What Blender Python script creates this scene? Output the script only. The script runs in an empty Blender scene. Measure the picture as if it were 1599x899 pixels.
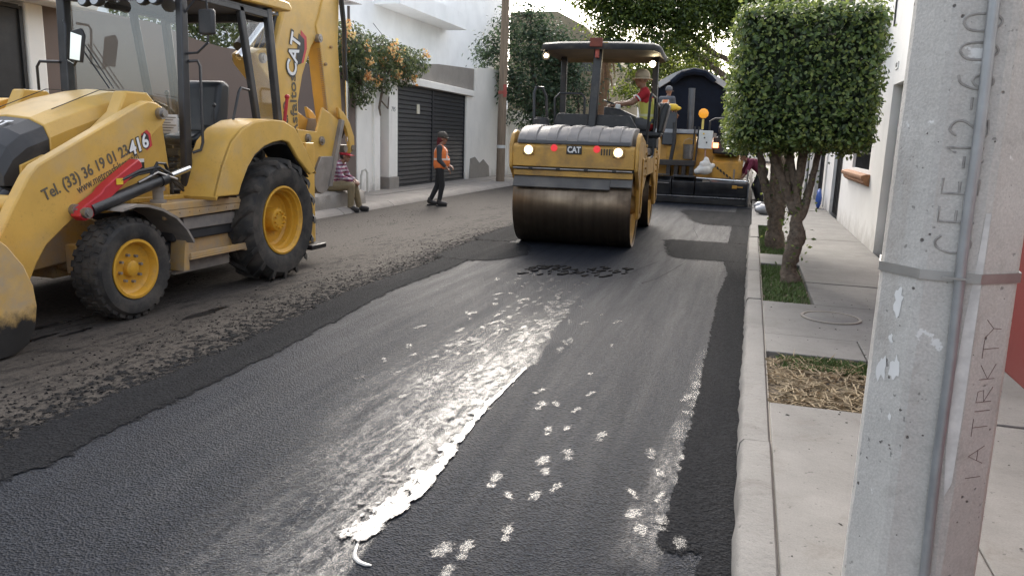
import bpy, bmesh, math, random
import numpy as np
from mathutils import Vector, Matrix, noise
R = math.radians
scene = bpy.context.scene
col = scene.collection
rnd = random.Random(7)

# ---------------------------------------------------------------- camera
# 27 mm equivalent phone lens held at eye height, looking a little left of the street axis (+Y) and down
cam_d = bpy.data.cameras.new('camera')
cam = bpy.data.objects.new('camera', cam_d); col.objects.link(cam)
cam_d.sensor_width = 36.0; cam_d.lens = 27.02; cam_d.clip_start = .05; cam_d.clip_end = 900
right = Vector((0.9550735, 0.29470304, 0.03138037))
up = Vector((-0.08644331, 0.17572598, 0.98063649))
back = Vector((0.28348221, -0.93929255, 0.19330633))
mw = Matrix((right, up, back)).transposed().to_4x4()
mw.translation = Vector((0, 0, 1.6))
cam.matrix_world = mw
scene.camera = cam

# ---------------------------------------------------------------- sky, sun, exposure
SUN_AZ, SUN_EL = R(-14), R(33)           # azimuth from +Y towards +X: ahead over the end of the street, behind thin cloud
world = bpy.data.worlds.new('World'); scene.world = world; world.use_nodes = True
wn = world.node_tree; wn.nodes.clear()
sky = wn.nodes.new('ShaderNodeTexSky'); sky.sky_type = 'NISHITA'; sky.sun_disc = False
sky.sun_elevation = SUN_EL; sky.sun_rotation = SUN_AZ
sky.air_density = 1.0; sky.dust_density = 4.0; sky.ozone_density = 1.0; sky.altitude = 0
bg = wn.nodes.new('ShaderNodeBackground'); bg.inputs['Strength'].default_value = .15
wo = wn.nodes.new('ShaderNodeOutputWorld')
hs_ = wn.nodes.new('ShaderNodeHueSaturation'); hs_.inputs['Saturation'].default_value = .50     # thin white cloud veil
wm = wn.nodes.new('ShaderNodeMix'); wm.data_type = 'RGBA'; wm.blend_type = 'MULTIPLY'; wm.inputs[0].default_value = 1; wm.inputs[7].default_value = (1.0, .99, .965, 1)
wn.links.new(sky.outputs[0], hs_.inputs['Color']); wn.links.new(hs_.outputs[0], wm.inputs[6]); wn.links.new(wm.outputs[2], bg.inputs[0]); wn.links.new(bg.outputs[0], wo.inputs[0])
sd = bpy.data.lights.new('sun', 'SUN'); sd.energy = .5; sd.angle = R(30); sd.color = (1, .965, .91)
sun = bpy.data.objects.new('sun', sd); col.objects.link(sun)
to_sun = Vector((math.sin(SUN_AZ)*math.cos(SUN_EL), math.cos(SUN_AZ)*math.cos(SUN_EL), math.sin(SUN_EL)))
sun.rotation_euler = to_sun.to_track_quat('Z', 'Y').to_euler()
sun.location = to_sun*60
vs = scene.view_settings
vs.view_transform = 'Standard'; vs.look = 'None'; vs.gamma = 1; vs.use_curve_mapping = False
vs.exposure = 1.74
scene.cycles.max_bounces = 8; scene.cycles.transparent_max_bounces = 12
scene.cycles.use_denoising = True

# ---------------------------------------------------------------- materials
MATS = {}
def nodes_of(m):
    nt = m.node_tree
    b = nt.nodes.get('Principled BSDF')
    return nt, b
def N(nt, typ, **kw):
    n = nt.nodes.new(typ)
    for k, v in kw.items():
        if k in ('inp',):
            for i, x in v.items(): n.inputs[i].default_value = x
        else: setattr(n, k, v)
    return n
def ramp(nt, fac, stops):
    r = nt.nodes.new('ShaderNodeValToRGB')
    e = r.color_ramp.elements
    while len(e) < len(stops): e.new(.5)
    for i, (p, c) in enumerate(stops):
        e[i].position = p
        e[i].color = (c, c, c, 1) if not hasattr(c, '__len__') else (*c, 1)
    nt.links.new(fac, r.inputs[0]); return r
def mixc(nt, fac, a, b, blend='MIX'):
    m = nt.nodes.new('ShaderNodeMix'); m.data_type = 'RGBA'; m.blend_type = blend
    if hasattr(fac, 'links'): nt.links.new(fac, m.inputs[0])
    else: m.inputs[0].default_value = fac
    for s, x in ((6, a), (7, b)):
        if hasattr(x, 'links'): nt.links.new(x, m.inputs[s])
        else: m.inputs[s].default_value = (*x, 1)
    return m.outputs[2]
def noise_tex(nt, co, scale, detail=4, rough=.55, dist=0):
    n = N(nt, 'ShaderNodeTexNoise', inp={'Scale': scale, 'Detail': detail, 'Roughness': rough, 'Distortion': dist})
    nt.links.new(co, n.inputs['Vector']); return n
def coords(nt, scale=(1, 1, 1), rot=(0, 0, 0), which='Object'):
    t = nt.nodes.new('ShaderNodeTexCoord')
    m = nt.nodes.new('ShaderNodeMapping'); m.inputs['Scale'].default_value = scale; m.inputs['Rotation'].default_value = rot
    nt.links.new(t.outputs[which], m.inputs[0]); return m.outputs[0]
def world_co(nt, scale=(1, 1, 1)):
    g = nt.nodes.new('ShaderNodeNewGeometry')
    m = nt.nodes.new('ShaderNodeMapping'); m.inputs['Scale'].default_value = scale
    nt.links.new(g.outputs['Position'], m.inputs[0]); return m.outputs[0]
def bump(nt, b, height, strength=.3, dist=.01, prev=None):
    bp = nt.nodes.new('ShaderNodeBump'); bp.inputs['Strength'].default_value = strength; bp.inputs['Distance'].default_value = dist
    nt.links.new(height, bp.inputs['Height'])
    if prev is not None: nt.links.new(prev, bp.inputs['Normal'])
    nt.links.new(bp.outputs[0], b.inputs['Normal']); return bp.outputs[0]
def M(name, c, rough=.6, metal=0., var=.18, scale=6, bmp=0., bscale=80, bdist=.004, dirt=None, damt=.5, dscale=3, coat=0, spec=.5, grime=0., emit=None, estr=0, streak=None):
    """plain procedural surface: colour variation, optional dirt in patches, fine relief"""
    if name in MATS: return MATS[name]
    m = bpy.data.materials.new(name); m.use_nodes = True; MATS[name] = m
    nt, b = nodes_of(m)
    co = coords(nt, streak or (1, 1, 1))
    n1 = noise_tex(nt, co, scale, 6)
    lo = tuple(x*(1-var) for x in c); hi = tuple(min(1, x*(1+var)) for x in c)
    r = ramp(nt, n1.outputs[0], [(.3, lo), (.7, hi)])
    out = r.outputs[0]
    rg = rough
    if dirt:
        n2 = noise_tex(nt, coords(nt), dscale, 8, .65)
        f = ramp(nt, n2.outputs[0], [(.62-.35*damt, 0.), (.85-.25*damt, min(1, .3+damt))])
        out = mixc(nt, f.outputs[0], out, dirt)
        rr = ramp(nt, f.outputs[0], [(0, rough), (1, min(1, rough+.35))])
        nt.links.new(rr.outputs[0], b.inputs['Roughness'])
    else:
        rr = ramp(nt, n1.outputs[0], [(.25, max(0, rough-.08)), (.75, min(1, rough+.08))])
        nt.links.new(rr.outputs[0], b.inputs['Roughness'])
    if grime:                                        # small specks, chips and scuffs
        n4 = noise_tex(nt, coords(nt), 46, 8, .75); n5 = noise_tex(nt, coords(nt), 2.2, 4, .6)
        s1 = ramp(nt, n4.outputs[0], [(.56, 0), (.66, 1)]); s2 = ramp(nt, n5.outputs[0], [(.42, .1), (.7, 1)])
        q = N(nt, 'ShaderNodeMath', operation='MULTIPLY'); nt.links.new(s1.outputs[0], q.inputs[0]); nt.links.new(s2.outputs[0], q.inputs[1])
        q2 = N(nt, 'ShaderNodeMath', operation='MULTIPLY', inp={1: grime}); nt.links.new(q.outputs[0], q2.inputs[0])
        out = mixc(nt, q2.outputs[0], out, (.09, .065, .04))
    nt.links.new(out, b.inputs['Base Color'])
    b.inputs['Metallic'].default_value = metal
    b.inputs['Specular IOR Level'].default_value = spec
    if coat: b.inputs['Coat Weight'].default_value = coat; b.inputs['Coat Roughness'].default_value = .15
    if emit: b.inputs['Emission Color'].default_value = (*emit, 1); b.inputs['Emission Strength'].default_value = estr
    if bmp:
        n3 = noise_tex(nt, coords(nt), bscale, 5, .6)
        bump(nt, b, n3.outputs[0], bmp, bdist)
    return m

# ---------------------------------------------------------------- mesh building
class MB:
    """collects shapes; build() links them as ONE mesh object.  off: subtracted from every vertex (world -> thing space)"""
    def __init__(s, off=(0, 0, 0)): s.v = []; s.f = []; s.off = Vector(off)
    def add(s, vs_, fs):
        k = len(s.v); s.v += [tuple(Vector(p)-s.off) for p in vs_]; s.f += [tuple(i+k for i in f) for f in fs]; return s
    def box(s, x0, x1, y0, y1, z0, z1):
        return s.add([(x0,y0,z0),(x1,y0,z0),(x1,y1,z0),(x0,y1,z0),(x0,y0,z1),(x1,y0,z1),(x1,y1,z1),(x0,y1,z1)],
                     [(0,3,2,1),(4,5,6,7),(0,1,5,4),(1,2,6,5),(2,3,7,6),(3,0,4,7)])
    def bar(s, p0, p1, w, h, upv=(0, 0, 1)):
        """rectangular bar from p0 to p1"""
        p0, p1 = Vector(p0), Vector(p1); d = (p1-p0).normalized(); u = Vector(upv)
        a = d.cross(u)
        if a.length < 1e-4: a = d.cross(Vector((0, 1, 0)))
        a.normalize(); c = a.cross(d).normalized()
        vs_ = [p+a*(i*w/2)+c*(j*h/2) for p in (p0, p1) for i, j in ((-1,-1),(1,-1),(1,1),(-1,1))]
        return s.add(vs_, [(3,2,1,0),(4,5,6,7),(0,1,5,4),(1,2,6,5),(2,3,7,6),(3,0,4,7)])
    def prism(s, poly, axis, a0, a1):
        """polygon extruded along an axis: 'x' takes (y,z), 'y' takes (x,z), 'z' takes (x,y)"""
        def P(p, a): return {'x': (a, p[0], p[1]), 'y': (p[0], a, p[1]), 'z': (p[0], p[1], a)}[axis]
        n = len(poly)
        return s.add([P(p, a0) for p in poly]+[P(p, a1) for p in poly],
                     [tuple(range(n)), tuple(range(2*n-1, n-1, -1))]+[(i, i+n, (i+1) % n+n, (i+1) % n) for i in range(n)])
    def band(s, outer, inner, axis, a0, a1):
        """strip between two open polylines with as many points, extruded along an axis"""
        def P(p, a): return {'x': (a, p[0], p[1]), 'y': (p[0], a, p[1]), 'z': (p[0], p[1], a)}[axis]
        n = len(outer); vs_ = []
        for a in (a0, a1):
            vs_ += [P(p, a) for p in outer]+[P(p, a) for p in inner]
        fs = []
        for i in range(n-1):
            fs += [(i, i+1, n+i+1, n+i), (2*n+i, 3*n+i, 3*n+i+1, 2*n+i+1), (i, 2*n+i, 2*n+i+1, i+1), (n+i, n+i+1, 3*n+i+1, 3*n+i)]
        fs += [(0, n, 3*n, 2*n), (n-1, 3*n-1, 4*n-1, 2*n-1)]
        return s.add(vs_, fs)
    def cyl(s, p0, p1, r0, r1=None, n=16, caps=True):
        r1 = r0 if r1 is None else r1
        p0, p1 = Vector(p0), Vector(p1); d = (p1-p0).normalized()
        a = d.orthogonal().normalized(); c = d.cross(a)
        vs_ = []
        for p, r in ((p0, r0), (p1, r1)):
            vs_ += [p+(a*math.cos(t)+c*math.sin(t))*r for t in [2*math.pi*i/n for i in range(n)]]
        fs = [(i, (i+1) % n, n+(i+1) % n, n+i) for i in range(n)]
        if caps: fs += [tuple(range(n-1, -1, -1)), tuple(range(n, 2*n))]
        return s.add(vs_, fs)
    def tube(s, pts, r, n=8, closed=False, jit=0, rg=None):
        """round tube along a polyline; r number or list"""
        pts = [Vector(p) for p in pts]; m = len(pts)
        rs = r if hasattr(r, '__len__') else [r]*m
        vs_ = []; a = None
        for i, p in enumerate(pts):
            if closed: d = pts[(i+1) % m]-pts[i-1]
            else: d = pts[min(i+1, m-1)]-pts[max(i-1, 0)]
            d.normalize()
            if a is None: a = d.orthogonal().normalized()
            else:
                a = a-d*a.dot(d)
                a = a.normalized() if a.length > 1e-5 else d.orthogonal().normalized()
            c = d.cross(a)
            for k in range(n):
                t = 2*math.pi*k/n; rr = rs[i]*(1+(jit*(rg or rnd).uniform(-1, 1) if jit else 0))
                vs_.append(p+(a*math.cos(t)+c*math.sin(t))*rr)
        fs = []
        for i in range(m if closed else m-1):
            j = (i+1) % m
            fs += [(i*n+k, i*n+(k+1) % n, j*n+(k+1) % n, j*n+k) for k in range(n)]
        if not closed: fs += [tuple(range(n-1, -1, -1)), tuple(range((m-1)*n, m*n))]
        return s.add(vs_, fs)
    def lathe(s, prof, o, axis=(1, 0, 0), n=32, closed=True):
        """profile of (radius, height along axis)"""
        o = Vector(o); d = Vector(axis).normalized(); a = d.orthogonal().normalized(); c = d.cross(a); m = len(prof)
        vs_ = []
        for r, h in prof:
            vs_ += [o+d*h+(a*math.cos(t)+c*math.sin(t))*r for t in [2*math.pi*i/n for i in range(n)]]
        fs = []
        for i in range(m if closed else m-1):
            j = (i+1) % m
            fs += [(i*n+k, i*n+(k+1) % n, j*n+(k+1) % n, j*n+k) for k in range(n)]
        return s.add(vs_, fs)
    def ball(s, c, r, n=10, m=7):
        rx = r if hasattr(r, '__len__') else (r, r, r); c = Vector(c)
        vs_ = [c+Vector((0, 0, -rx[2]))]
        for j in range(1, m):
            t = math.pi*j/m
            vs_ += [c+Vector((rx[0]*math.sin(t)*math.cos(2*math.pi*k/n), rx[1]*math.sin(t)*math.sin(2*math.pi*k/n), -rx[2]*math.cos(t))) for k in range(n)]
        vs_.append(c+Vector((0, 0, rx[2])))
        fs = [(0, 1+(k+1) % n, 1+k) for k in range(n)]
        for j in range(m-2):
            fs += [(1+j*n+k, 1+j*n+(k+1) % n, 1+(j+1)*n+(k+1) % n, 1+(j+1)*n+k) for k in range(n)]
        e = len(vs_)-1; b0 = 1+(m-2)*n
        fs += [(e, b0+k, b0+(k+1) % n) for k in range(n)]
        return s.add(vs_, fs)
    def cap(s, p0, p1, r0, r1=None, n=10):
        """tapered capsule"""
        r1 = r0 if r1 is None else r1
        s.cyl(p0, p1, r0, r1, n); s.ball(p0, r0, n, 7); s.ball(p1, r1, n, 7); return s
    def build(s, name, mat, parent=None, bevel=0, smooth=True, angle=38, seg=2):
        me = bpy.data.meshes.new(name); me.from_pydata(s.v, [], s.f)
        bm = bmesh.new(); bm.from_mesh(me)
        bmesh.ops.recalc_face_normals(bm, faces=bm.faces)
        bm.to_mesh(me); bm.free()
        if smooth:
            me.shade_smooth(); me.set_sharp_from_angle(angle=R(angle))
        if mat: me.materials.append(mat)
        o = bpy.data.objects.new(name, me); col.objects.link(o)
        if parent is not None: o.parent = parent
        if bevel:
            b = o.modifiers.new('bevel', 'BEVEL'); b.width = bevel; b.segments = seg; b.limit_method = 'ANGLE'; b.angle_limit = R(40)
            b.harden_normals = False
        return o
def tag(o, label=None, cat=None, group=None, kind=None):
    if label: o['label'] = label
    if cat: o['category'] = cat
    if group: o['group'] = group
    if kind: o['kind'] = kind
    return o
def empty(name, loc=(0, 0, 0), rz=0, parent=None):
    o = bpy.data.objects.new(name, None); col.objects.link(o)
    o.location = loc; o.rotation_euler = (0, 0, rz); o.empty_display_size = .2
    if parent is not None: o.parent = parent
    return o
def copy_tree(o, parent=None):
    c = o.copy(); col.objects.link(c)
    if parent is not None: c.parent = parent
    for ch in list(o.children): copy_tree(ch, c)
    return c
def lettering(body, size, mat, parent, origin, xdir, updir, name='lettering', depth=.001, off=(0, 0, 0), bold=0., shear=0, width=None):
    c = bpy.data.curves.new(name, 'FONT'); c.body = body; c.size = size; c.extrude = depth; c.offset = bold; c.shear = shear
    c.materials.append(mat); c.align_x = 'CENTER'; c.align_y = 'CENTER'; c.resolution_u = 3
    o = bpy.data.objects.new(name, c); col.objects.link(o)
    x = Vector(xdir).normalized(); u = Vector(updir); u = (u-x*u.dot(x)).normalized(); z = x.cross(u)
    mat4 = Matrix((x, u, z)).transposed().to_4x4(); mat4.translation = Vector(origin)-Vector(off)
    if width:
        bpy.context.view_layer.update()
        w = o.dimensions.x or 1
        c.space_character = 1; mat4 = mat4 @ Matrix.Diagonal((width/w, 1, 1, 1))
    bpy.context.view_layer.update()
    me = bpy.data.meshes.new_from_object(o.evaluated_get(bpy.context.evaluated_depsgraph_get())); bpy.data.objects.remove(o)
    o = bpy.data.objects.new(name, me); col.objects.link(o)
    if parent is not None: o.parent = parent
    o.matrix_local = mat4
    return o
def remeshed(mb, name, mat, parent, voxel=.012, it=4):
    """union of capsules and ellipsoids as one continuous skin"""
    o = mb.build(name, mat, parent, smooth=True, angle=180)
    r = o.modifiers.new('remesh', 'REMESH'); r.mode = 'VOXEL'; r.voxel_size = voxel; r.use_smooth_shade = True
    s_ = o.modifiers.new('smooth', 'SMOOTH'); s_.factor = .5; s_.iterations = it
    return o
def sheet(name, pts, z, mat, parent=None, thick=0):
    """flat polygon on the ground (x,y list)"""
    mb = MB()
    if thick: mb.prism(pts, 'z', z-thick, z)
    else: mb.add([(x, y, z) for x, y in pts], [tuple(range(len(pts)))])
    return mb.build(name, mat, parent, smooth=False)
def fbm(x, y, z=0): return noise.fractal(Vector((x, y, z)), 1, 2, 4)
# ================================================================ SETTING: ground, road, kerbs, pavements
def asphalt_mat(name, lo, hi, rough, grain=95, bstr=.55, streaks=True, wetvar=.18, spec=.4):
    m = bpy.data.materials.new(name); m.use_nodes = True; nt, b = nodes_of(m)
    co = world_co(nt)
    v = N(nt, 'ShaderNodeTexVoronoi', inp={'Scale': grain, 'Randomness': 1}); nt.links.new(co, v.inputs['Vector'])
    n = noise_tex(nt, co, grain*1.7, 3, .6)
    big = noise_tex(nt, world_co(nt, (2.2, .35, 1)), 1.3, 6, .6)
    c1 = ramp(nt, v.outputs['Color'], [(.15, lo), (.85, hi)])
    c2 = mixc(nt, .5, c1.outputs[0], ramp(nt, n.outputs[0], [(.35, lo), (.75, hi)]).outputs[0])
    sh = ramp(nt, big.outputs[0], [(.3, (.82, .82, .84)), (.7, (1.16, 1.15, 1.13))])
    nt.links.new(mixc(nt, 1, c2, sh.outputs[0], 'MULTIPLY'), b.inputs['Base Color'])
    st = noise_tex(nt, world_co(nt, (5, .3, 1)), 1.6, 5, .65)
    rr = ramp(nt, st.outputs[0], [(.3, rough+wetvar), (.68, rough-wetvar)])
    nt.links.new(rr.outputs[0], b.inputs['Roughness'])
    b.inputs['Specular IOR Level'].default_value = spec
    v2 = N(nt, 'ShaderNodeTexVoronoi', inp={'Scale': grain*.42, 'Randomness': 1}); nt.links.new(co, v2.inputs['Vector'])
    mz = noise_tex(nt, co, 9, 5, .6); b0 = bump(nt, b, mz.outputs[0], .35, .012)
    b3 = bump(nt, b, v2.outputs['Distance'], bstr*.5, .008, b0)
    b1 = bump(nt, b, v.outputs['Distance'], bstr, .006, b3)
    bump(nt, b, n.outputs[0], bstr*.8, .004, b1)
    return m
fresh = asphalt_mat('fresh asphalt', (.0035, .0043, .0062), (.031, .0365, .049), .62, 100, .95, wetvar=.07, spec=.07)
loose = asphalt_mat('loose hot asphalt', (.005, .0054, .0065), (.022, .0235, .027), .85, 75, .9, wetvar=.05, spec=.04)

def crumble(m, lo=.38, hi=.52, amp=1.7, scale=14):
    """the layer breaks up into crumbs where its 'soft' attribute falls"""
    nt, b = nodes_of(m); at = N(nt, 'ShaderNodeAttribute', attribute_name='soft')
    n_ = noise_tex(nt, world_co(nt), scale, 10, .72)
    k = N(nt, 'ShaderNodeMath', operation='MULTIPLY_ADD', inp={1: amp, 2: -amp/2}); nt.links.new(n_.outputs[0], k.inputs[0])
    a = N(nt, 'ShaderNodeMath', operation='ADD'); nt.links.new(at.outputs['Fac'], a.inputs[0]); nt.links.new(k.outputs[0], a.inputs[1])
    r = ramp(nt, a.outputs[0], [(lo, 0), (hi, 1)]); nt.links.new(r.outputs[0], b.inputs['Alpha']); return m
crumble(loose)
def soft_sheet(name, xl, xr, y0, y1, z, mat, parent, softf, step=.06, nx=10):
    """thin sheet with a per-vertex 'soft' value; u runs 0..1 across, v 0..1 along"""
    ny = max(4, int((y1-y0)/step)); vs_, so = [], []
    for j in range(ny+1):
        v = j/ny; y = y0+(y1-y0)*v; a, c = xl(y), xr(y)
        for i in range(nx+1):
            u = i/nx; vs_.append((a+(c-a)*u, y, z)); so.append(softf(u, v, a+(c-a)*u, y))
    m_ = MB(); m_.v = vs_; w = nx+1
    m_.f = [(j*w+i, j*w+i+1, (j+1)*w+i+1, (j+1)*w+i) for j in range(ny) for i in range(nx)]
    o = m_.build(name, mat, parent, smooth=False)
    at = o.data.attributes.new('soft', 'FLOAT', 'POINT'); at.data.foreach_set('value', so); return o
def sst(a, b_, x):
    t = max(0., min(1., (x-a)/(b_-a))); return t*t*(3-2*t)
def old_road_mat():
    m = bpy.data.materials.new('milled old road'); m.use_nodes = True; nt, b = nodes_of(m)
    co = world_co(nt); st = world_co(nt, (1.6, .55, 1))
    a = noise_tex(nt, st, 1.5, 10, .68); f = noise_tex(nt, co, 26, 8, .7); g = noise_tex(nt, st, 6, 10, .75, .6)
    dust = ramp(nt, f.outputs[0], [(.3, (.034, .030, .027)), (.7, (.092, .080, .070))])
    clump = ramp(nt, g.outputs[0], [(.49, 0), (.62, .9)])
    # more crumbs towards the new mat's edge
    sep = nt.nodes.new('ShaderNodeSeparateXYZ'); nt.links.new(co, sep.inputs[0])
    mr = N(nt, 'ShaderNodeMapRange', inp={1: -6.2, 2: -3.6, 3: -.10, 4: .16}); nt.links.new(sep.outputs[0], mr.inputs[0])
    ad = N(nt, 'ShaderNodeMath', operation='ADD'); nt.links.new(a.outputs[0], ad.inputs[0]); nt.links.new(mr.outputs[0], ad.inputs[1])
    zone = ramp(nt, ad.outputs[0], [(.46, 0.06), (.62, 1)])
    k = N(nt, 'ShaderNodeMath', operation='MULTIPLY'); nt.links.new(clump.outputs[0], k.inputs[0]); nt.links.new(zone.outputs[0], k.inputs[1])
    fine = ramp(nt, f.outputs[0], [(.56, 0), (.63, .7)])
    kk = N(nt, 'ShaderNodeMath', operation='MAXIMUM'); k2 = N(nt, 'ShaderNodeMath', operation='MULTIPLY')
    nt.links.new(fine.outputs[0], k2.inputs[0]); nt.links.new(zone.outputs[0], k2.inputs[1])
    nt.links.new(k.outputs[0], kk.inputs[0]); nt.links.new(k2.outputs[0], kk.inputs[1])
    nt.links.new(mixc(nt, kk.outputs[0], dust.outputs[0], (.016, .0155, .0155)), b.inputs['Base Color'])
    b.inputs['Roughness'].default_value = .85; b.inputs['Specular IOR Level'].default_value = .12
    b1 = bump(nt, b, kk.outputs[0], .5, .012); bump(nt, b, f.outputs[0], .6, .012, b1)
    return m
def concrete_mat(name, c, joints=None, var=.12, stain=(.16, .14, .12), samt=.4, bs=.25, scale=2.2, rough=.85):
    m = bpy.data.materials.new(name); m.use_nodes = True; nt, b = nodes_of(m)
    co = world_co(nt)
    a = noise_tex(nt, co, scale, 8, .62); f = noise_tex(nt, co, 140, 3, .6); s_ = noise_tex(nt, co, scale*2.3, 9, .72, .5)
    p = noise_tex(nt, co, 34, 2, .5)
    base = ramp(nt, a.outputs[0], [(.3, tuple(x*(1-var) for x in c)), (.7, tuple(min(1, x*(1+var)) for x in c))])
    fine = ramp(nt, f.outputs[0], [(.3, .86), (.7, 1.1)])
    c1 = mixc(nt, 1, base.outputs[0], fine.outputs[0], 'MULTIPLY')
    st = ramp(nt, s_.outputs[0], [(.54, 0), (.72, samt)])
    c2 = mixc(nt, st.outputs[0], c1, stain)
    pit = ramp(nt, p.outputs[0], [(.27, .75), (.31, 0)])
    nt.links.new(mixc(nt, pit.outputs[0], c2, tuple(x*.35 for x in c)), b.inputs['Base Color'])
    b.inputs['Roughness'].default_value = rough
    b1 = bump(nt, b, f.outputs[0], bs, .003); bump(nt, b, p.outputs[0], bs, .006, b1)
    return m
side_conc = concrete_mat('pavement concrete', (.155, .149, .141), var=.22, samt=.6, stain=(.10, .088, .075))
kerb_conc = concrete_mat('kerb concrete', (.145, .139, .132), samt=.7, bs=.8, var=.2, stain=(.08, .07, .062))
left_conc = concrete_mat('dusty pavement concrete', (.235, .212, .188))
rough_conc = concrete_mat('rough grey cement', (.25, .225, .195), samt=.6, bs=.6)
old_mat = old_road_mat()

dirt_m = M('bare ground', (.11, .085, .06), .95, bmp=.5, bscale=30)
g_ = sheet('ground', [(-150, -60), (150, -60), (150, 260), (-150, 260)], -.08, dirt_m); tag(g_, kind='structure')
mb = MB()
ys = [-8, 0, 3, 6, 9, 12, 15, 20, 30, 60, 140]
mb.add([(x, y, 0) for y in ys for x in (-7.58, .1)], [(2*i, 2*i+1, 2*i+3, 2*i+2) for i in range(len(ys)-1)])
old = mb.build('old_road', old_mat, smooth=False); tag(old, kind='structure')

# fresh mat: 35 mm thick, ragged left edge
def edge_x(y):
    P_ = [(-6, -3.3), (2.6, -3.22), (4.5, -3.30), (7, -3.55), (8.6, -3.5), (10.2, -3.62), (12.3, -3.62), (30, -3.6)]
    for (y0, x0), (y1, x1) in zip(P_, P_[1:]):
        if y0 <= y <= y1: return x0+(x1-x0)*(y-y0)/(y1-y0)+.035*fbm(y*1.7, 3.1)+.015*fbm(y*9, 1.2)
    return -3.5
mb = MB(); yy = [-6+.08*i for i in range(int(26.6/.08))]; vv = []
for y in yy:
    e = edge_x(y); vv += [(e-.07-.02*fbm(y*13, 8), y, .003), (e, y, .033), (e+.7, y, .036), (-1.6, y, .037), (.09, y, .036)]
mb.add(vv, [(5*i+k, 5*i+k+1, 5*i+k+6, 5*i+k+5) for i in range(len(yy)-1) for k in range(4)])
road = mb.build('road', fresh, angle=60); tag(road, kind='structure')

def lin(*pts):
    def f(y):
        if y <= pts[0][0]: return pts[0][1]
        for (y0, x0), (y1, x1) in zip(pts, pts[1:]):
            if y0 <= y <= y1: return x0+(x1-x0)*(y-y0)/(y1-y0)
        return pts[-1][1]
    return f
LS, RS = lambda u, v, x, y: sst(0, .45, u), lambda u, v, x, y: sst(0, .45, 1-u)
def both(e0=.35, e1=.35, ends=.12): return lambda u, v, x, y: min(sst(0, e0, u), sst(0, e1, 1-u))*min(1, v/ends if ends else 1)*min(1, (1-v)/ends if ends else 1)
soft_sheet('asphalt_strip', lin((2.6, -.30), (3.3, -.26), (4.5, -.24), (8.3, -.26), (9.6, -.2), (10.6, -.3)), lambda y: .09, 2.7, 20.0, .041, loose, road, lambda u, v, x, y: sst(0, .3, u)*sst(2.7, 2.95, y))
soft_sheet('asphalt_strip', lambda y: -.10, lambda y: .09, -2, 2.9, .0415, loose, road, LS)
soft_sheet('asphalt_strip', lambda y: edge_x(y)-.30, lambda y: edge_x(y)+.30, -4, 9.5, .040, loose, road, both(.4, .4, 0))
soft_sheet('asphalt_strip', lambda y: edge_x(y)-.5, lin((8.9, -3.0), (9.9, -2.62), (10.3, -2.7), (11.2, -3.0)), 8.9, 11.2, .0405, loose, road, both(.3, .25, .2))
soft_sheet('asphalt_strip', lin((10.3, -1.05), (12.9, -1.45)), lambda y: .09, 10.3, 12.9, .0412, loose, road, lambda u, v, x, y: sst(0, .22, u)*sst(0, .25, v)*sst(0, .2, 1-v))
soft_sheet('asphalt_strip', lin((14.8, -1.2), (18.8, -2.2)), lambda y: .09, 14.8, 18.9, .0413, loose, road, lambda u, v, x, y: sst(.1, .5, u)*sst(0, .3, v)*sst(0, .2, 1-v))
soft_sheet('asphalt_strip', lambda y: edge_x(y)-.6, lambda y: -3.2, 10.6, 20.2, .0402, loose, road, both(.4, .3, .08))
soft_sheet('asphalt_strip', lambda y: edge_x(y)-1.3, lambda y: edge_x(y)+.02, 1.0, 13.0, .0045, loose, old, lambda u, v, x, y: .16+.36*u, nx=12)
# crumbs of asphalt scattered on the old road and along the edge: uncountable
def crumbs(name, n, gen, smin, smax, mat, zf, parent=None):
    vs_, fs = [], []
    rg = random.Random(len(name)*n)
    for i in range(n):
        x, y = gen(rg); s_ = smin+(smax-smin)*rg.random()**3; z = zf(x, y); k = len(vs_); a = rg.uniform(0, 6.28)
        ca, sa = math.cos(a), math.sin(a); l = rg.uniform(1, 1.9); h = rg.uniform(.35, .75)
        for px, py, pz in ((-1*l, -.6, 0), (.8*l, -.8, 0), (1*l, .7, 0), (-.7*l, .9, 0), (-.4*l, -.3, h), (.5*l, -.2, h*.9), (.1, .45, h)):
            vs_.append((x+(px*ca-py*sa)*s_, y+(px*sa+py*ca)*s_, z+pz*s_*1.3))
        fs += [(k, k+1, k+5, k+4), (k+1, k+2, k+5), (k+2, k+6, k+5), (k+2, k+3, k+6), (k+3, k+4, k+6), (k+3, k, k+4), (k+4, k+5, k+6)]
    m_ = MB(); m_.v = vs_; m_.f = fs
    o = m_.build(name, mat, parent, smooth=False); tag(o, kind='stuff'); return o
tar_m = M('asphalt crumbs', (.016, .0155, .0155), .9, var=.5, scale=30, spec=.06)
def gen_edge(rg):
    y = rg.uniform(0.5, 1)**1 if False else .8+12*rg.random()**1.4
    return edge_x(y)-.05-abs(rg.gauss(0, .38)), y
def gen_field(rg):
    for _ in range(30):
        x = -3.7-3.6*rg.random()**1.5; y = 1.5+16*rg.random()
        if fbm(x*1.3, y*.5, 4) > -.05+.12*rg.random(): return x, y
    return x, y
cr = crumbs('asphalt_crumbs', 12000, gen_edge, .0018, .009, tar_m, lambda x, y: .002)
tag(cr, 'black asphalt crumbs scattered over the old road beside the fresh mat', 'crumbs')
cr2 = crumbs('loose_asphalt_crumbs', 5000, gen_field, .0015, .0065, tar_m, lambda x, y: .002)
tag(cr2, 'dark crumbs strewn on the dusty milled road around the loader', 'crumbs')
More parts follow.
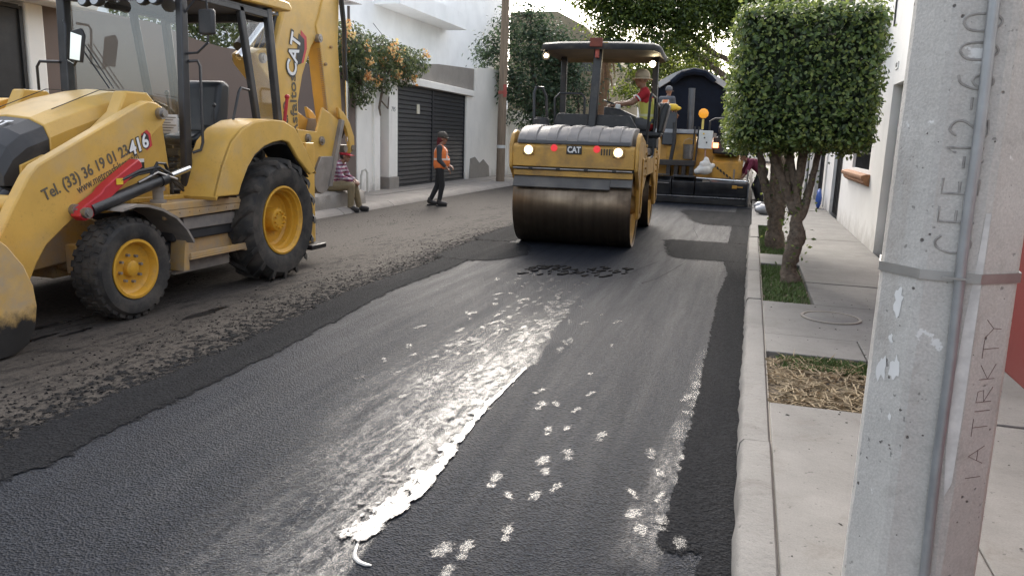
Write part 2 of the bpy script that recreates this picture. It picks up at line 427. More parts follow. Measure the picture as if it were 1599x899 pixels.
# torn clods in front of the roller
for i in range(60):
    pass
rg = random.Random(5); m_ = MB()
for i in range(70):
    x = -2.45+rg.random()*1.15; y = 8.55+rg.random()*.75+.25*(x+1.9); a = rg.uniform(.9, 1.5); s_ = rg.uniform(.012, .03)
    L_ = s_*rg.uniform(1.5, 3.4)
    m_.prism([(x-L_*math.cos(a)-s_*.5*math.sin(a), y-L_*math.sin(a)+s_*.5*math.cos(a)), (x+L_*math.cos(a)*.6-s_*.6*math.sin(a), y+L_*math.sin(a)*.7+s_*.4*math.cos(a)),
              (x+L_*math.cos(a)+s_*.3*math.sin(a), y+L_*math.sin(a)), (x-L_*.4*math.cos(a)+s_*.7*math.sin(a), y-L_*.5*math.sin(a)-s_*.6*math.cos(a))], 'z', .03, .037+rg.uniform(.006, .016))
o = m_.build('torn_asphalt_clods', tar_m, road, smooth=False); tag(o, kind='stuff')
# dark oil streaks beside the loader's front wheel
rg = random.Random(11)
for (x, y, L_, w) in ((-5.25, 4.75, .34, .05), (-5.0, 4.25, .22, .03), (-4.9, 4.55, .16, .025), (-4.45, 5.5, .3, .05)):
    pts = [(x+w*math.sin(t)*(1+.3*rg.uniform(-1, 1)), y+L_*math.cos(t)*(1+.2*rg.uniform(-1, 1))) for t in [i*.45 for i in range(14)]]
    sheet('oil_stain', pts, .004, M('spilt oil', (.008, .008, .009), .3, var=.3), old)

# ---- milky water film on the mat
def film_mat(name, c, lo, hi, scale, rough=.12, st=(1, 1, 1), edge=False):
    m = bpy.data.materials.new(name); m.use_nodes = True; nt, b = nodes_of(m)
    co = world_co(nt, st)
    a = noise_tex(nt, co, scale, 6, .7); g = noise_tex(nt, world_co(nt), 150, 2, .6); g2 = noise_tex(nt, world_co(nt, (1, .45, 1)), 42, 5, .7)
    r1 = ramp(nt, a.outputs[0], [(lo, 0), (hi, 1)])
    r2 = ramp(nt, g.outputs[0], [(.36, .12), (.62, 1)])
    r3 = ramp(nt, g2.outputs[0], [(.36, .1), (.58, 1)])
    k = N(nt, 'ShaderNodeMath', operation='MULTIPLY'); nt.links.new(r1.outputs[0], k.inputs[0]); nt.links.new(r2.outputs[0], k.inputs[1])
    k2 = N(nt, 'ShaderNodeMath', operation='MULTIPLY'); nt.links.new(k.outputs[0], k2.inputs[0]); nt.links.new(r3.outputs[0], k2.inputs[1])
    fac = k2.outputs[0]
    if edge:
        at = N(nt, 'ShaderNodeAttribute', attribute_name='soft'); k3 = N(nt, 'ShaderNodeMath', operation='MULTIPLY')
        nt.links.new(fac, k3.inputs[0]); nt.links.new(at.outputs['Fac'], k3.inputs[1]); fac = k3.outputs[0]
    nt.links.new(fac, b.inputs['Alpha'])
    b.inputs['Base Color'].default_value = (*c, 1); b.inputs['Roughness'].default_value = rough
    b.inputs['Specular IOR Level'].default_value = .5
    bump(nt, b, g.outputs[0], .25, .003)
    return m
def print_mat(name, c, gain=1., rough=.14):
    """wet shoe print: milky film that clings to the stones, ragged where it thins out"""
    m = bpy.data.materials.new(name); m.use_nodes = True; nt, b = nodes_of(m)
    at = N(nt, 'ShaderNodeAttribute', attribute_name='soft')
    g = noise_tex(nt, world_co(nt, (1.2, .8, 1)), 48, 6, .75); f = noise_tex(nt, world_co(nt), 210, 2, .6)
    k = N(nt, 'ShaderNodeMath', operation='MULTIPLY_ADD', inp={1: 2.6, 2: -1.3}); nt.links.new(g.outputs[0], k.inputs[0])
    a = N(nt, 'ShaderNodeMath', operation='ADD'); nt.links.new(at.outputs['Fac'], a.inputs[0]); nt.links.new(k.outputs[0], a.inputs[1])
    r = ramp(nt, a.outputs[0], [(.36, 0), (.70, gain)]); r2 = ramp(nt, f.outputs[0], [(.38, .25), (.6, 1)])
    q = N(nt, 'ShaderNodeMath', operation='MULTIPLY'); nt.links.new(r.outputs[0], q.inputs[0]); nt.links.new(r2.outputs[0], q.inputs[1])
    nt.links.new(q.outputs[0], b.inputs['Alpha']); b.inputs['Base Color'].default_value = (*c, 1); b.inputs['Roughness'].default_value = rough
    bump(nt, b, f.outputs[0], .2, .002); return m
film_foot = print_mat('milky wet print', (.11, .112, .115), .46, .33)
film_faint = print_mat('drying wet print', (.09, .092, .096), .5, .4)
film_streak = film_mat('milky wet streaks', (.14, .14, .14), .33, .66, 3.0, .26, (5.5, .5, 1), edge=True)
def wet_print(lobes, mat, z):
    """one print: each lobe an ellipse fan, soft towards its rim"""
    m_ = MB(); so = []
    for (x, y, a, L_, w) in lobes:
        n = 14; vs_ = [(x, y, z)]; so.append(.72); k = len(m_.v)
        for ring, sv in ((.55, .70), (1.0, .42), (1.5, 0.)):
            for i in range(n):
                t = 2*math.pi*i/n; px, py = w*math.cos(t)*ring, L_*math.sin(t)*ring
                vs_.append((x+px*math.cos(a)-py*math.sin(a), y+px*math.sin(a)+py*math.cos(a), z)); so.append(sv)
        m_.add(vs_, [(0, 1+i, 1+(i+1) % n) for i in range(n)]+[(1+r_*n+i, 1+(r_+1)*n+i, 1+(r_+1)*n+(i+1) % n, 1+r_*n+(i+1) % n) for r_ in (0, 1) for i in range(n)])
    o = m_.build('wet_print', mat, road, smooth=False)
    at = o.data.attributes.new('soft', 'FLOAT', 'POINT'); at.data.foreach_set('value', so)
FOOT = [(-0.72, 3.2), (-0.79, 3.07), (-0.9, 3.03), (-0.81, 3.33), (-0.85, 3.45), (-0.76, 3.59), (-1.01, 3.18), (-0.81, 2.74), (-0.92, 2.56), (-1.0, 2.51), (-0.93, 2.38), (-0.39, 3.26), (-0.35, 3.06), (-0.3, 2.93), (-0.29, 3.51), (-0.36, 3.75), (-0.26, 3.27), (-0.23, 3.04), (-0.14, 2.88), (-0.99, 4.27), (-0.93, 3.86), (-0.84, 3.91), (-0.85, 4.23), (-0.83, 4.55), (-0.91, 5.73), (-0.92, 4.94), (-1.98, 6.04), (-0.25, 4.72), (-0.23, 5.0), (-0.24, 4.42), (-0.64, 3.89), (-2.33, 5.11), (-2.34, 4.71), (-2.29, 4.29), (-1.91, 4.35), (-2.0, 5.07), (-2.01, 5.35), (-2.48, 5.69), (-2.15, 5.72), (-1.85, 4.47), (-1.48, 4.07), (-2.2, 4.89), (-1.89, 4.05), (-1.47, 3.06), (-1.66, 6.87), (-1.51, 6.65)]
rg = random.Random(3)
FAINT = {5, 17, 18, 27, 28, 29, 30, 15}
spots = [(x, y, i in FAINT, .72) for i, (x, y) in enumerate(FOOT)]
for i in range(165):                                   # prints thin out towards the roller
    y = 4.2+4.6*rg.random()**.9; x = -1.66-.12*(y-5)+rg.gauss(0, .26)
    spots.append((x, y, False, .66))
for i in range(88):
    y = 3.4+3.8*rg.random(); x = -1.40-.025*(y-4)-abs(rg.gauss(0, .13))
    spots.append((x, y, False, .8))
for j, (x, y, faint, k) in enumerate(spots):
    L_ = rg.uniform(.05, .085)*k; w = L_*rg.uniform(.42, .6); a = rg.uniform(-.45, .45)+.1; z = .0432+.0002*(j % 9)
    lobes = [(x, y, a, L_, w)]
    if rg.random() < .6: lobes.append((x+math.sin(a)*L_*1.5, y-math.cos(a)*L_*1.5, a, L_*.5, w*.8))
    wet_print(lobes, film_faint if faint else film_foot, z)
# broad streaky film left of the puddle, denser towards it
def film_sheet(name, xl, xr, y0, y1, z, mat, nx=26, ny=60, pw=1.0):
    vs_, so = [], []
    for j in range(ny+1):
        y = y0+(y1-y0)*j/ny; a, b_ = xl(y), xr(y)
        for i in range(nx+1):
            u = i/nx; vs_.append((a+(b_-a)*u+.03*fbm(y*5, u*4)*(1 if i in (0, nx) else .3), y, z))
            e = min(1, (1-u)/.04) if u > .9 else 1
            v = j/ny; so.append((u**pw)*e*min(1, v/.12)*min(1, (1-v)/.3))
    m_ = MB(); m_.v = vs_; w = nx+1
    m_.f = [(j*w+i, j*w+i+1, (j+1)*w+i+1, (j+1)*w+i) for j in range(ny) for i in range(nx)]
    o = m_.build(name, mat, road, smooth=False)
    at = o.data.attributes.new('soft', 'FLOAT', 'POINT'); at.data.foreach_set('value', so); return o
film_sheet('wet_film', lin((1.2, -1.85), (2.7, -2.15), (3.6, -2.4), (5.7, -2.2), (7.5, -1.8)), lin((1.6, -1.23), (2.5, -1.27), (4, -1.33), (5.2, -1.33), (6.3, -1.45), (7.5, -1.55)), 1.2, 7.6, .0395, film_streak, pw=.9)
film_sheet('wet_film', lin((2.6, -.42), (4.5, -.28), (6, -.3)), lin((2.6, -.2), (3.3, -.17), (6, -.17)), 2.6, 6.2, .0395, film_mat('drying edge film', (.12, .12, .125), .38, .62, 9, .35, (1, .3, 1), edge=True), pw=.8)
# the puddle: a thin milky film, sharp on its right side, breaking up to the left
def puddle_mat():
    m = bpy.data.materials.new('milky puddle'); m.use_nodes = True; nt, b = nodes_of(m)
    at = N(nt, 'ShaderNodeAttribute', attribute_name='soft')
    g = noise_tex(nt, world_co(nt, (1.5, .8, 1)), 13, 9, .68, .3); f = noise_tex(nt, world_co(nt), 120, 3, .6)
    k = N(nt, 'ShaderNodeMath', operation='MULTIPLY_ADD', inp={1: 1.5, 2: -.75}); nt.links.new(g.outputs[0], k.inputs[0])
    a = N(nt, 'ShaderNodeMath', operation='ADD'); nt.links.new(at.outputs['Fac'], a.inputs[0]); nt.links.new(k.outputs[0], a.inputs[1])
    r = ramp(nt, a.outputs[0], [(.44, 0), (.50, 1)])
    nt.links.new(r.outputs[0], b.inputs['Alpha'])
    th = ramp(nt, a.outputs[0], [(.45, (.05, .05, .053)), (.62, (.10, .10, .10)), (.95, (.20, .20, .198))]); nt.links.new(th.outputs[0], b.inputs['Base Color'])
    b.inputs['Roughness'].default_value = .07; rb = ramp(nt, a.outputs[0], [(.44, 0), (.56, 1)]); b1 = bump(nt, b, rb.outputs[0], .5, .003); bump(nt, b, f.outputs[0], .06, .002, b1); return m
pxr = lin((2.42, -1.31), (2.5, -1.30), (2.6, -1.285), (2.8, -1.275), (2.97, -1.245), (3.15, -1.275), (3.33, -1.28), (3.45, -1.305), (3.75, -1.325), (4.05, -1.345), (4.9, -1.35))
pw_ = lin((2.42, .05), (2.52, .09), (2.65, .11), (2.8, .10), (3.0, .085), (3.2, .06), (3.5, .045), (4.1, .03), (4.9, .015))
def pud_soft(u, v, x, y):
    t = (pxr(y)-x)/pw_(y)
    if t < 0: return max(0., .5+t*1.3)
    if t < 1: return .5+.17*sst(0, .25, t)-.12*sst(.7, 1, t)
    return max(0., .56*math.exp(-(t-1)*.35))*(1-sst(3.9, 4.9, y)*.6)
soft_sheet('puddle', lambda y: pxr(y)-.42, lambda y: pxr(y)+.05, 2.36, 4.9, .0465, puddle_mat(), road, lambda u, v, x, y: pud_soft(u, v, x, y)*sst(2.36, 2.5, y), step=.02, nx=44)
m_ = MB(); m_.tube([(-1.335, 2.47, .041), (-1.32, 2.42, .041), (-1.305, 2.375, .041), (-1.285, 2.345, .041), (-1.255, 2.325, .041), (-1.225, 2.318, .041), (-1.205, 2.32, .041)], [.003, .006, .007, .009, .011, .011, .005], 8)
for i_, q in enumerate(m_.v): m_.v[i_] = (q[0], q[1], .041+(q[2]-.041)*.3)
m_.build('puddle', M('milky trickle', (.28, .28, .275), .07, var=.1), road)
# roller seams on the mat: shallow ridges
for pts in (((-.7, 10.5), (-.82, 9.6), (-.93, 8.9), (-1.05, 8.5)), ((-1.05, 10.3), (-1.25, 9.3), (-1.33, 8.7)), ((-1.0, 15.8), (-.9, 14.4), (-.75, 13.2))):
    m_ = MB(); m_.tube([(x, y, .035) for x, y in pts], .006, 6); m_.build('roller_seam', fresh, road)

# ---- right pavement: kerb stones, slabs, planting beds
pave = MB(); pave.box(.22, 1.9, -6, 60, -.05, .02); pv = pave.build('pavement', rough_conc, smooth=False); tag(pv, kind='structure')
kj = [-4, -1.9, .1, 1.95, 3.86, 5.75, 7.66, 9.4, 11.0, 12.9, 14.9]
rg = random.Random(21)
kerb = empty('kerb'); tag(kerb, kind='structure')
for y0, y1 in zip(kj, kj[1:]):
    m_ = MB(); n = 26; vv = []; dz = rg.uniform(-.006, .006); dx = rg.uniform(-.008, .008)
    for i in range(n+1):
        y = y0+.006+(y1-y0-.012)*i/n
        e = .012*fbm(y*4, 2)+.008*fbm(y*17, 5)
        prof = [(.055, -.05), (.06+e, .04), (.070+e, .118+.008*fbm(y*9, 1)), (.088+e*.6, .137+.003*fbm(y*11, 9)), (.205, .140), (.215, .128), (.216, -.05)]
        vv += [(x+dx, y, z+(dz if z > 0 else 0)) for x, z in prof]
    k = len(prof)
    m_.add(vv, [(i*k+j, i*k+j+1, (i+1)*k+j+1, (i+1)*k+j) for i in range(n) for j in range(k-1)]+[tuple(range(k)), tuple(range(n*k, n*k+k))])
    m_.build('kerb_stone', kerb_conc, kerb, angle=50)
def slab(x0, x1, y0, y1, z, parent, mat=side_conc, name='slab', g=.0035):
    m_ = MB(); dz = rg.uniform(-.005, .005)
    m_.box(x0+g, x1-g, y0+g, y1-g, -.03, z+dz); return m_.build(name, mat, parent, bevel=.007)
for x0, x1, y0, y1 in ((.2165, .95, -4, -1), (.95, 1.78, -4, -1), (.2165, .95, -1, 2.0), (.95, 1.78, -1, 2.0), (.2165, .95, 2.0, 4.54), (.95, 1.78, 2.0, 4.62), (.90, 1.78, 4.62, 6.05),
                       (.2165, .90, 5.72, 6.30), (.2165, 1.78, 6.30, 7.66), (.90, 1.78, 6.05, 6.30),
                       (.68, 1.78, 7.66, 8.9), (.68, 1.78, 8.9, 10.15), (.2165, .66, 10.13, 11.03), (.66, 1.78, 10.15, 11.5), (.62, 1.78, 11.5, 13.2), (.62, 1.78, 13.2, 15.0),
                       (.1, 1.78, 15, 17), (.1, 1.78, 17, 19), (.1, 1.78, 19, 21.5), (.1, 1.78, 21.5, 24), (.1, 1.78, 24, 30), (.1, 1.78, 30, 40), (.1, 1.78, 40, 58)):
    slab(x0, x1, y0, y1, .130, pv)
m_ = MB(); m_.box(.2125, .2205, -4, 14.99, .03, .119); m_.build('mortar_joint', rough_conc, pv, smooth=False)
soil = M('planting bed soil', (.10, .075, .05), .95, bmp=.7, bscale=40, bdist=.02)
for x0, x1, y0, y1 in ((.221, .90, 4.54, 5.72), (.221, .68, 7.66, 10.13), (.221, .62, 11.03, 15.0)):
    m_ = MB(); nx, ny = 10, 18
    m_.add([(x0+(x1-x0)*i/nx, y0+(y1-y0)*j/ny, .085+.022*fbm(i*.6+y0, j*.6)) for j in range(ny+1) for i in range(nx+1)],
           [(j*(nx+1)+i, j*(nx+1)+i+1, (j+1)*(nx+1)+i+1, (j+1)*(nx+1)+i) for j in range(ny) for i in range(nx)])
    m_.build('bed_soil', soil, pv)
def blades(name, n, gen, hmin, hmax, mat, flat=False, z=.09, w=.004):
    vs_, fs = [], []; rg = random.Random(n)
    for i in range(n):
        x, y = gen(rg); a = rg.uniform(0, 6.28); h = rg.uniform(hmin, hmax); k = len(vs_)
        dx, dy = math.cos(a), math.sin(a)
        if flat:
            zz = z+rg.uniform(.0, .03); t = rg.uniform(-.15, .15)
            vs_ += [(x-dy*w, y+dx*w, zz), (x+dy*w, y-dx*w, zz), (x+dx*h, y+dy*h, zz+t*h+.01), (x+dx*h*.5+dy*w, y+dy*h*.5-dx*w, zz+.012)]
        else:
            l = rg.uniform(.2, .9)*h
            vs_ += [(x-dy*w, y+dx*w, z), (x+dy*w, y-dx*w, z), (x+dx*l, y+dy*l, z+h), (x+dx*l*.4+dy*w, y+dy*l*.4-dx*w, z+h*.65)]
        fs += [(k, k+1, k+3), (k, k+3, k+2)]
    m_ = MB(); m_.v = vs_; m_.f = fs; return m_.build(name, mat, None, smooth=False)
grass_m = M('short green grass', (.075, .12, .03), .7, var=.4, scale=9); straw_m = M('dry straw', (.27, .205, .12), .8, var=.35, scale=12)
def gbed(rg):
    return (.24+.62*rg.random(), 4.58+1.1*rg.random())
def gback(rg):
    return (.3+.58*rg.random()**.7, 5.68-.30*rg.random()**1.4)
tag(blades('dry_straw', 1300, gbed, .05, .16, straw_m, True), 'dry straw lying in the nearest planting bed', 'straw', kind='stuff')
tag(blades('grass', 1700, gback, .02, .055, grass_m), 'green grass along the back of the nearest planting bed', 'grass', kind='stuff')
tag(blades('grass', 3600, lambda rg: (.23+.43*rg.random(), 7.7+2.4*rg.random()), .015, .05, grass_m), 'green grass around the nearest clipped tree', 'grass', kind='stuff')
tag(blades('grass', 3600, lambda rg: (.23+.37*rg.random(), 11.06+3.9*rg.random()), .015, .06, grass_m), 'green grass in the farthest planting bed', 'grass', kind='stuff')
leaf_lit = crumbs('litter_on_pavement', 160, lambda rg: (.25+1.5*rg.random(), 2.2+6*rg.random()), .003, .009, M('dark grit', (.05, .045, .04), .9), lambda x, y: .131)
tag(leaf_lit, 'small dark grit sprinkled on the right pavement', 'grit')
mh = empty('manhole_cover', (.78, 7.1, .13)); tag(mh, 'round concrete manhole cover set in the right pavement', 'manhole cover')
m_ = MB(); m_.lathe([(.0, .004), (.215, .004), (.22, .001), (.22, -.05), (0, -.05)], (0, 0, 0), (0, 0, 1), 32, closed=False); m_.build('lid', side_conc, mh)
m_ = MB(); m_.lathe([(.226, .008), (.25, .008), (.25, -.05), (.226, -.05)], (0, 0, 0), (0, 0, 1), 32); m_.build('rim', rough_conc, mh)

# ---- left pavement
lp = MB(); lp.box(-9.6, -7.72, -8, 60, -.05, .03); lpv = lp.build('pavement', rough_conc, smooth=False); tag(lpv, kind='structure')
y = -2.0
while y < 44:
    d = 1.5+rg.uniform(-.1, .2)
    slab(-8.55, -7.76, y, y+d, .105, lpv, left_conc); slab(-9.4, -8.55, y, y+d, .115, lpv, left_conc); y += d
lk = empty('kerb'); tag(lk, kind='structure')
y = -2.0
while y < 42:
    m_ = MB(); vv = []; n = 14; d = 2.2
    for i in range(n+1):
        yy_ = y+.01+(d-.02)*i/n; e = .02*fbm(yy_*3, 7)
        prof = [(-7.77, .11), (-7.68, .112+.3*e), (-7.60+e, .08), (-7.52+e, .02), (-7.50+e, -.02), (-7.77, -.02)]
        vv += [(a, yy_, b_) for a, b_ in prof]
    k = len(prof); m_.add(vv, [(i*k+j, i*k+(j+1) % k, (i+1)*k+(j+1) % k, (i+1)*k+j) for i in range(n) for j in range(k)]+[tuple(range(k)), tuple(range(n*k, n*k+k))])
    m_.build('kerb_stone', left_conc, lk, angle=60); y += d
# ================================================================ BUILDINGS
def stucco(name, c, var=.06, stain=(.3, .27, .23), samt=.35, bs=.35, low=True):
    m = bpy.data.materials.new(name); m.use_nodes = True; nt, b = nodes_of(m)
    co = world_co(nt); a = noise_tex(nt, co, 1.1, 8, .6); f = noise_tex(nt, co, 90, 4, .6)
    s_ = noise_tex(nt, world_co(nt, (1, 1, .25)), 2.4, 9, .7)
    base = ramp(nt, a.outputs[0], [(.3, tuple(x*(1-var) for x in c)), (.7, tuple(min(1, x*(1+var)) for x in c))])
    st = ramp(nt, s_.outputs[0], [(.56, 0), (.8, samt)])
    out = mixc(nt, st.outputs[0], base.outputs[0], stain)
    if low:                                          # splashed dirt along the foot of the wall
        sep = nt.nodes.new('ShaderNodeSeparateXYZ'); nt.links.new(co, sep.inputs[0])
        nz = noise_tex(nt, co, 3.5, 6, .7)
        ad = N(nt, 'ShaderNodeMath', operation='MULTIPLY_ADD', inp={1: 1.0}); nt.links.new(nz.outputs[0], ad.inputs[0]); nt.links.new(sep.outputs[2], ad.inputs[2])
        lw = ramp(nt, ad.outputs[0], [(.55, .55), (.95, 0)])
        out = mixc(nt, lw.outputs[0], out, stain)
    nt.links.new(out, b.inputs['Base Color']); b.inputs['Roughness'].default_value = .9
    b1 = bump(nt, b, f.outputs[0], bs, .004); bump(nt, b, a.outputs[0], .25, .03, b1)
    return m
white_st = stucco('white stucco', (.74, .73, .71)); cream_st = stucco('off white plaster', (.82, .79, .73), stain=(.34, .3, .25))
brown_st = stucco('brown plaster', (.155, .118, .10), stain=(.10, .08, .07)); red_st = stucco('dark red paint', (.20, .026, .02), stain=(.2, .06, .05), samt=.25)
bare_cem = concrete_mat('bare cement render', (.27, .245, .215), samt=.5)
far_white = stucco('bright white house paint', (.88, .89, .90), stain=(.6, .6, .6), low=False)
beige_st = stucco('beige plaster', (.30, .25, .17), low=False)
black_iron = M('black iron', (.022, .022, .024), .5, var=.3, bmp=.1)
dark_glass = M('dark window glass', (.01, .011, .013), .08, var=.1)
wood_red = M('red brown wood', (.20, .065, .035), .6, var=.3, streak=(6, 6, .6), bmp=.2)
terracotta = M('fired brick', (.33, .165, .085), .85, var=.3, scale=18, bmp=.3)
WX = 1.78
# white house on the right: wall with door recess and barred window
hs = empty('white_house', (WX, 13.5, 0)); tag(hs, 'white stucco house with barred window and brick sill on the right', 'house')
off = (WX, 13.5, 0)
m_ = MB(off)
X1 = WX+.30
def wallpiece(y0, y1, z0, z1, m=None): (m or m_).box(WX, X1, y0, y1, z0, z1)
wallpiece(12.0, 13.38, 0, 4.7); wallpiece(13.38, 15.55, 0, 1.24); wallpiece(13.38, 15.55, 2.62, 4.7); wallpiece(15.55, 16.95, 0, 4.7)
wallpiece(10.95, 12.0, 2.46, 4.7); m_.box(WX+.16, X1, 10.95, 12.0, 0, 2.46)
m_.build('wall', white_st, hs, smooth=False)
m_ = MB(off); m_.box(X1+.002, 6, 10.95, 16.95, 0, 4.7); m_.build('house_body', white_st, hs, smooth=False)
wn_ = empty('window', (0, .965, 1.93), 0, hs); wo_ = (WX, 14.465, 1.93)
m_ = MB(wo_); m_.box(WX+.14, WX+.16, 13.44, 15.49, 1.30, 2.56); m_.build('pane', dark_glass, wn_, smooth=False)
m_ = MB(wo_)
for a in ((WX+.10, WX+.18, 13.382, 13.44, 1.242, 2.618), (WX+.10, WX+.18, 15.49, 15.548, 1.242, 2.618), (WX+.10, WX+.18, 13.44, 15.49, 1.242, 1.30), (WX+.10, WX+.18, 13.44, 15.49, 2.56, 2.618), (WX+.11, WX+.17, 14.44, 14.49, 1.30, 2.56)): m_.box(*a)
m_.build('frame', M('grey aluminium frame', (.3, .29, .28), .5, .6), wn_, smooth=False)
for i in range(13):
    y = 13.5+i*.163; m_ = MB(wo_); m_.cyl((WX+.05, y, 1.245), (WX+.05, y, 2.615), .011, n=8); m_.build('bar', black_iron, wn_)
for z in (1.5, 1.93, 2.36):
    m_ = MB(wo_); m_.box(WX+.036, WX+.046, 13.39, 15.54, z, z+.03); m_.build('bar', black_iron, wn_, smooth=False)
m_ = MB(wo_)
m_.prism([(WX-.13, 1.17), (WX-.13, 1.13), (WX-.11, 1.10), (WX-.09, 1.09), (WX-.09, 1.06), (WX-.05, 1.02), (WX-.002, 1.0), (WX-.002, 1.19), (WX-.05, 1.19)], 'y', 13.15, 16.0)
m_.build('sill', terracotta, wn_, bevel=.006)
m_ = MB(off); m_.box(WX+.11, WX+.15, 11.0, 11.96, .13, 2.44); m_.build('door', M('white painted door', (.62, .6, .57), .5), hs, smooth=False)
m_ = MB(off); m_.box(WX-.012, WX-.002, 11.78, 12.0, 2.66, 2.76); m_.build('number_plate', M('number plate enamel', (.75, .75, .73), .4), hs, smooth=False)
lettering('118', .085, black_iron, hs, (WX-.014, 11.89, 2.71), (0, -1, 0), (0, 0, 1), 'house_number', off=off)
m_ = MB(off); m_.tube([(WX-.012, 12.55, 4.5), (WX-.012, 12.55, 3.6), (WX-.012, 12.52, 3.3)], .012, 6); m_.build('cable', black_iron, hs)
bal = empty('balcony', (-.3, 1.5, 3.42), 0, hs); bo = (WX-.3, 15, 3.42)
m_ = MB(bo); m_.box(WX-.55, WX-.002, 13.1, 16.5, 3.36, 3.48); m_.build('slab', white_st, bal, smooth=False)
for i in range(24):
    y = 13.2+i*.14; m_ = MB(bo); m_.cyl((WX-.5, y, 3.48), (WX-.5, y, 4.3), .01, n=6); m_.build('railing_bar', black_iron, bal)
m_ = MB(bo); m_.box(WX-.53, WX-.47, 13.12, 16.48, 4.3, 4.34); m_.build('rail', black_iron, bal, smooth=False)
# houses farther along the right pavement
def right_house(y0, y1, doors, mat, h, label, name='row_house', step=0.):
    o = (WX, (y0+y1)/2, 0); t = empty(name, o); tag(t, label, 'house', 'row houses along the right pavement')
    m_ = MB(o); c = y0
    for a, b in doors:
        m_.box(WX-step, X1, c, a, 0, h); m_.box(WX-step, X1, a, b, 2.25, h); c = b
    m_.box(WX-step, X1, c, y1, 0, h); m_.build('wall', mat, t, smooth=False)
    m_ = MB(o); m_.box(X1+.002, 6, y0, y1, 0, h); m_.build('house_body', mat, t, smooth=False)
    for a, b in doors:
        d = empty('door', (0, (a+b)/2-o[1], 0), 0, t); dof = (WX, (a+b)/2, 0)
        m_ = MB(dof); m_.box(WX+.09, WX+.12, a+.05, b-.05, .13, 2.2); m_.build('panel', black_iron, d, smooth=False)
        m_ = MB(dof)
        for q in ((a+.002, a+.05), (b-.05, b-.002)): m_.box(WX+.06, WX+.14, q[0], q[1], .13, 2.245)
        m_.box(WX+.06, WX+.14, a+.05, b-.05, 2.2, 2.245)
        m_.build('frame', M('grey aluminium frame', (.3, .29, .28), .5, .6), d, smooth=False)
        n = 6
        for i in range(n):
            y = a+.12+(b-a-.24)*i/(n-1); m_ = MB(dof); m_.cyl((WX+.07, y, .14), (WX+.07, y, 2.19), .012, n=6); m_.build('bar', black_iron, d)
right_house(16.96, 20.4, [(17.15, 18.9)], white_st, 5.4, 'white row house with dark barred door just past the barred window')
right_house(20.41, 25, [(20.9, 23.3)], cream_st, 5.8, 'cream row house with wide dark door beyond the white one', step=.03)
right_house(25.02, 34, [(27, 28.2), (30.5, 32.8)], white_st, 6.4, 'farthest white row house on the right behind the tree trunks', step=-.02)
# red and white house right of the lamp post
rh = empty('red_house', (WX, 5, 0)); tag(rh, 'house wall painted dark red below a white band, right of the concrete post', 'house')
off = (WX, 5, 0)
m_ = MB(off); m_.box(WX, X1, -5, 10.93, 0, 1.25); m_.build('dado', red_st, rh, smooth=False)
m_ = MB(off); m_.box(WX+.003, X1, -5, 10.93, 1.252, 1.335); m_.build('white_stripe', white_st, rh, smooth=False)
m_ = MB(off); m_.box(WX, X1, -5, 10.93, 1.337, 1.48); m_.build('red_stripe', red_st, rh, smooth=False)
m_ = MB(off); m_.box(WX+.003, 5, -5, 10.93, 1.482, 3.05); m_.build('upper_wall', white_st, rh, smooth=False)

# ---------------- left side of the street
LX = -9.3
gt = empty('metal_gate', (LX, 6, 0)); tag(gt, 'black sheet metal gate left of the loader', 'gate'); off = (LX, 6, 0)
blackpaint = M('black gate paint', (.02, .02, .021), .45, var=.35, bmp=.1, dirt=(.09, .08, .07), damt=.25)
for i in range(4):
    m_ = MB(off); m_.box(LX-.03, LX, 3.9+i*1.07, 4.95+i*1.07, .12, 3.02); m_.build('panel', blackpaint, gt, bevel=.006)
m_ = MB(off)
for y in (3.85, 4.92, 5.99, 7.06, 8.13): m_.box(LX-.05, LX+.03, y, y+.05, .1, 3.06)
m_.box(LX-.05, LX+.028, 3.9, 8.13, 3.022, 3.075); m_.build('frame', blackpaint, gt, smooth=False)
m_ = MB(off); m_.box(LX+.03, LX+.05, 8.0, 8.1, 1.5, 1.7); m_.build('lock', black_iron, gt, smooth=False)
cl = MB((LX, 8.36, 0)); cl.box(LX-.3, LX+.06, 8.2, 8.47, 0, 3.12); o = cl.build('gate_column', cream_st, bevel=.02); o.location = (LX, 8.36, 0)
tag(o, 'cream plastered gate column between the black gate and the brown wall', 'column')
hw = empty('cream_house', (-11, 3, 0)); tag(hw, 'cream house front with eave behind the black gate', 'house'); off = (-11, 3, 0)
m_ = MB(off); m_.box(-15, -12.2, 5.2, 9, 0, 4.2); m_.build('wall', cream_st, hw, smooth=False)
m_ = MB(off); m_.prism([(-12.2, 3.25), (-8.75, 3.10), (-8.7, 3.2), (-8.9, 3.3), (-12.2, 3.5)], 'y', 4.6, 8.9); m_.build('eave', cream_st, hw, bevel=.02)
bw = MB((LX, 12.8, 0))
topz = lin((8.47, 3.2), (10.6, 3.2), (11.5, 3.06), (12.2, 3.02), (17.2, 2.98))
yy = [8.475+i*(17.19-8.475)/30 for i in range(31)]
bw.prism([(8.475, 0)]+[(17.19, 0)]+[(y, topz(y)+.015*fbm(y*3, 4)) for y in reversed(yy)], 'x', LX-.2, LX-.003)
o = bw.build('brown_wall', brown_st, angle=25); o.location = (LX, 12.8, 0)
tag(o, 'long brown plastered wall behind the loader', 'wall')
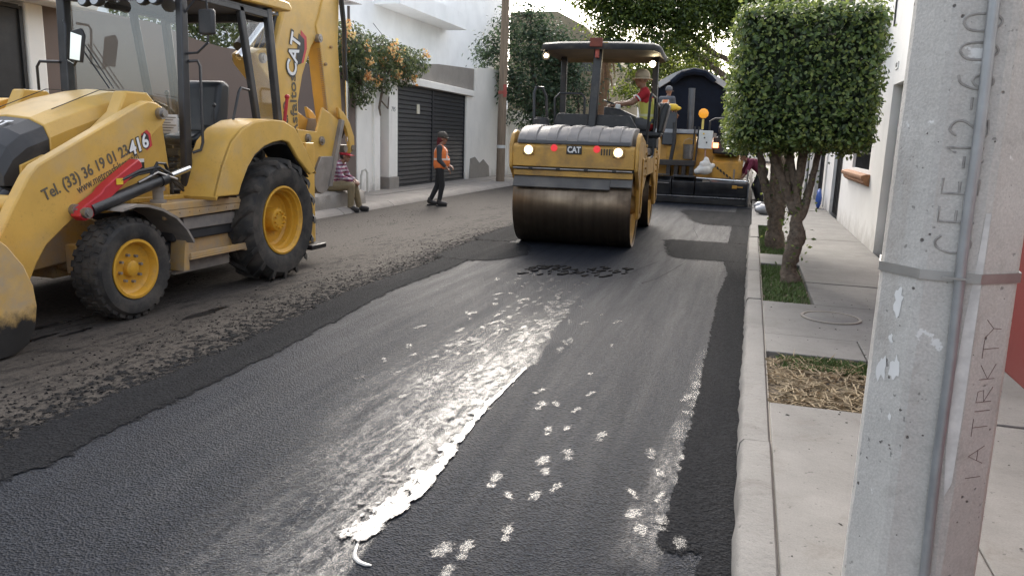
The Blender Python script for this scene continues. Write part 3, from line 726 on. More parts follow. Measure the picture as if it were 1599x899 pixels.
# garage front: pillar, doorway, post, lintel, slatted garage door, cement parapet, white wall
gf = empty('garage_front', (LX, 22, 0)); tag(gf, 'white garage front with black slatted door behind the woman', 'garage'); off = (LX, 22, 0)
m_ = MB(off); m_.box(LX-.25, LX+.03, 17.2, 18.34, 0, 3.0); m_.build('pillar', cream_st, gf, bevel=.01)
m_ = MB(off); m_.box(LX-.2, LX+.10, 17.98, 18.30, .1, 2.62); m_.build('pilaster', cream_st, gf, bevel=.01)
m_ = MB(off); m_.box(LX-.25, LX+.08, 18.86, 19.38, .42, 2.9); m_.build('post', cream_st, gf, bevel=.012)
m_ = MB(off); m_.box(LX-.27, LX+.11, 18.83, 19.42, 0, .42); m_.build('post_base', bare_cem, gf, bevel=.02)
lettering('795', .17, black_iron, gf, (LX+.083, 19.1, 2.2), (0, 1, 0), (0, 0, 1), 'house_number', off=off, shear=.2)
m_ = MB(off); m_.box(LX-.32, LX-.28, 18.34, 18.86, 0, 2.9); m_.build('dark_doorway', black_iron, gf, smooth=False)
m_ = MB(off); m_.box(LX-.2, LX-.16, 18.36, 18.80, .16, 1.5); m_.build('door', wood_red, gf, bevel=.01)
m_ = MB(off); m_.prism([(17.9, 2.97), (18.8, 2.93), (25.3, 2.88), (25.3, 3.07), (19.4, 3.13), (17.9, 3.10)], 'x', LX-.26, LX+.12); m_.build('lintel', cream_st, gf, bevel=.012)
m_ = MB(off); m_.prism([(20.0, 3.11), (25.66, 3.05), (25.66, 3.82), (22.5, 3.68), (20.0, 3.46)], 'x', LX-.5, LX-.05); m_.build('parapet', bare_cem, gf, smooth=False)
m_ = MB(off); m_.box(LX-.4, LX+.02, 24.82, 28.6, 0, 3.06); m_.build('side_wall', cream_st, gf, smooth=False)
m_ = MB(off); m_.prism([(25.67, 3.062), (28.6, 3.062), (28.6, 4.0), (27.2, 3.98), (25.67, 3.84)], 'x', LX-.38, LX+.012); m_.build('upper_side_wall', cream_st, gf, smooth=False)
m_ = MB(off); m_.prism([(25.15, .1), (27.3, .1), (27.2, .5), (26.6, .75), (26.2, .62), (25.7, .85), (25.25, .8)], 'x', LX+.016, LX+.045); m_.build('cement_patch', bare_cem, gf, smooth=False)
m_ = MB(off); m_.box(-16, LX-.42, 19.9, 28.6, 0, 3.0); m_.build('garage_body', cream_st, gf, smooth=False)
gd = empty('garage_door', (0, 0.1, 0), 0, gf); off2 = (LX, 22.1, 0)
slat_m = M('black slat paint', (.026, .027, .031), .42, var=.25, dirt=(.07, .065, .06), damt=.2, dscale=2)
sl = None
for (y0, y1) in ((19.44, 22.04), (22.10, 24.76)):
    for i in range(22):
        z = .17+i*.122
        m_ = MB(off2); m_.prism([(LX-.10, z), (LX-.062, z+.004), (LX-.05, z+.022), (LX-.062, z+.114), (LX-.10, z+.118)], 'y', y0+.03, y1-.03)
        m_.build('slat', slat_m, gd, smooth=False)
m_ = MB(off2)
for a in ((19.39, 19.46), (22.02, 22.12), (24.74, 24.81)): m_.box(LX-.14, LX-.03, a[0], a[1], .12, 2.87)
m_.box(LX-.138, LX-.032, 19.46, 24.74, .12, .165); m_.box(LX-.138, LX-.032, 19.46, 24.74, 2.86, 2.878)
m_.build('door_frame', slat_m, gd, smooth=False)
m_ = MB(off2); m_.box(LX-.16, LX-.145, 19.44, 24.76, .12, 2.87); m_.build('backing', black_iron, gd, smooth=False)
m_ = MB(off2); m_.box(LX-.05, LX-.03, 20.9, 21.08, 2.15, 2.42); m_.build('notice', M('cream notice', (.6, .56, .45), .6), gd, smooth=False)
wb = empty('white_house', (-13, 30, 0)); tag(wb, 'tall bright white house with ledge rising behind the garage', 'house'); off = (-13, 30, 0)
m_ = MB(off); m_.box(-22, -13, 22.2, 40.5, 0, 8.6); m_.build('wall', far_white, wb, smooth=False)
m_ = MB(off); m_.box(-13, -12.0, 25.4, 32.0, 5.95, 6.3); m_.build('ledge', far_white, wb, smooth=False)
m_ = MB(off); m_.box(-12.2, -12.0, 25.4, 32.0, 6.3, 6.55); m_.build('ledge_rim', far_white, wb, smooth=False)
aw = empty('terrace_awning', (-12.2, 21.2, 0)); tag(aw, 'sheet metal terrace awning on thin posts above the flowering vine', 'awning'); off = (-12.2, 21.2, 0)
for y in (21.3, 22.15):
    m_ = MB(off); m_.cyl((-12.2, y, 2.9), (-12.2, y, 5.35), .045, n=8); m_.build('post', M('dark steel post', (.1, .085, .08), .6), aw)
m_ = MB(off)
pr = [(18.2+i*.06, 5.34+.012*(i % 2)+.02*(i*.06)) for i in range(72)]
m_.band([(a, b_+.012) for a, b_ in pr], pr, 'x', -14.2, -11.9); m_.build('sheet_roof', M('galvanised sheet', (.42, .38, .36), .5, .4), aw, smooth=False)
tb = empty('brown_house', (-12, 14.5, 0)); tag(tb, 'plain low house body behind the brown wall', 'house')
m_ = MB((-12, 14.5, 0)); m_.box(-16, -11.4, 9.1, 19.8, 0, 2.85); m_.build('wall', brown_st, tb, smooth=False)
# beige house between the left tree and the roller's canopy, and far street end
bh_ = empty('beige_house', (-8.5, 42, 0)); tag(bh_, 'beige house with gabled top behind the leafy tree', 'house'); off = (-8.5, 42, 0)
m_ = MB(off); m_.prism([(-12, 0), (-6.9, 0), (-6.9, 5.4), (-8.2, 6.9), (-9.6, 7.6), (-12, 7.6)], 'y', 38, 48); m_.build('wall', beige_st, bh_, smooth=False)
m_ = MB(off); m_.box(-8.4, -7.6, 37.95, 37.99, 4.8, 6.0); m_.build('window', dark_glass, bh_, smooth=False)
m_ = MB(off); m_.box(-8.5, -7.5, 37.90, 37.949, 4.7, 4.78); m_.build('sill', beige_st, bh_, smooth=False)
fw = empty('end_wall', (-7.4, 33, 0)); tag(fw, 'pale garden wall behind the roller at the left of the palm', 'wall'); off = (-7.4, 33, 0)
m_ = MB(off); m_.box(-9.2, -9.0, 28.7, 37.8, 0, 2.6); m_.build('wall', cream_st, fw, smooth=False)
for (x0, x1, y0, y1, h, mt, lb) in ((-6.5, 8, 78, 90, 4.2, cream_st, 'low cream house closing the far end of the street'), (-24, -7, 62, 74, 5.5, white_st, 'distant white house at the far left end'), (2.2, 9, 36, 70, 5.2, cream_st, 'distant cream houses on the right beyond the dump truck')):
    o_ = ((x0+x1)/2, y0, 0); t = empty('distant_house', o_); tag(t, lb, 'house')
    m_ = MB(o_); m_.box(x0, x1, y0, y1, 0, h); m_.build('wall', mt, t, smooth=False)
    for i in range(3):
        xx = x0+(x1-x0)*(i+.5)/3; m_ = MB(o_); m_.box(xx-.5, xx+.5, y0-.04, y0-.003, 1.2, 2.4); m_.build('window', dark_glass, t, smooth=False)

# ================================================================ POSTS
# octagonal concrete post with conduit
cp = empty('concrete_post', (.607, 2.63, .13)); tag(cp, 'weathered octagonal concrete utility post in the right foreground', 'utility post')
def post_mat():
    m = concrete_mat('weathered post concrete', (.48, .46, .43), samt=.35, bs=.5, scale=3.0); nt, b = nodes_of(m)
    src = b.inputs['Base Color'].links[0].from_socket
    co = world_co(nt)
    v = N(nt, 'ShaderNodeTexVoronoi', inp={'Scale': 30, 'Randomness': 1}); nt.links.new(co, v.inputs['Vector'])
    n5 = noise_tex(nt, co, 9, 4, .6)
    d = N(nt, 'ShaderNodeMath', operation='MULTIPLY'); nt.links.new(v.outputs['Distance'], d.inputs[0]); 
    rr = ramp(nt, n5.outputs[0], [(.38, 6.0), (.62, .8)]); nt.links.new(rr.outputs[0], d.inputs[1])
    pit = ramp(nt, d.outputs[0], [(.10, 1), (.17, 0)])
    out = mixc(nt, pit.outputs[0], src, (.13, .12, .11))
    ch = noise_tex(nt, co, 5.5, 7, .62)                     # flaked white paint
    fl = ramp(nt, ch.outputs[0], [(.66, 0), (.68, 1)])
    out = mixc(nt, fl.outputs[0], out, (.72, .71, .69))
    dr = noise_tex(nt, world_co(nt, (1, 1, .2)), 4, 8, .7); df = ramp(nt, dr.outputs[0], [(.55, 0), (.75, .5)])
    out = mixc(nt, df.outputs[0], out, (.30, .235, .185))
    nt.links.new(out, b.inputs['Base Color'])
    prev = b.inputs['Normal'].links[0].from_socket
    bp = nt.nodes.new('ShaderNodeBump'); bp.inputs['Strength'].default_value = .8; bp.inputs['Distance'].default_value = .006; bp.invert = True
    nt.links.new(pit.outputs[0], bp.inputs['Height']); nt.links.new(prev, bp.inputs['Normal']); nt.links.new(bp.outputs[0], b.inputs['Normal'])
    return m
CA = math.atan2(-2.62, -.595)+R(4)                     # direction the front face looks
lean = Vector((-.006, .0, 0))
def post_ring(z, r, inset=0):
    return [Vector((r*math.cos(CA+R(22.5)+R(45)*k), r*math.sin(CA+R(22.5)+R(45)*k), z))+lean*z for k in range(8)]
mb = MB(); zs = [-.2]+[i*.1 for i in range(0, 78)]; vv = []
for z in zs:
    r = (.205-.008*z)
    ring = post_ring(z, r)
    for k in range(8):                                  # chamfered arris, slightly chipped
        a, p, b_ = ring[k-1], ring[k], ring[(k+1) % 8]
        c = .012+.006*fbm(z*7, k*3)
        vv += [p+(a-p).normalized()*c, p+(b_-p).normalized()*c]
mb.add(vv, [(i*16+k, i*16+(k+1) % 16, (i+1)*16+(k+1) % 16, (i+1)*16+k) for i in range(len(zs)-1) for k in range(16)]+[tuple(range(16))])
mb.build('shaft', post_mat(), cp, angle=20)
def face_pt(ang, z, side, outw=.0):
    """point on the face looking towards CA+ang; side metres along the face, to the viewer's right"""
    r = (.205-.008*z)*math.cos(R(22.5))+outw; a = CA+ang
    n = Vector((math.cos(a), math.sin(a), 0)); t = Vector((-math.sin(a), math.cos(a), 0))
    return n*r+t*side+Vector((0, 0, z))+lean*z
galv = M('galvanised conduit', (.33, .34, .35), .45, .55, var=.12, scale=15)
m_ = MB(); m_.tube([face_pt(0, z, .012+.002*math.sin(z*9)+.028*(1-z/2.2), .016) for z in [-.02+i*.15 for i in range(48)]], .0145, 12); m_.build('conduit', galv, cp)
ring = post_ring(1.115, .1975); hi_ = [p.copy() for p in ring]; lo_ = []
m_ = MB(); vv = []
for dz, dr in ((-.014, .0), (-.014, .004), (.014, .004), (.014, .0)):
    for k in range(8):
        p = ring[k]; c = Vector((0, 0, p.z)); d_ = (p-c-lean*1.115).normalized(); vv.append(p+d_*dr*1.2+Vector((0, 0, dz)))
m_.add(vv, [(a*8+k, a*8+(k+1) % 8, ((a+1) % 4)*8+(k+1) % 8, ((a+1) % 4)*8+k) for a in range(4) for k in range(8)])
m_.tube([face_pt(0, 1.115-.0, -.02+.0, .034)+Vector((0, 0, 0)), face_pt(0, 1.115, .05, .034)], .004, 4)
m_.build('steel_band', M('steel strapping', (.36, .355, .345), .42, .7), cp)
groove_shade = M('groove shade concrete', (.30, .285, .265), .95, var=.3, scale=40, bmp=.4)  # letters are raised strokes; groove shade is put into their darker colour
STROKES = {'C': [[(.9, .85), (.6, 1), (.25, .9), (.05, .5), (.25, .1), (.6, 0), (.9, .15)]], 'F': [[(.1, 0), (.1, 1), (.85, 1)], [(.1, .52), (.7, .52)]], 'E': [[(.85, 0), (.1, 0), (.1, 1), (.85, 1)], [(.1, .52), (.7, .52)]],
           '-': [[(.2, .5), (.8, .5)]], '1': [[(.25, .75), (.5, 1), (.5, 0)]], '2': [[(.1, .8), (.4, 1), (.8, .85), (.75, .55), (.1, 0), (.9, 0)]], '6': [[(.8, .95), (.4, .85), (.12, .4), (.35, .02), (.75, .1), (.8, .4), (.5, .55), (.15, .35)]],
           '0': [[(.5, 1), (.15, .8), (.1, .3), (.4, 0), (.75, .1), (.9, .5), (.8, .9), (.5, 1)]], 'Y': [[(0, 1), (.5, .5), (1, 1)], [(.5, .5), (.45, 0)]], 'K': [[(.1, 0), (.1, 1)], [(.9, 1), (.1, .45), (.9, 0)]],
           'R': [[(.1, 0), (.1, 1), (.7, .95), (.75, .6), (.1, .5), (.9, 0)]], 'T': [[(.5, 0), (.5, 1)], [(0, 1), (1, 1)]], 'I': [[(.5, 0), (.5, 1)]], 'A': [[(0, 0), (.5, 1), (1, 0)], [(.2, .4), (.8, .4)]], '7': [[(.1, 1), (.9, 1), (.4, 0)]]}
def strokes(ch, ang, z0, side, adv, high, r, mat, name, out):
    """a character lying on its side on one face of the post: reading upwards, tops towards the viewer's left"""
    m_ = MB()
    for pl in STROKES[ch]:
        if ch in 'C260' and len(pl) > 4:               # rounded characters
            q = []
            for i in range(len(pl)-1):
                p0, p1, p2, p3 = [Vector(pl[max(0, min(len(pl)-1, i+d))]) for d in (-1, 0, 1, 2)]
                q += [tuple(.5*((2*p1)+(p2-p0)*t+(2*p0-5*p1+4*p2-p3)*t*t+(3*p1-p0-3*p2+p3)*t**3)) for t in (0, .25, .5, .75)]
            pl = q+[pl[-1]]
        m_.tube([face_pt(ang, z0+a*adv, side-(b_-.5)*high, out) for a, b_ in pl], r, 6)
    m_.build(name, mat, cp)
for s_, z in (('C', 1.18), ('F', 1.265), ('E', 1.345), ('-', 1.41), ('1', 1.45), ('2', 1.505), ('-', 1.57), ('6', 1.63), ('0', 1.71), ('0', 1.785), ('-', 1.86), ('7', 1.92), ('0', 1.99)): strokes(s_, 0, z, -.004, .056, .09, .0042, groove_shade, 'groove_shade_letter', -.001)
pencil = M('scratched pencil lines', (.14, .09, .08), .9)
for s_, z in (('Y', .94), ('T', .88), ('K', .81), ('R', .74), ('I', .69), ('T', .64), ('A', .55), ('I', .48)): strokes(s_, R(45), z, .005, .055, .06, .0011, pencil, 'scrawl', .0003)
m_ = MB(); m_.add([face_pt(R(45)*0, z, .062+dx, .001) for z, dx in ((.45, .0), (.6, -.012), (.8, -.016), (1.0, -.01), (1.15, .0), (1.3, .005), (1.3, .018), (1.0, .018), (.7, .018), (.5, .016))], [tuple(range(10))])
m_.build('paint_run', M('thin white paint run', (.60, .585, .56), .85, var=.2, scale=20), cp, smooth=False)
for (a, z, s_, w) in ((-45, 1.02, .01, .03), (-45, .80, -.02, .026), (-45, .81, .03, .03), (-45, .66, .035, .01), (-45, .90, .0, .012)):
    m_ = MB(); rg = random.Random(int(z*100)); q = []
    for i in range(16):
        t = i*6.283/16; rr = w*(1+.5*rg.uniform(-1, 1)); q.append(face_pt(R(a), z+rr*1.3*math.sin(t), s_+rr*.6*math.cos(t), .0012))
    m_.add(q, [tuple(range(16))]); m_.build('paint_flake', M('flaked white paint', (.70, .69, .67), .8, var=.1), cp, smooth=False)
# wooden utility pole
wp = MB(); rg = random.Random(2)
wp.tube([(0, 0, -.1), (0, 0, 1.5), (.0, 0, 3), (.01, 0, 5), (.02, 0, 7.5), (.02, 0, 9)], [.145, .14, .135, .125, .115, .11], 14)
up_ = empty('utility_pole', (-8.02, 24.8, 0)); tag(up_, 'grey brown wooden utility pole beside the white garage wall', 'utility pole')
wp.build('pole', M('weathered timber', (.20, .15, .105), .85, var=.3, scale=4, streak=(9, 9, .5), bmp=.4, bscale=25), up_)
m_ = MB(); m_.lathe([(.142, 2.95), (.146, 2.95), (.146, 3.05), (.142, 3.05)], (0, 0, 0), (0, 0, 1), 14); m_.box(.09, .17, -.2, -.12, 2.85, 3.25); m_.build('red_tag', M('faded red tag', (.35, .08, .06), .7), up_)
m_ = MB(); m_.lathe([(.141, 1.2), (.145, 1.2), (.145, 1.3), (.141, 1.3)], (0, 0, 0), (0, 0, 1), 14); m_.build('white_tag', M('white tag', (.6, .6, .58), .7), up_)
def wire(a, b_, sag, label):
    a, b_ = Vector(a), Vector(b_); m_ = MB(); m_.tube([a.lerp(b_, t/12)-Vector((0, 0, sag*4*(t/12)*(1-t/12))) for t in range(13)], .012, 5)
    o = m_.build('cable', black_iron); tag(o, label, 'cable')
wire((-12.98, 25.3, 5.3), (-9.25, 20.4, 3.5), .1, 'thin cable slung from the white house down to the vine')
# ================================================================ TREES AND PLANTS
def leaf_mat(name, lo, mid, hi, rough=.45, trans=.3, tcol=None):
    m = bpy.data.materials.new(name); m.use_nodes = True; nt, b = nodes_of(m)
    g = nt.nodes.new('ShaderNodeNewGeometry')
    r = ramp(nt, g.outputs['Random Per Island'], [(0, lo), (.55, mid), (1, hi)])
    nt.links.new(r.outputs[0], b.inputs['Base Color']); b.inputs['Roughness'].default_value = rough
    t = nt.nodes.new('ShaderNodeBsdfTranslucent')
    r2 = ramp(nt, g.outputs['Random Per Island'], [(0, tuple(x*1.6 for x in lo)), (1, tcol or tuple(min(1, x*2.0) for x in hi))])
    nt.links.new(r2.outputs[0], t.inputs[0])
    mx = nt.nodes.new('ShaderNodeMixShader'); mx.inputs[0].default_value = trans
    out = nt.nodes['Material Output']
    nt.links.new(b.outputs[0], mx.inputs[1]); nt.links.new(t.outputs[0], mx.inputs[2]); nt.links.new(mx.outputs[0], out.inputs[0])
    return m
def leaves_mesh(name, P_, Nn, size, mat, parent, rs, asp=.5, fold=.25):
    """P_ (n,3) leaf bases, Nn (n,3) facing; folded two-triangle leaves"""
    n = len(P_); nrm = Nn/np.maximum(1e-6, np.linalg.norm(Nn, axis=1))[:, None]
    t = rs.normal(size=(n, 3)); t[:, 2] -= .5; t -= nrm*(t*nrm).sum(1)[:, None]; t /= np.linalg.norm(t, axis=1)[:, None]
    s_ = np.cross(nrm, t); L = (size*(0.65+.7*rs.random(n)))[:, None]
    v = np.empty((n, 4, 3)); v[:, 0] = P_; v[:, 2] = P_+t*L
    v[:, 1] = P_+t*L*.45+s_*L*asp*.5+nrm*L*fold*.35; v[:, 3] = P_+t*L*.45-s_*L*asp*.5+nrm*L*fold*.35
    me = bpy.data.meshes.new(name)
    me.vertices.add(n*4); me.vertices.foreach_set('co', v.reshape(-1))
    idx = np.arange(n)[:, None]*4+np.array([0, 1, 2, 0, 2, 3])[None]
    me.loops.add(n*6); me.loops.foreach_set('vertex_index', idx.reshape(-1).astype(np.int32))
    me.polygons.add(n*2); me.polygons.foreach_set('loop_start', (np.arange(n*2)*3).astype(np.int32)); me.polygons.foreach_set('loop_total', np.full(n*2, 3, np.int32))
    me.update(calc_edges=True); me.materials.append(mat)
    o = bpy.data.objects.new(name, me); col.objects.link(o); o.parent = parent; return o
bark = M('grey brown bark', (.125, .095, .07), .92, var=.45, scale=22, bmp=1., bscale=26, bdist=.03, dirt=(.24, .20, .16), damt=.35, dscale=9)
ficus = leaf_mat('clipped ficus leaf', (.024, .05, .014), (.072, .122, .028), (.22, .26, .065), .4, .28)
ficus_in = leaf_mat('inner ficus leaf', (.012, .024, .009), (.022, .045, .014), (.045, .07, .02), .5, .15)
def single_leaf(mat):
    m_ = MB(); m_.add([(0, 0, 0), (.017, .02, .006), (.015, .04, .008), (0, .062, 0), (-.015, .04, .008), (-.017, .02, .006), (0, .03, -.001)], [(0, 1, 6), (1, 2, 6), (2, 3, 6), (3, 4, 6), (4, 5, 6), (5, 0, 6)])
    o = m_.build('leaf', mat, None, smooth=False); return o
def topiary(base, cc, half, label, stems, n, seed, loose_leaves=0):
    t = empty('clipped_tree', base); tag(t, label, 'tree', 'clipped box trees on the right pavement')
    b = Vector(base); rs = np.random.RandomState(seed); rg = random.Random(seed)
    m_ = MB(base)
    for pts, rad in stems:
        P2, R2 = [], []
        for i in range(len(pts)-1):
            for k in range(5):
                q = Vector(pts[i]).lerp(Vector(pts[i+1]), k/5); s_ = .02*(1 if i or k else 0)
                P2.append(q+Vector((s_*fbm(q.z*5, seed), s_*fbm(q.z*5, seed+4), 0))); R2.append((rad[i]+(rad[i+1]-rad[i])*k/5)*(1+.18*fbm(q.z*7, q.x*9, seed)))
        P2.append(Vector(pts[-1])); R2.append(rad[-1])
        m_.tube(P2, R2, 12, jit=.17, rg=rg)
    m_.build('trunk', bark, t, angle=60)
    def surf(k, dlo, dhi):
        d = rs.normal(size=(k, 3)); d /= np.abs(d).max(axis=1)[:, None]*.0+ (np.abs(d)**7).sum(1)[:, None]**(1/7)
        nr = np.sign(d)*np.abs(d)**6; nr /= np.linalg.norm(nr, axis=1)[:, None]
        # even spread over the box: rescale random points on the cube faces
        f = rs.randint(0, 6, k); uv = rs.uniform(-1, 1, (k, 2)); d = np.zeros((k, 3)); ax = f % 3; sg = np.where(f < 3, 1., -1.)
        for a in range(3):
            q = ax == a; o1, o2 = [x for x in range(3) if x != a]
            d[q, a] = sg[q]; d[q, o1] = uv[q, 0]; d[q, o2] = uv[q, 1]
        r = (np.abs(d)**9).sum(1)**(1/9.); p = d/r[:, None]
        nr = np.sign(p)*np.abs(p)**8; nr /= np.linalg.norm(nr, axis=1)[:, None]
        dep = rs.uniform(dlo, dhi, k)
        w = np.array([fbm(*(x*3.1+seed)) for x in p])*.045+np.array([fbm(*(x*9+seed)) for x in p])*.03
        pos = p*np.array(half)+nr*(w-dep)[:, None]+np.array(cc)-np.array(base)
        return pos, nr
    p, nr = surf(n, -.015, .10); cr_ = leaves_mesh('crown', p, nr*.9+rs.normal(size=p.shape)*.55+np.array([0, -.0, .25]), .047, ficus, t, rs, .62)
    ps, ns = surf(n//30, -.05, -.015); tag(leaves_mesh('stray_shoots', ps, ns*.3+rs.normal(size=ps.shape), .055, ficus, t, rs, .5), kind='stuff')
    zz = rs.uniform(.25, 1.45, 170); tp = [Vector(q) for pts, rad in stems for q in pts]
    sp = np.array([list(min(tp, key=lambda q: abs(q.z-z_)+.3*rg.random())) for z_ in zz])-np.array(base); sp[:, 2] = zz-base[2]; sp[:, :2] += rs.normal(size=(170, 2))*.07
    tag(leaves_mesh('trunk_sprouts', sp, rs.normal(size=sp.shape)+np.array([0, -.5, .4]), .05, ficus, t, rs, .6), kind='stuff')
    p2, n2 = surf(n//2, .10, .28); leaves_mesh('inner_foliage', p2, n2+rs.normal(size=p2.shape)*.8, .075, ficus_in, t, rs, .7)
    m_ = MB(base)                                       # twig mass inside the clipped box
    for i in range(120):
        a = Vector((rg.uniform(-.3, .3), rg.uniform(-.3, .3), -half[2]*.9)); q = Vector((rg.uniform(-1, 1)*half[0]*.85, rg.uniform(-1, 1)*half[1]*.85, rg.uniform(-.8, .9)*half[2]))
        c_ = Vector(cc); m_.tube([c_+a, c_+a.lerp(q, .5)+Vector((0, 0, .1)), c_+q], [.012, .008, .004], 4)
    m_.build('twigs', bark, t, smooth=False)
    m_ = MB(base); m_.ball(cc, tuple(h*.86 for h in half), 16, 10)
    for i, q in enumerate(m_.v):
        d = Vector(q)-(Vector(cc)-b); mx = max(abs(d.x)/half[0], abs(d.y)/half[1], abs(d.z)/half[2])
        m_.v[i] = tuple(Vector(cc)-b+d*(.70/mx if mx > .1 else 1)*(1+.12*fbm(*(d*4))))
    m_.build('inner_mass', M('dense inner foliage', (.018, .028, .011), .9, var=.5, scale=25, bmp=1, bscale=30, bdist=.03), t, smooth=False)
    if loose_leaves:
        src = None; p3, n3 = surf(loose_leaves*6, -.03, .0); k = 0
        for q, nn in zip(p3, n3):
            if nn[1] > -.6 and not (nn[0] < -.7): continue
            if k >= loose_leaves: break
            if src is None: src = single_leaf(ficus); o = src
            else: o = src.copy(); col.objects.link(o)
            o.parent = cr_; z = Vector(nn)+Vector((rg.gauss(0, .45), rg.gauss(0, .45), .35+rg.gauss(0, .4)))
            o.matrix_local = Matrix.Translation(Vector(q)) @ z.to_track_quat('Z', 'Y').to_matrix().to_4x4() @ Matrix.Rotation(rg.uniform(0, 6.28), 4, 'Z') @ Matrix.Scale(rg.uniform(.9, 1.3), 4); k += 1
    return t
topiary((.52, 9.05, .1), (.46, 9.25, 2.30), (.745, .70, .75), 'nearest clipped tree with big box shaped crown and gnarled trunk',
        [([(.52, 9.05, .05), (.50, 9.05, .3), (.56, 9.05, .55), (.53, 9.07, .8), (.50, 9.1, 1.15), (.55, 9.15, 1.6)], [.125, .08, .09, .065, .055, .045]),
         ([(.53, 9.07, .72), (.62, 9.1, 1.0), (.66, 9.15, 1.3), (.72, 9.2, 1.65)], [.055, .042, .036, .03]),
         ([(.50, 9.08, .85), (.38, 9.1, 1.15), (.26, 9.15, 1.4), (.18, 9.2, 1.7)], [.06, .05, .042, .03]),
         ([(.51, 9.1, 1.1), (.42, 9.2, 1.4), (.40, 9.3, 1.7)], [.05, .04, .03])], 17000, 5, 260)
topiary((.45, 11.9, .1), (.22, 12.1, 2.18), (.66, .62, .72), 'second clipped tree half hidden behind the nearest one',
        [([(.45, 11.9, .05), (.40, 11.9, .4), (.44, 11.9, .8), (.36, 11.95, 1.2), (.3, 12, 1.6)], [.15, .11, .11, .085, .06]),
         ([(.42, 11.9, .5), (.26, 11.9, .9), (.16, 11.95, 1.2), (.1, 12, 1.6)], [.08, .07, .055, .04]),
         ([(.44, 11.9, .6), (.55, 11.9, .95), (.5, 12, 1.3), (.55, 12, 1.6)], [.075, .06, .05, .04]),
         ([(.40, 11.9, .7), (.3, 11.85, 1.0), (.38, 11.9, 1.3), (.25, 12, 1.6)], [.06, .05, .045, .035])], 5000, 8)

def broad_tree(name, base, label, limbs, clumps, nl, size, mat, seed, r0=.18, asp=.45, group=None):
    t = empty(name, base); tag(t, label, 'tree', group); rs = np.random.RandomState(seed); rg = random.Random(seed)
    m_ = MB(base)
    for pts, rad in limbs: m_.tube(pts, rad, 9, jit=.08, rg=rg)
    m_.build('trunk', bark, t, angle=60)
    m_ = MB(base); P_, Nn = [], []
    tot = sum(r[0]*r[1]*r[2] for c, r in clumps)
    ends = [Vector(p[-1]) for p, r in limbs]+[Vector(p[len(p)//2]) for p, r in limbs]
    for c, r in clumps:
        k = max(40, int(nl*r[0]*r[1]*r[2]/tot)); sub = max(6, k//34); c = np.array(c); r = np.array(r)
        d = rs.normal(size=(sub, 3)); d /= np.linalg.norm(d, axis=1)[:, None]; sc = c+d*r*(.35+.65*rs.random(sub)**.5)[:, None]
        e = min(ends, key=lambda q: (q-Vector(c)).length)
        for q in sc[:max(4, sub//3)]:
            m_.tube([e, e.lerp(Vector(q), .55)+Vector((rg.uniform(-.1, .1), rg.uniform(-.1, .1), rg.uniform(0, .15))), Vector(q)], [.025, .014, .006], 4)
        for q in sc:
            kk = int(34*rg.uniform(.5, 1.5)); rr = rg.uniform(.16, .34)
            p = q+rs.normal(size=(kk, 3))*rr*np.array([1, 1, .6]); P_.append(p); Nn.append((p-c)/r*.5+np.array([0, 0, .8])+rs.normal(size=p.shape)*.7)
    m_.build('branches', bark, t, smooth=False)
    P_ = np.concatenate(P_)-np.array(base); Nn = np.concatenate(Nn); leaves_mesh('crown', P_, Nn, size, mat, t, rs, asp)
    return t
ash_leaf = leaf_mat('grey green leaf', (.018, .034, .02), (.04, .07, .036), (.085, .125, .06), .5, .3)
laurel_leaf = leaf_mat('ficus leaf lit through', (.022, .042, .012), (.06, .10, .022), (.12, .165, .04), .42, .42, (.38, .44, .07))
broad_tree('leafy_tree', (-7.6, 28.2, 0), 'leafy grey green tree behind the wooden utility pole',
           [([(-7.6, 28.2, 0), (-7.6, 28.2, 1.6), (-7.8, 28.2, 3.0), (-8.1, 28.3, 4.6), (-8.2, 28.4, 6)], [.13, .11, .09, .06, .03]),
            ([(-7.65, 28.2, 1.4), (-7.2, 28.3, 2.6), (-6.8, 28.4, 3.9)], [.07, .05, .03]), ([(-7.6, 28.2, 1.8), (-8.5, 28.2, 3.2), (-9.3, 28.2, 4.6)], [.06, .05, .03]), ([(-6.2, 28.6, 0), (-6.2, 28.6, 2), (-6.4, 28.6, 3.6)], [.06, .05, .03])],
           [((-8.4, 28.2, 5.7), (.8, .7, .75)), ((-9.2, 28.3, 4.7), (.85, .7, .75)), ((-7.6, 28.2, 4.8), (1.0, .8, .9)), ((-6.9, 28.4, 4.6), (.75, .7, .8)), ((-8.0, 28.2, 3.5), (1.2, .8, .9)), ((-6.7, 28.5, 3.4), (.9, .7, .8)), ((-7.9, 28.3, 2.4), (.9, .7, .7)), ((-7.0, 28.5, 2.3), (.8, .6, .6)), ((-9.0, 28.3, 3.6), (.6, .6, .7))],
           15000, .15, ash_leaf, 12)
big_l = [([(1.2, 36, 0), (1.1, 36, 2), (.8, 35.8, 3.2), (.2, 35.2, 4.6), (-.8, 34.4, 5.9), (-2.4, 33.6, 7.2)], [.34, .3, .27, .22, .17, .1]),
         ([(.9, 35.9, 3.0), (-.8, 35, 3.9), (-2.0, 34.4, 4.8), (-3.6, 33.8, 6.0)], [.2, .15, .12, .07]),
         ([(.8, 35.8, 3.2), (-.2, 35, 5.4), (-.9, 34.4, 7.2)], [.2, .15, .09]), ([(.2, 35.2, 4.5), (-1.8, 34.2, 5.2), (-4.2, 33.4, 6.8), (-5.8, 33, 7.6)], [.15, .11, .08, .05]),
         ([(1.1, 36, 2.5), (1.8, 35.5, 4.5), (2.2, 35, 7)], [.2, .15, .08]), ([(-.1, 35.2, 4.0), (-2.6, 34.6, 4.2), (-4, 34, 4.8)], [.09, .07, .04])]
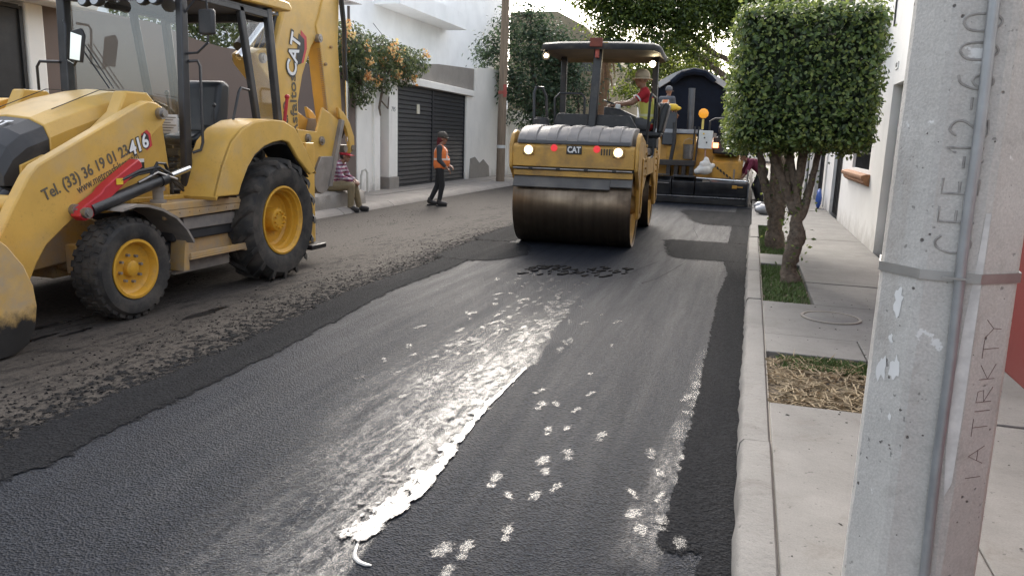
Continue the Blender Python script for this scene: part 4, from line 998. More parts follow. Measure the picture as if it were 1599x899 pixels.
broad_tree('spreading_tree', (1.2, 36, 0), 'large spreading ficus tree overhanging the street behind the truck', big_l,
           [((-6.2, 32.8, 7.6), (1.5, 1.2, 1.0)), ((-4.6, 33, 7.3), (1.5, 1.2, 1.1)), ((-3.0, 33.2, 7.4), (1.5, 1.2, 1.2)), ((-1.4, 33.4, 7.4), (1.5, 1.3, 1.1)), ((.2, 33.6, 7.4), (1.4, 1.3, 1.1)), ((1.8, 33.8, 7.2), (1.4, 1.2, 1.2)),
            ((-5.4, 33, 6.0), (1.3, 1.0, .8)), ((-3.8, 33.2, 5.6), (1.4, 1.0, .8)), ((-2.6, 33.6, 6.4), (1.3, 1.0, .8)), ((-4.8, 33.2, 4.7), (1.0, .9, .7)), ((-3.2, 33.6, 4.6), (.9, .8, .6)), ((-.4, 33.6, 6.2), (1.3, 1.0, .7)), ((-6.4, 33, 6.7), (.9, .9, .7)),
            ((.9, 33.8, 6.0), (1.2, 1, .8)), ((-2.4, 33.8, 4.9), (.7, .7, .5)), ((-5.3, 33.2, 3.6), (.8, .7, .7)), ((-2.0, 33.2, 6.6), (1.4, 1, .8)), ((-3.6, 33.0, 6.6), (1.4, 1, .8)), ((-5.2, 33.0, 6.7), (1.4, 1, .8)), ((-.6, 33.4, 6.9), (1.5, 1, .8)), ((-7.2, 33, 7.5), (.8, .8, .7)), ((-6.2, 33.1, 5.3), (.7, .7, .6))],
           46000, .17, laurel_leaf, 21)
broad_tree('garden_tree', (-4.0, 46, 0), 'yellow green tree glowing behind the roller operator', [([(-4, 46, 0), (-4, 46, 2), (-4.2, 46, 4)], [.15, .12, .06])],
           [((-5.2, 46, 4.6), (1.6, 1.2, 1.3)), ((-3.2, 46, 5.2), (1.6, 1.2, 1.4)), ((-4.2, 46, 6.4), (1.7, 1.2, 1.3)), ((-2.2, 46, 4.0), (1.2, 1, 1)), ((-6.4, 46, 5.8), (1.3, 1, 1.2))], 12000, .22, laurel_leaf, 31)
# palm with a skirt of dead fronds
pm = empty('palm', (-5.85, 31, 0)); tag(pm, 'palm trunk with hanging dry fronds seen under the roller canopy', 'tree')
m_ = MB((-5.85, 31, 0)); m_.tube([(-5.85, 31, 0), (-5.84, 31, 1.5), (-5.86, 31, 3.0), (-5.92, 31, 4.3), (-5.95, 31, 5.2)], [.24, .20, .19, .2, .22], 12, jit=.1); m_.build('trunk', M('palm trunk', (.23, .13, .075), .9, var=.35, streak=(1, 1, 9), bmp=.6, bscale=20), pm)
m_ = MB((-5.85, 31, 0)); rg = random.Random(4)
for i in range(46):
    a = rg.uniform(0, 6.28); L_ = rg.uniform(.5, 1.0); r_ = rg.uniform(.2, .55); z = rg.uniform(3.6, 4.9)
    m_.tube([(-5.93+.15*math.cos(a), 31+.15*math.sin(a), z), (-5.93+r_*.8*math.cos(a), 31+r_*.8*math.sin(a), z-.1), (-5.93+r_*math.cos(a), 31+r_*math.sin(a), z-L_)], [.03, .025, .006], 4)
m_.build('dry_fronds', M('dry palm frond', (.26, .16, .08), .9, var=.3), pm, smooth=False)
m_ = MB((-5.85, 31, 0))
for i in range(26):
    a = i*.9; e = rg.uniform(.2, 1.0); P_ = []
    for k in range(6): u = k/5; P_.append(Vector((-5.95+1.5*u*math.cos(a), 31+1.5*u*math.sin(a), 5.2+e*1.2*u-1.3*u*u)))
    for k in range(5):
        for s_ in (-1, 1):
            d = Vector((-math.sin(a), math.cos(a), -.6))*s_; m_.add([P_[k], P_[k+1], P_[k+1]*.5+P_[k]*.5+d*.22*(1-.1*k)+Vector((0, 0, -.1))], [(0, 1, 2)])
m_.build('crown', ash_leaf, pm, smooth=False)
# flowering vine hanging over the wall, and hedge on the brown wall
vine_leaf = leaf_mat('vine leaf', (.028, .05, .02), (.07, .10, .035), (.15, .17, .07), .5, .3)
flower_m = leaf_mat('orange vine flower', (.50, .20, .06), (.62, .33, .13), (.70, .48, .24), .6, .3)
def vine(base, label, clumps, nl, nf, seed, name='flowering_vine'):
    t = empty(name, base); tag(t, label, 'vine'); rs = np.random.RandomState(seed); rg = random.Random(seed); P_, Nn, F_, FN = [], [], [], []
    m_ = MB(base); tot = sum(r[0]*r[1]*r[2] for c, r in clumps)
    for c, r in clumps:
        k = int(nl*r[0]*r[1]*r[2]/tot); d = rs.normal(size=(k, 3)); d /= np.linalg.norm(d, axis=1)[:, None]
        rad = (.4+.6*rs.random(k)**.5)*(1+.22*np.array([fbm(*(x*2.5+seed)) for x in d]))
        p = np.array(c)+d*np.array(r)*rad[:, None]; P_.append(p); Nn.append(d+rs.normal(size=d.shape)*.7+np.array([.3, 0, .4]))
        for j in range(max(3, int(nf*r[0]*r[1]*r[2]/tot/22))):
            dd = rs.normal(size=3); dd[0] = abs(dd[0])*.8; dd[2] = abs(dd[2])*.9-.25; dd /= np.linalg.norm(dd); q = np.array(c)+dd*np.array(r)*1.03
            f = q+rs.normal(size=(22, 3))*.055; F_.append(f); FN.append(rs.normal(size=f.shape)+dd)
        for j in range(14):
            dd = Vector(rs.normal(size=3)).normalized(); e = Vector(c)+Vector((dd.x*r[0], dd.y*r[1], dd.z*r[2])); m_.tube([c, Vector(c).lerp(e, .6)+Vector((0, 0, .1)), e], [.02, .012, .005], 4)
    m_.build('stems', bark, t, smooth=False)
    leaves_mesh('foliage', np.concatenate(P_)-np.array(base), np.concatenate(Nn), .10, vine_leaf, t, rs, .5)
    tag(leaves_mesh('flowers', np.concatenate(F_)-np.array(base), np.concatenate(FN), .085, flower_m, t, rs, .8), kind='stuff')
vine((LX, 18.2, 2.6), 'green vine with orange flowers spilling over the wall beside the garage door',
     [((LX+.1, 16.9, 3.3), (.55, .7, .65)), ((LX+.25, 17.0, 2.7), (.35, .5, .55)), ((LX+.1, 18.0, 3.55), (.6, .75, .45)), ((LX+.15, 19.0, 3.45), (.55, .7, .45)), ((LX+.15, 20.0, 3.5), (.5, .7, .4)), ((LX+.3, 18.2, 2.95), (.3, .5, .4)), ((LX+.2, 16.4, 3.6), (.5, .5, .5)), ((LX+.2, 19.4, 3.1), (.25, .5, .3))], 7000, 330, 6)
vine((LX-.3, 12.5, 3.0), 'leafy hedge with a few orange flowers on top of the brown wall behind the cab',
     [((LX-.5, 11.2, 3.5), (.5, .9, .55)), ((LX-.5, 12.6, 3.55), (.5, .9, .6)), ((LX-.5, 14.2, 3.5), (.5, 1.0, .55)), ((LX-.4, 15.6, 3.3), (.45, .8, .45)), ((LX-.5, 13.4, 4.1), (.45, .8, .4))], 5500, 160, 9, 'wall_hedge')
m_ = MB((LX, 18.2, 2.6)); m_.tube([(LX+.18, 18.15, 3.0), (LX+.2, 18.2, 2.6), (LX+.17, 18.1, 2.2), (LX+.2, 18.12, 2.0)], [.03, .035, .03, .02], 7); m_.tube([(LX+.18, 18.15, 2.4), (LX+.22, 18.5, 2.2), (LX+.2, 18.6, 2.5)], [.02, .02, .015], 6)
o = m_.build('dry_stem', bark, bpy.data.objects['flowering_vine'])
# ================================================================ BACKHOE LOADER
YEL = M('machine yellow paint', (.60, .365, .082), .40, var=.10, scale=4, dirt=(.44, .33, .19), damt=.34, dscale=2.6, bmp=.05, bscale=50, grime=.55)
YELD = M('dusty machine yellow', (.50, .29, .07), .6, var=.14, scale=5, dirt=(.36, .28, .20), damt=.75, dscale=4, grime=.8)
YELW = M('wheel yellow paint', (.60, .315, .028), .45, var=.10, scale=8, dirt=(.22, .15, .08), damt=.28, dscale=9, grime=.5)
BLK = M('black machine paint', (.018, .018, .02), .42, var=.3, scale=7, dirt=(.12, .105, .09), damt=.3, dscale=4)
PLAST = M('black plastic', (.03, .03, .032), .55, var=.2, dirt=(.11, .10, .09), damt=.25)
RUB = M('tyre rubber', (.022, .021, .02), .78, var=.35, scale=9, dirt=(.10, .085, .07), damt=.55, dscale=5, bmp=.35, bscale=40)
STEEL = M('bare worn steel', (.34, .32, .30), .42, .85, var=.2, scale=7, dirt=(.16, .12, .09), damt=.4)
CHROME = M('chromed rod', (.62, .62, .62), .12, 1., var=.05)
GREYD = M('dusty grey steel', (.22, .20, .185), .7, .2, var=.2, dirt=(.33, .28, .22), damt=.6)
REDP = M('red safety paint', (.48, .028, .035), .4, var=.1, dirt=(.3, .1, .08), damt=.2)
WHT = M('white decal', (.75, .75, .74), .5, var=.04)
INK = M('dark grey lettering', (.10, .085, .06), .6, var=.1)
BLKD = M('black decal', (.02, .02, .02), .45, var=.1)
AMB = M('amber lamp lens', (.62, .19, .02), .25, var=.1)
HOSE = M('rubber hose', (.025, .025, .026), .6, var=.3, dirt=(.2, .17, .14), damt=.35)
LENS = M('lamp glass', (.35, .36, .38), .1, .4, var=.1)
def glass_mat(name='cab glass', ior=2.2):
    m = bpy.data.materials.new(name); m.use_nodes = True; nt = m.node_tree; nt.nodes.clear()
    out = nt.nodes.new('ShaderNodeOutputMaterial'); tr = nt.nodes.new('ShaderNodeBsdfTransparent'); tr.inputs[0].default_value = (.86, .90, .90, 1)
    gl = nt.nodes.new('ShaderNodeBsdfGlossy'); gl.inputs['Roughness'].default_value = .03
    fr = nt.nodes.new('ShaderNodeFresnel'); fr.inputs[0].default_value = ior
    co = coords(nt); n_ = noise_tex(nt, co, 2.5, 5, .6); r = ramp(nt, n_.outputs[0], [(.35, .02), (.75, .10)])   # thin film of dust
    df = nt.nodes.new('ShaderNodeBsdfDiffuse'); df.inputs[0].default_value = (.6, .56, .5, 1)
    m1 = nt.nodes.new('ShaderNodeMixShader'); nt.links.new(fr.outputs[0], m1.inputs[0]); nt.links.new(tr.outputs[0], m1.inputs[1]); nt.links.new(gl.outputs[0], m1.inputs[2])
    m2 = nt.nodes.new('ShaderNodeMixShader'); nt.links.new(r.outputs[0], m2.inputs[0]); nt.links.new(m1.outputs[0], m2.inputs[1]); nt.links.new(df.outputs[0], m2.inputs[2])
    nt.links.new(m2.outputs[0], out.inputs[0]); return m
GLASS = glass_mat(); CLEAR = glass_mat('clear side glass', 1.18)
BO = (-5.85, 6.3, 0)
bk = empty('backhoe_loader', BO); tag(bk, 'yellow backhoe loader parked on the milled left side of the road', 'backhoe loader')
def B(): return MB(BO)
def wheel(root, off, cx, cy, cz, ro, w, rr, side, lugs, big):
    """side=+1: outer face towards +x"""
    t = empty('wheel', Vector((cx, cy, cz))-Vector(off), 0, root); h = w/2*side
    ins = ro-rr
    prof = [(rr, -h*.78), (rr+.03, -h*.9), (rr+ins*.45, -h*1.0), (rr+ins*.75, -h*.97), (ro-.03, -h*.80), (ro, -h*.55), (ro+.005, 0), (ro, h*.55), (ro-.03, h*.80), (rr+ins*.75, h*.97), (rr+ins*.45, h*1.0), (rr+.03, h*.9), (rr, h*.78)]
    m_ = MB(); m_.lathe(prof, (0, 0, 0), (1, 0, 0), 48)
    if big:                                              # slanted bar lugs
        for s_ in (-1, 1):
            for k in range(lugs):
                a0 = 2*math.pi*(k+(.5 if s_ > 0 else 0))/lugs; q = []
                for u, aw in ((.04, .075), (.55, .062), (.93, .055), (1.02, .05)):
                    x = s_*w/2*u; aa = a0-(.30*u)*1.0
                    rb = ro*(1-.03*max(0, u-.5)*2)-(.04 if u > 1 else 0)-.01; rt = rb+.045 if u < 1 else rb+.02
                    for da, r_ in ((-aw, rb), (-aw*.7, rt), (aw*.7, rt), (aw, rb)): q.append((x, r_*math.cos(aa+da), r_*math.sin(aa+da)))
                m_.add(q, [(4*i+j, 4*i+j+1, 4*i+j+5, 4*i+j+4) for i in range(3) for j in range(3)]+[(0, 1, 2, 3), (12, 13, 14, 15)])
    else:                                                # small block tread and shoulder blocks
        for k in range(lugs):
            a0 = 2*math.pi*k/lugs
            for j, u in enumerate((-.62, -.22, .22, .62)):
                aa = a0+(.5*(j % 2))*2*math.pi/lugs; q = []; aw = 2*math.pi/lugs*.36; r_ = ro+.002-.012*(abs(u) > .5)
                for x in ((u-.17)*w/2, (u+.17)*w/2):
                    for da, dr in ((-aw, -.015), (-aw*.8, .013), (aw*.8, .013), (aw, -.015)): q.append((x, (r_+dr)*math.cos(aa+da), (r_+dr)*math.sin(aa+da)))
                m_.add(q, [(0, 1, 5, 4), (1, 2, 6, 5), (2, 3, 7, 6), (0, 1, 2, 3), (4, 5, 6, 7)])
    m_.build('tyre', RUB, t, angle=32)
    m_ = MB()
    if big: m_.lathe([(rr+.012, h*.80), (rr+.014, h*.90), (rr-.006, h*.92), (rr-.02, h*.80), (rr-.035, h*.76), (rr-.04, h*.5), (rr-.065, h*.46), (rr-.075, h*.15), (rr-.1, h*.05), (.13, -h*.02), (.02, -h*.02), (.02, -h*.2), (rr-.02, -h*.2), (rr-.01, -h*.8), (rr+.01, -h*.8)], (0, 0, 0), (1, 0, 0), 40)
    else: m_.lathe([(rr+.012, h*.80), (rr+.014, h*.92), (rr-.008, h*.93), (rr-.02, h*.78), (rr-.028, h*.52), (rr-.05, h*.42), (rr-.085, h*.40), (.02, h*.42), (.02, -h*.2), (rr-.02, -h*.2), (rr-.01, -h*.8), (rr+.01, -h*.8)], (0, 0, 0), (1, 0, 0), 40)
    m_.build('rim', YELW, t, angle=30)
    m_ = MB()
    if big: m_.lathe([(0, h*.62), (.09, h*.62), (.118, h*.58), (.125, h*.5), (.13, -h*.05), (0, -h*.05)], (0, 0, 0), (1, 0, 0), 28, closed=False)
    else: m_.lathe([(0, h*.70), (.055, h*.70), (.065, h*.66), (.07, h*.42), (0, h*.42)], (0, 0, 0), (1, 0, 0), 24, closed=False)
    m_.build('hub', YELW, t, angle=40)
    nb, rb = (10, .085) if big else (8, .115)
    for k in range(nb):
        a = 2*math.pi*k/nb+.2; p = Vector((h*(.60 if big else .40), rb*math.cos(a), rb*math.sin(a)))
        m_ = MB(); m_.cyl(p, p+Vector((.03*side, 0, 0)), .013, n=6); m_.build('bolt', GREYD if not big else YELW, t)
    return t
for side in (1, -1):
    wheel(bk, BO, -5.85+side*.90, 7.2, .635, .63, .40, .355, side, 17, True)
    wheel(bk, BO, -5.85+side*.90, 5.12, .42, .415, .30, .235, side, 30, False)
# chassis
m_ = B(); m_.box(-6.25, -5.45, 4.75, 8.35, .50, .82); m_.prism([(4.4, .55), (4.75, .5), (4.75, .98), (4.4, .95)], 'x', -6.2, -5.5); m_.box(-6.6, -5.1, 7.0, 7.4, .52, .78); m_.build('chassis', BLK, bk, bevel=.01)
m_ = B(); m_.prism([(4.42, .40), (5.5, .48), (5.5, .72), (4.95, .90), (4.42, .93)], 'x', -6.28, -5.42); m_.build('front_frame', YELD, bk, bevel=.015)
m_ = B(); m_.cyl((-6.72, 5.09, .42), (-4.98, 5.09, .42), .07, n=12); m_.box(-6.15, -5.55, 4.97, 5.21, .30, .56); m_.box(-5.42, -5.3, 4.99, 5.2, .35, .6); m_.build('front_axle', YELD, bk, bevel=.01)
m_ = B(); m_.cyl((-6.7, 7.2, .635), (-5.0, 7.2, .635), .12, n=14); m_.build('rear_axle', BLK, bk)
# hood: tapered loft, top crowned
def loft(secs):
    m_ = B(); k = len(secs[0]); vs_ = [p for s_ in secs for p in s_]
    m_.add(vs_, [(i*k+j, i*k+(j+1) % k, (i+1)*k+(j+1) % k, (i+1)*k+j) for i in range(len(secs)-1) for j in range(k)]+[tuple(range(k)), tuple(range((len(secs)-1)*k, len(secs)*k))]); return m_
def hsec(y, hw, zt, zb, cr=.05):
    return [(-5.85-hw, y, zb), (-5.85-hw, y, zt-.13), (-5.85-hw+.05, y, zt-.03), (-5.85-hw*.55, y, zt+cr*.6), (-5.85, y, zt+cr), (-5.85+hw*.55, y, zt+cr*.6), (-5.85+hw-.05, y, zt-.03), (-5.85+hw, y, zt-.13), (-5.85+hw, y, zb)]
loft([hsec(6.08, .455, 1.85, 1.30, .06), hsec(5.75, .455, 1.84, 1.30, .06), hsec(5.4, .45, 1.76, 1.30, .06), hsec(5.08, .44, 1.655, 1.28, .05), hsec(4.93, .435, 1.60, 1.27, .045)]).build('hood', YEL, bk, bevel=.008, angle=14)
m_ = B(); m_.box(-5.99, -5.71, 5.15, 5.95, 1.86, 1.868)
loft([hsec(4.925, .432, 1.592, 1.10, .04), hsec(4.72, .425, 1.52, 1.10, .03), hsec(4.60, .415, 1.43, 1.10, .02), hsec(4.52, .40, 1.30, 1.10, .01)]).build('nose_cap', PLAST, bk, bevel=.006, angle=14)
m_ = B(); m_.prism([(4.50, .70), (4.62, .66), (4.75, .66), (4.75, 1.095), (4.50, 1.095)], 'x', -6.23, -5.47); m_.build('grille_housing', PLAST, bk, bevel=.02)
for i in range(7):
    z = .72+i*.052; m_ = B(); m_.bar((-6.2, 4.485, z), (-5.5, 4.485, z), .03, .03); m_.bar((-5.462, 4.5, z), (-5.462, 4.74, z), .012, .03); m_.build('grille_slat', BLK, bk)
m_ = B(); m_.box(-6.26, -5.44, 4.93, 6.0, 1.0, 1.30); m_.build('engine_side_panel', YELD, bk, bevel=.01)
m_ = B(); m_.prism([(5.30, 1.42), (5.66, 1.50), (5.66, 1.62), (5.44, 1.56)], 'x', -5.401, -5.388); m_.build('hood_vent', BLK, bk, bevel=.006)
m_ = B(); m_.prism([(4.64, 1.26), (4.64, 1.0), (4.75, .98), (4.95, 1.30), (4.85, 1.34)], 'x', -5.43, -5.405); m_.build('nose_side_plate', YEL, bk, bevel=.006)
for s_ in (1, -1):                                      # hood seams, bolts and latch
    m_ = B(); m_.tube([(-5.85+s_*.30, 6.05, 1.895), (-5.85+s_*.30, 5.6, 1.885), (-5.85+s_*.29, 5.1, 1.70)], .004, 5); m_.build('hood_seam', BLK, bk)
    m_ = B(); m_.tube([(-5.85+s_*.457, 6.05, 1.50), (-5.85+s_*.457, 5.45, 1.42), (-5.85+s_*.447, 5.0, 1.32)], .004, 5); m_.build('panel_seam', BLK, bk)
    for y in (5.5, 5.75, 5.95): m_ = B(); m_.cyl((-5.85+s_*.637, y, 1.02), (-5.85+s_*.655, y, 1.02), .016, n=6); m_.build('bolt', YELD, bk)
    for k in range(9): m_ = B(); m_.cyl((-5.85+s_*.966, 5.62+k*.13, .83), (-5.85+s_*.974, 5.62+k*.13, .83), .010, n=6); m_.build('bolt', YELD, bk)
# loader towers
for s_ in (1, -1):
    x = sorted((-5.85+s_*.64, -5.85+s_*.50)); m_ = B(); m_.prism([(5.22, .85), (6.02, .85), (6.02, 1.22), (5.95, 1.74), (5.80, 1.88), (5.55, 1.88), (5.45, 1.70), (5.25, 1.55)], 'x', x[0], x[1]); m_.build('loader_tower', YEL, bk, bevel=.015)
m_ = B(); m_.lathe([(0, 0), (.13, 0), (.14, -.01), (.14, -.02)], (-5.203, 5.66, 1.40), (1, 0, 0), 28, closed=False); m_.build('tower_cover', YEL, bk)
m_ = B(); m_.box(-5.208, -5.2015, 5.57, 5.70, 1.20, 1.30); m_.build('sticker', WHT, bk, smooth=False)
m_ = B(); m_.box(-5.2010, -5.199, 5.572, 5.698, 1.16, 1.27); m_.build('sticker_text', BLKD, bk, smooth=False)
# loader arms
ARM = [(5.74, 1.60), (5.79, 1.66), (5.76, 1.75), (5.68, 1.79), (5.58, 1.80), (5.48, 1.765), (5.0, 1.545), (4.44, 1.285), (4.36, 1.21), (4.20, .98), (4.04, .73), (3.96, .56), (4.02, .42), (4.16, .36), (4.28, .42), (4.36, .56), (4.46, .69), (4.62, .80), (4.82, .93), (5.0, 1.06), (5.3, 1.29)]
for s_ in (1, -1):
    x = sorted((-5.85+s_*.84, -5.85+s_*.735)); m_ = B(); m_.prism(ARM, 'x', x[0], x[1]); m_.build('loader_arm', YEL, bk, bevel=.012)
    for (y, z, r_) in ((5.70, 1.70, .05), (4.72, .93, .048), (4.12, .48, .05)):
        m_ = B(); m_.cyl((-5.85+s_*.70, y, z), (-5.85+s_*.885, y, z), r_, n=20); m_.cyl((-5.85+s_*.884, y, z), (-5.85+s_*.91, y, z), r_*.62, n=20); m_.build('pivot_pin', STEEL, bk)
    # lift cylinder
    m_ = B(); m_.cyl((-5.85+s_*.92, 4.80, .93), (-5.85+s_*.92, 5.62, 1.14), .052, n=16); m_.cyl((-5.85+s_*.92, 5.56, 1.125), (-5.85+s_*.92, 5.64, 1.145), .06, n=16); m_.build('lift_cylinder', BLK, bk)
    m_ = B(); m_.cyl((-5.85+s_*.92, 5.62, 1.14), (-5.85+s_*.92, 5.95, 1.22), .028, n=12); m_.build('cylinder_rod', CHROME, bk)
m_ = B(); m_.cyl((-6.6, 4.42, .98), (-5.1, 4.42, .98), .07, n=14); m_.build('cross_tube', YEL, bk)
for dz, dx in ((.05, 0), (.075, .03)):
    m_ = B(); m_.tube([(-4.92+dx*.4, 5.10, 1.07+dz), (-4.91+dx*.4, 5.3, 1.14+dz), (-4.90+dx*.4, 5.52, 1.17+dz), (-4.93+dx, 5.68, 1.10+dz), (-4.98, 5.85, 1.02+dz), (-5.05, 6.0, .96+dz)], .014, 8); m_.build('hose', HOSE, bk)
m_ = B(); m_.tube([(-4.90, 5.42, 1.15), (-4.88, 5.50, 1.28), (-4.89, 5.60, 1.27), (-4.93, 5.70, 1.16), (-5.0, 5.8, 1.0)], .014, 8); m_.build('hose', HOSE, bk)
m_ = B(); m_.tube([(-4.91, 5.3, 1.12), (-4.885, 5.5, 1.2), (-4.9, 5.75, 1.13)], .012, 8); m_.build('steel_pipe', STEEL, bk)
# red lock strut
m_ = B(); m_.prism([(4.67, .89), (4.72, .85), (4.79, .87), (4.97, 1.0), (5.35, 1.25), (5.34, 1.285), (5.31, 1.315), (5.06, 1.175), (4.93, 1.095), (4.90, 1.06), (4.70, .955)], 'x', -4.995, -4.90); m_.build('lock_strut', REDP, bk, bevel=.008)
m_ = B(); m_.box(-4.898, -4.8945, 5.05, 5.12, 1.115, 1.165); m_.build('warning_sticker', M('yellow sticker', (.75, .5, .03), .5), bk, smooth=False)
m_ = B(); m_.cyl((-4.91, 4.725, .915), (-4.865, 4.725, .915), .042, n=20); m_.cyl((-4.866, 4.725, .915), (-4.855, 4.725, .915), .026, n=16); m_.build('strut_pin', STEEL, bk)
# bucket, tar caked on its lower half
def bucket_mat():
    m = M('worn bucket paint', (.58, .36, .10), .5, var=.14, dirt=(.40, .32, .22), damt=.6, dscale=5); nt, b = nodes_of(m)
    src = b.inputs['Base Color'].links[0].from_socket; co = world_co(nt); sep = nt.nodes.new('ShaderNodeSeparateXYZ'); nt.links.new(co, sep.inputs[0])
    nz = noise_tex(nt, world_co(nt), 9, 8, .7); ad = N(nt, 'ShaderNodeMath', operation='MULTIPLY_ADD', inp={1: .30}); nt.links.new(nz.outputs[0], ad.inputs[0]); nt.links.new(sep.outputs[2], ad.inputs[2])
    f = ramp(nt, ad.outputs[0], [(.36, 1), (.47, 0)]); nt.links.new(mixc(nt, f.outputs[0], src, (.016, .015, .014)), b.inputs['Base Color']); return m
BKM = bucket_mat()
SHB = -.075
bo_ = [(3.2, .04), (3.75, .012), (3.95, .012), (4.07, .06), (4.14, .17), (4.165, .32), (4.15, .47), (4.09, .62), (3.98, .77), (3.85, .88), (3.72, .97)]
bi_ = [(3.2, .065), (3.75, .042), (3.93, .045), (4.04, .09), (4.105, .19), (4.13, .32), (4.115, .46), (4.06, .60), (3.955, .745), (3.83, .855), (3.70, .945)]
bo_ = [(a+SHB, b_) for a, b_ in bo_]; bi_ = [(a+SHB, b_) for a, b_ in bi_]
m_ = B(); m_.band(bo_, bi_, 'x', -6.94, -4.76); m_.build('bucket_shell', BKM, bk, angle=30)
for s_ in (1, -1):
    x = sorted((-5.85+s_*1.088, -5.85+s_*1.115)); m_ = B(); m_.prism(bo_+[(3.55, .62), (3.2, .09)], 'x', x[0], x[1]); m_.build('bucket_side', BKM, bk, bevel=.006)
    m_ = B(); m_.prism([(4.13, .30), (4.22, .40), (4.20, .55), (4.05, .70), (4.0, .5)], 'x', *sorted((-5.85+s_*.70, -5.85+s_*.86))); m_.build('bucket_ear', BKM, bk, bevel=.01)
    m_ = B(); m_.cyl((-5.85+s_*.45, 4.5, 1.05), (-5.85+s_*.45, 4.12, .72), .045, n=14); m_.build('tilt_cylinder', BLK, bk)
m_ = B(); m_.box(-6.98, -4.72, 3.02, 3.24, .02, .045); m_.build('cutting_edge', STEEL, bk, bevel=.004)
# mudguard, platform, tank, steps on each side
for s_ in (1, -1):
    def X(a, b_): return sorted((-5.85+s_*a, -5.85+s_*b_))
    o_ = [(4.98, .93), (5.12, .955), (5.26, .945), (5.42, .90), (5.58, .82), (5.70, .71), (5.79, .58)]; i_ = [(a-.012, b_-.02) for a, b_ in o_]
    m_ = B(); m_.band(o_, i_, 'x', *X(.74, 1.08)); m_.build('mudguard', GREYD, bk, angle=60)
    m_ = B(); m_.bar((-5.85+s_*.78, 5.3, .75), (-5.85+s_*.78, 5.3, .93), .05, .05); m_.bar((-5.85+s_*.5, 5.35, .74), (-5.85+s_*.78, 5.35, .74), .05, .05); m_.build('mudguard_bracket', BLK, bk)
    m_ = B(); m_.prism([(5.52, .86), (6.78, .86), (6.78, .925), (5.52, .925)], 'x', *X(.70, .97)); m_.prism([(5.55, .78), (6.74, .80), (6.76, .858), (5.54, .858)], 'x', *X(.94, .968)); m_.build('side_platform', YELD, bk, bevel=.006)
    m_ = B(); m_.prism([(5.42, .925), (6.4, .925), (6.4, .965), (5.42, .965)], 'x', *X(.68, .74)); m_.build('platform_edge', YEL, bk, bevel=.006)
    m_ = B(); m_.box(*X(.55, .90), 5.72, 6.60, .56, .775); m_.build('battery_box', PLAST, bk, bevel=.015)
    m_ = B(); m_.box(*X(.902, .925), 5.84, 6.58, .66, .775); m_.build('grey_cover', GREYD, bk, bevel=.006)
    m_ = B(); m_.box(*X(.45, .84), 5.60, 6.58, .40, .555); m_.build('fuel_tank', BLK, bk, bevel=.02)
    m_ = B(); m_.box(*X(.86, 1.02), 5.80, 6.60, .395, .41); m_.box(*X(1.005, 1.02), 5.80, 6.60, .41, .46); m_.box(*X(.84, .86), 5.80, 6.60, .41, .56)
    m_.prism([(5.72, .30), (5.80, .30), (5.80, .56), (5.76, .58)], 'x', *X(.84, 1.0)); m_.prism([(6.60, .38), (6.63, .38), (6.63, .60), (6.60, .60)], 'x', *X(.84, 1.02)); m_.build('step', YELD, bk, bevel=.005)
    m_ = B(); m_.prism([(5.72, .26), (6.5, .26), (6.5, .38), (5.80, .39)], 'x', *X(.84, .90)); m_.build('lower_step', GREYD, bk, bevel=.006)
m_ = B(); m_.cyl((-5.0, 5.62, .93), (-5.0, 5.62, 1.03), .045, n=16); m_.cyl((-5.0, 5.62, 1.03), (-5.0, 5.62, 1.07), .06, n=16); m_.cyl((-5.0, 5.62, .92), (-5.0, 5.62, .95), .07, n=16); m_.build('filler_cap', GREYD, bk)
# rear fenders
fo = [(6.07, .955), (6.20, 1.24), (6.34, 1.46), (6.50, 1.585), (6.72, 1.665), (7.0, 1.695), (7.22, 1.685), (7.42, 1.615), (7.62, 1.40), (7.82, 1.14)]
fi = [(6.42, .955), (6.47, 1.06), (6.58, 1.22), (6.70, 1.34), (6.86, 1.42), (7.02, 1.46), (7.18, 1.48), (7.30, 1.46), (7.48, 1.28), (7.72, 1.10)]
for s_ in (1, -1):
    m_ = B(); m_.band(fo, [(a*.97+.2, b_-.03) if False else (a+.02, b_-.03) for a, b_ in fo], 'x', *sorted((-5.85+s_*.70, -5.85+s_*1.10))); m_.build('fender_top', YEL, bk, angle=50)
    m_ = B(); m_.band(fo, fi, 'x', *sorted((-5.85+s_*1.06, -5.85+s_*1.102))); m_.build('fender', YEL, bk, bevel=.012, angle=30)
    m_ = B(); m_.band(fi, [(a+.02, b_-.03) for a, b_ in fi], 'x', *sorted((-5.85+s_*.72, -5.85+s_*1.06))); m_.build('wheel_arch', BLK, bk, angle=60)
# cab
CABM = M('cab black paint', (.028, .028, .031), .38, var=.25, dirt=(.12, .11, .10), damt=.22)
xr, xl = -5.13, -6.47
m_ = B(); m_.box(xl, xr+.03, 6.14, 7.55, .90, 1.0); m_.box(xl, xl+.05, 6.14, 7.5, 1.0, 1.45); m_.prism([(6.40, 1.0), (6.48, 1.0), (6.82, 1.50), (7.62, 1.58), (7.62, 1.68), (6.78, 1.62)], 'x', xr-.06, xr+.03); m_.box(xl+.05, xr-.1, 7.5, 7.58, 1.0, 1.6); m_.build('cab_body', CABM, bk, bevel=.015)
def pillar(p0, p1, w=.07, d=.09, name='pillar'):
    m_ = B(); m_.bar(p0, p1, w, d, (0, 1, 0)); return m_.build(name, CABM, bk, bevel=.012)
pillar((xr, 6.15, .97), (xr, 6.20, 2.84)); pillar((xl, 6.13, 1.0), (xl, 6.17, 2.84), .10, .09)
pillar((xr, 7.30, 1.62), (xr, 7.05, 2.83), .06, .08); pillar((xl, 7.30, 1.45), (xl, 7.05, 2.83), .06, .08)
